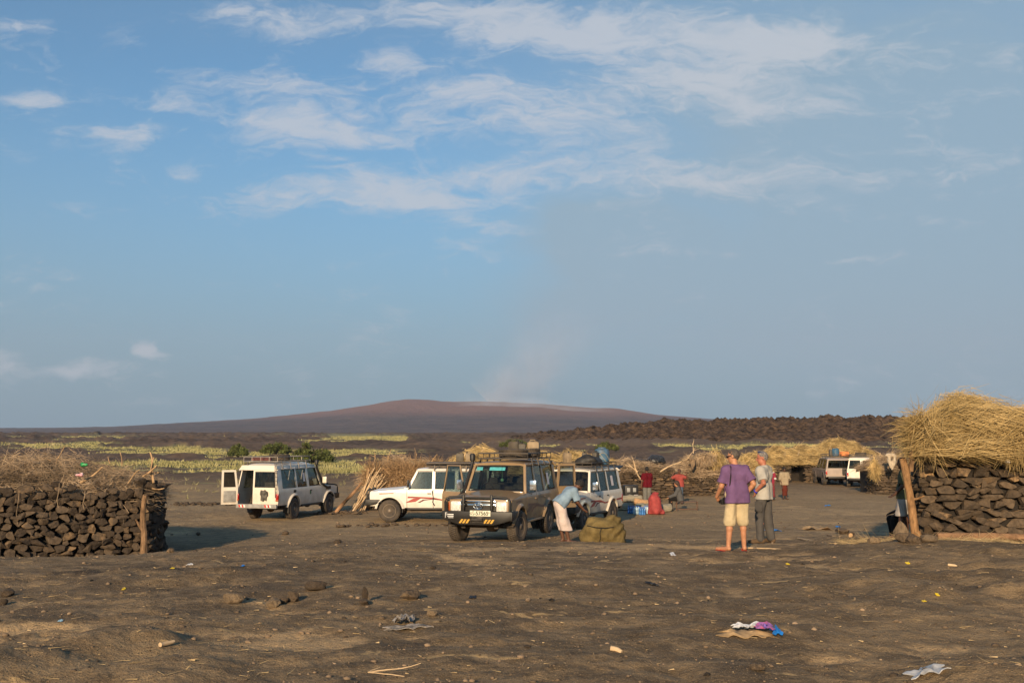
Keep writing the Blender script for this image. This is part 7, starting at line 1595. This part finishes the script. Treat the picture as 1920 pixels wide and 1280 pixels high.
# driftwood, logs
def log(px0, py0, px1, py1, r, m, label, wob=.04, seed=3, d=None):
    rg = np.random.default_rng(seed); a, c = (on_ground(px0, py0), on_ground(px1, py1)) if d is None else (on_d(px0, d), on_d(px1, d)); a.z += r * .8; c.z += r * .8; b = MB(); crooked(b, a, c - a, (c - a).length, r, rg, 8, wob, .7, 9); tag(b.build('driftwood', m, None, smooth=True), label, 'wood')
log(1745, 1008, 1990, 1016, .085, mat('bark_log', (0.24, 0.135, 0.07), .9, var=.4, scale=5, bump=.03, bscale=10), 'thick barkless log along the foot of the right hut', .025, 4, 19.7); log(1496, 1010, 1570, 1015, .022, M_STICK, 'thin pale pole on the ground left of the right hut', .03, 5); log(1595, 1006, 1640, 1000, .05, M_WOOD, 'short thick piece of driftwood left of the right hut', .08, 6); log(1552, 1004, 1580, 1006, .03, M_WOOD, 'short stick among the rubbish left of the right hut', .1, 7); log(1400, 1028, 1468, 1028, .016, M_STICK, 'thin straight stick at the feet of the man in grey', .01, 8); log(1778, 1060, 1825, 1058, .018, M_STICK, 'forked twig on the right of the foreground', .12, 9)
log(1145, 1219, 1168, 1221, .022, M_STICK, 'small chip of wood in the foreground centre', .1, 10); log(300, 1212, 325, 1210, .02, M_STICK, 'pale stick on the left foreground', .05, 11)
tw = empty('twig', on_ground(720, 1268), 0, 'bent dry twigs lying at the lower edge of the picture', 'twig'); rg = np.random.default_rng(12)
for dx, dy, L in ((.3, .6, .22), (1, -.15, .30), (.9, .1, .38)): b = MB(); crooked(b, (-.12, .05, .02), (dx, dy, .03), L, .0042, rg, 5, .12, .6, 5); b.build('stem', M_STICK, tw)
# litter
def crumple(px, py, w, h, m, label, seed, name='litter', cat='litter', flat=.5, lift=.0):
    p = on_ground(px, py); s = p.y / F; rg = np.random.default_rng(seed); n = 12; G = []
    for i in range(n):
        row = []
        for j in range(8):
            u, v = i / (n - 1) - .5, j / 7 - .5; zz = abs(float(vnoise2(np.array([u * 4.2 + seed]), np.array([v * 3.6]), seed)[0])) * h * s * .55 * (1 - (2 * u) ** 4) + .012
            xx = u * w * s * (1 + .25 * math.sin(v * 9 + seed)); yy_ = v * h * s * 5 * flat * (1 + .3 * math.sin(u * 11 + seed)); row.append((xx, yy_, zz + lift))
        G.append(row)
    G = np.array(G); G[..., 2] += ground_z(p.x + G[..., 0], p.y + G[..., 1]) - p.z
    b = MB(); b.sheet(G, .006); o = b.build(name, m, None, smooth=True, loc=p); return tag(o, label, cat)
PLW = mat('white_plastic', (.66, .66, .67), .35, var=.2, scale=12); PLB = mat('blue_plastic', (.02, .24, .72), .4, var=.25, scale=9); PLY = mat('yellow_wrapper', (.80, .58, .02), .4, var=.1); PLG = mat('grey_plastic', (.50, .50, .50), .35, var=.3, scale=9); CARD = mat('cardboard', (.42, .28, .14), .85, var=.3, scale=9); ASH = mat('ashen_scrap', (.34, .30, .26), .95, var=.45, scale=12, bump=.02)
crumple(1395, 1190, 84, 12, CARD, 'flattened brown packet in the right foreground', 21, 'wrapper', 'wrapper', .6); crumple(1400, 1186, 44, 13, PLW, 'white plastic lying on the brown packet', 22, 'plastic_bag', 'plastic', .4, .035); crumple(1434, 1188, 30, 13, mat('printed_wrapper', (.16, .14, .50), .4, var=.2, scale=14, col2=(.55, .10, .14)), 'purple and red printed wrapper on the brown packet', 23, 'wrapper', 'wrapper', .4, .05); crumple(1456, 1190, 17, 10, PLB, 'bright blue scrap at the end of the printed wrapper', 24, 'plastic_scrap', 'plastic', .7, .02)
crumple(1736, 1260, 62, 16, PLG, 'grey plastic sheet near the lower right corner', 25, 'plastic_bag', 'plastic', .6)
crumple(765, 1178, 76, 8, ASH, 'burnt flattened scrap with a curled lump, left of centre', 26, 'burnt_scrap', 'scrap', .8); crumple(757, 1170, 34, 22, ASH, 'ashen curled lump on the burnt scrap', 27, 'burnt_scrap', 'scrap', .5, .03)
crumple(1449, 995, 24, 8, PLB, 'bright blue plastic behind the man in grey', 28, 'plastic_bag', 'plastic', .9); crumple(1571, 988, 6, 5, PLB, 'tiny blue scrap among the rubbish', 29, 'plastic_scrap', 'plastic'); crumple(1552, 948, 9, 4, PLB, 'blue scrap on the track in the middle distance', 30, 'plastic_scrap', 'plastic'); crumple(1530, 992, 48, 12, CARD, 'heap of dirty rag left of the right hut', 31, 'rag', 'rag', .6)
crumple(205, 1038, 14, 12, mat('red_plastic', (.62, .06, .03), .4, var=.2), 'red plastic scrap at the foot of the left hut', 32, 'plastic_scrap', 'plastic'); crumple(1103, 1011, 9, 6, PLW, 'white scrap in front of the canvas cover', 33, 'plastic_scrap', 'plastic', .9); crumple(1262, 1040, 9, 5, PLW, 'white scrap on the bare ground right of the canvas', 34, 'plastic_scrap', 'plastic', .9)
for k, (px, py) in enumerate(((1477, 1058), (1702, 1056), (1758, 1116), (1733, 1128), (324, 1066), (232, 1105))):
    crumple(px, py, 6, 2.5, PLY, ('yellow cap on the ground below the men', 'yellow scrap high on the right', 'right one of two yellow scraps on the right', 'left one of two yellow scraps on the right', 'yellow scrap by the dark stain on the left', 'yellow scrap in the left foreground')[k], 40 + k, 'yellow_scrap', 'scrap', .7)
crumple(356, 1059, 10, 3, PLW, 'white scrap by the dark stain on the left', 50, 'plastic_scrap', 'plastic'); crumple(456, 1061, 5, 4, PLB, 'tiny blue scrap by the dark stain on the left', 51, 'plastic_scrap', 'plastic'); crumple(113, 1165, 8, 3, mat('pale_blue_scrap', (.3, .5, .66), .5), 'pale blue scrap in the left foreground', 52, 'plastic_scrap', 'plastic'); crumple(1222, 1096, 22, 5, M_BLACK, 'flat black scrap in the middle foreground', 53, 'scrap', 'scrap', .8); crumple(886, 1121, 12, 4, M_BLACK, 'small black scrap left of centre', 54, 'scrap', 'scrap', .8)
# scraps caught on the left hut
def scrap(px, py, d, w, h, m, label):
    s = d / F; s_ = SDF((-w * s, -.1, -h * s), (w * s, .1, h * s), .012); s_.ell((0, 0, 0), (w * s * .55, .05, h * s * .5), .01); s_.noise(.025, (22, 22, 22), int(px)); tag(obj('plastic_scrap', s_.mesh('plastic_scrap'), m, None, loc=at(px, py, d)), label, 'plastic')
scrap(158, 871, 23.4, 14, 8, mat('green_plastic', (.02, .30, .08), .4), 'green plastic caught in the brushwood roof'); scrap(150, 890, 22.75, 13, 7, mat('red_white_packet', (.6, .05, .08), .4, var=.1, col2=(.75, .7, .7), scale=16), 'red and white packet in the brushwood roof'); scrap(1889, 862, 20.0, 6, 12, PLW, 'white scrap under the edge of the straw roof')
# ------------------------------------------------------------------ air: haze over the plain, smoke from the crater
def volume_mat(name, color, density, aniso=0.2, build=None):
    m = bpy.data.materials.new(name); m.use_nodes = True; N, L = m.node_tree.nodes, m.node_tree.links
    N.remove(N['Principled BSDF']); o = N['Material Output']
    v = N.new('ShaderNodeVolumePrincipled'); v.inputs['Color'].default_value = (*color, 1); v.inputs['Density'].default_value = density; v.inputs['Anisotropy'].default_value = aniso
    L.new(v.outputs[0], o.inputs['Volume'])
    if build: build(N, L, v)
    return m
hz = MB(); hz.box((0, 1700, 330), (9400, 9400, 680))
hb = hz.build('haze', volume_mat('haze', (0.54, 0.65, 0.86), 0.00010, 0.0)); tag(hb, 'thin blue grey haze over the far plain', None, None, 'stuff')
hb.location = (0, 0, -4)
# smoke column: a closed hull round a leaning plume
P0 = at(945, 752, 4100); 
path = [(925, 762, 90), (950, 735, 112), (985, 700, 124), (1020, 662, 132), (1036, 630, 134), (1045, 600, 125), (1050, 575, 90)]
pts = [at(a, b, 4100) for a, b, c in path]; rr = [c / F * 4100 for a, b, c in path]
sm = MB(); sm.tube(pts, rr, n=20)
def smoke_nodes(N, L, v):
    tc = N.new('ShaderNodeTexCoord')
    nz = N.new('ShaderNodeTexNoise'); L.new(tc.outputs['Object'], nz.inputs['Vector']); nz.inputs['Scale'].default_value = 0.011; nz.inputs['Detail'].default_value = 5; nz.inputs['Roughness'].default_value = .6
    sx = N.new('ShaderNodeSeparateXYZ'); L.new(tc.outputs['Object'], sx.inputs[0])
    # distance from the plume's leaning centre line, in the hull's own space
    zs = [p.z for p in pts]; cu = N.new('ShaderNodeFloatCurve')
    z0, z1 = zs[0] - 60, zs[-1] + 60; x0, x1 = -300.0, 600.0
    mr = N.new('ShaderNodeMapRange'); L.new(sx.outputs[2], mr.inputs[0]); mr.inputs[1].default_value = z0; mr.inputs[2].default_value = z1
    L.new(mr.outputs[0], cu.inputs['Value']); c = cu.mapping.curves[0]
    want = [((p.z - z0) / (z1 - z0), (p.x - x0) / (x1 - x0)) for p in pts]
    c.points[0].location = (0.0, want[0][1]); c.points[1].location = (1.0, want[-1][1])
    for w in want: c.points.new(*w)
    cu.mapping.update()
    mr2 = N.new('ShaderNodeMapRange'); L.new(cu.outputs[0], mr2.inputs[0]); mr2.inputs[3].default_value = x0; mr2.inputs[4].default_value = x1
    def mth(op, a, b):
        n = N.new('ShaderNodeMath'); n.operation = op
        for q, s in enumerate((a, b)):
            if hasattr(s, 'is_linked'): L.new(s, n.inputs[q])
            else: n.inputs[q].default_value = s
        return n.outputs[0]
    dx = mth('SUBTRACT', sx.outputs[0], mr2.outputs[0]); dy = mth('SUBTRACT', sx.outputs[1], 4100.0)
    r2 = mth('ADD', mth('MULTIPLY', dx, dx), mth('MULTIPLY', dy, dy)); r = mth('SQRT', r2, 0.0)
    g = N.new('ShaderNodeMapRange'); g.interpolation_type = 'SMOOTHSTEP'; L.new(r, g.inputs[0]); g.inputs[1].default_value = 235.0; g.inputs[2].default_value = 0.0
    e = N.new('ShaderNodeMapRange'); e.interpolation_type = 'SMOOTHSTEP'; L.new(sx.outputs[2], e.inputs[0]); e.inputs[1].default_value = zs[-1]; e.inputs[2].default_value = zs[1]
    e.inputs[3].default_value = 0.0
    nn = N.new('ShaderNodeMapRange'); nn.interpolation_type = 'SMOOTHSTEP'; L.new(nz.outputs[0], nn.inputs[0]); nn.inputs[1].default_value = .30; nn.inputs[2].default_value = .68
    d = mth('MULTIPLY', mth('MULTIPLY', g.outputs[0], e.outputs[0]), mth('MULTIPLY', nn.outputs[0], 0.0060))
    L.new(d, v.inputs['Density'])
so = sm.build('smoke', volume_mat('smoke', (0.72, 0.80, 0.95), 0.0, -0.08, smoke_nodes), smooth=True); tag(so, 'pale grey smoke rising from the volcano crater', None, None, 'stuff')

# low smoke drifting along the summit towards the right
lp = [(815, 752, 16), (880, 752, 30), (960, 757, 40), (1050, 764, 40), (1130, 772, 30), (1190, 778, 14)]
dm = MB(); dm.tube([at(a, b + 5, 3640) for a, b, c in lp], [c / F * 3640 for a, b, c in lp], n=16)
def drift_nodes(N, L, v):
    tc = N.new('ShaderNodeTexCoord'); mp = N.new('ShaderNodeMapping'); L.new(tc.outputs['Object'], mp.inputs[0]); mp.inputs['Scale'].default_value = (.5, 1, 1.4)
    nz = N.new('ShaderNodeTexNoise'); L.new(mp.outputs[0], nz.inputs['Vector']); nz.inputs['Scale'].default_value = .014; nz.inputs['Detail'].default_value = 4
    nn = N.new('ShaderNodeMapRange'); nn.interpolation_type = 'SMOOTHSTEP'; L.new(nz.outputs[0], nn.inputs[0]); nn.inputs[1].default_value = .32; nn.inputs[2].default_value = .68; nn.inputs[4].default_value = .020
    a_, b_ = at(815, 757, 3640), at(1190, 783, 3640); sl = (b_.z - a_.z) / (b_.x - a_.x)
    sx = N.new('ShaderNodeSeparateXYZ'); L.new(tc.outputs['Object'], sx.inputs[0])
    def mth(op, p, q):
        n = N.new('ShaderNodeMath'); n.operation = op
        for i, s in enumerate((p, q)):
            if hasattr(s, 'is_linked'): L.new(s, n.inputs[i])
            else: n.inputs[i].default_value = s
        return n.outputs[0]
    def ss(v_, p, q):
        n = N.new('ShaderNodeMapRange'); n.interpolation_type = 'SMOOTHSTEP'; L.new(v_, n.inputs[0]); n.inputs[1].default_value = p; n.inputs[2].default_value = q; return n.outputs[0]
    dz = mth('SUBTRACT', sx.outputs[2], mth('MULTIPLY_ADD', sx.outputs[0], sl)) if False else mth('SUBTRACT', mth('SUBTRACT', sx.outputs[2], a_.z), mth('MULTIPLY', mth('SUBTRACT', sx.outputs[0], a_.x), sl))
    dy = mth('SUBTRACT', sx.outputs[1], 3640.0); r = mth('SQRT', mth('ADD', mth('MULTIPLY', dz, dz), mth('MULTIPLY', dy, dy)), 0.0)
    f = mth('MULTIPLY', ss(r, 62.0, 0.0), mth('MULTIPLY', ss(sx.outputs[0], a_.x + 20, a_.x + 260), ss(sx.outputs[0], b_.x - 20, b_.x - 420)))
    L.new(mth('MULTIPLY', nn.outputs[0], f), v.inputs['Density'])
dr = dm.build('smoke', volume_mat('drifting_smoke', (0.74, 0.82, 0.96), 0.0, -0.1, drift_nodes), smooth=True); tag(dr, 'thin smoke drifting along the summit of the volcano', None, None, 'stuff')
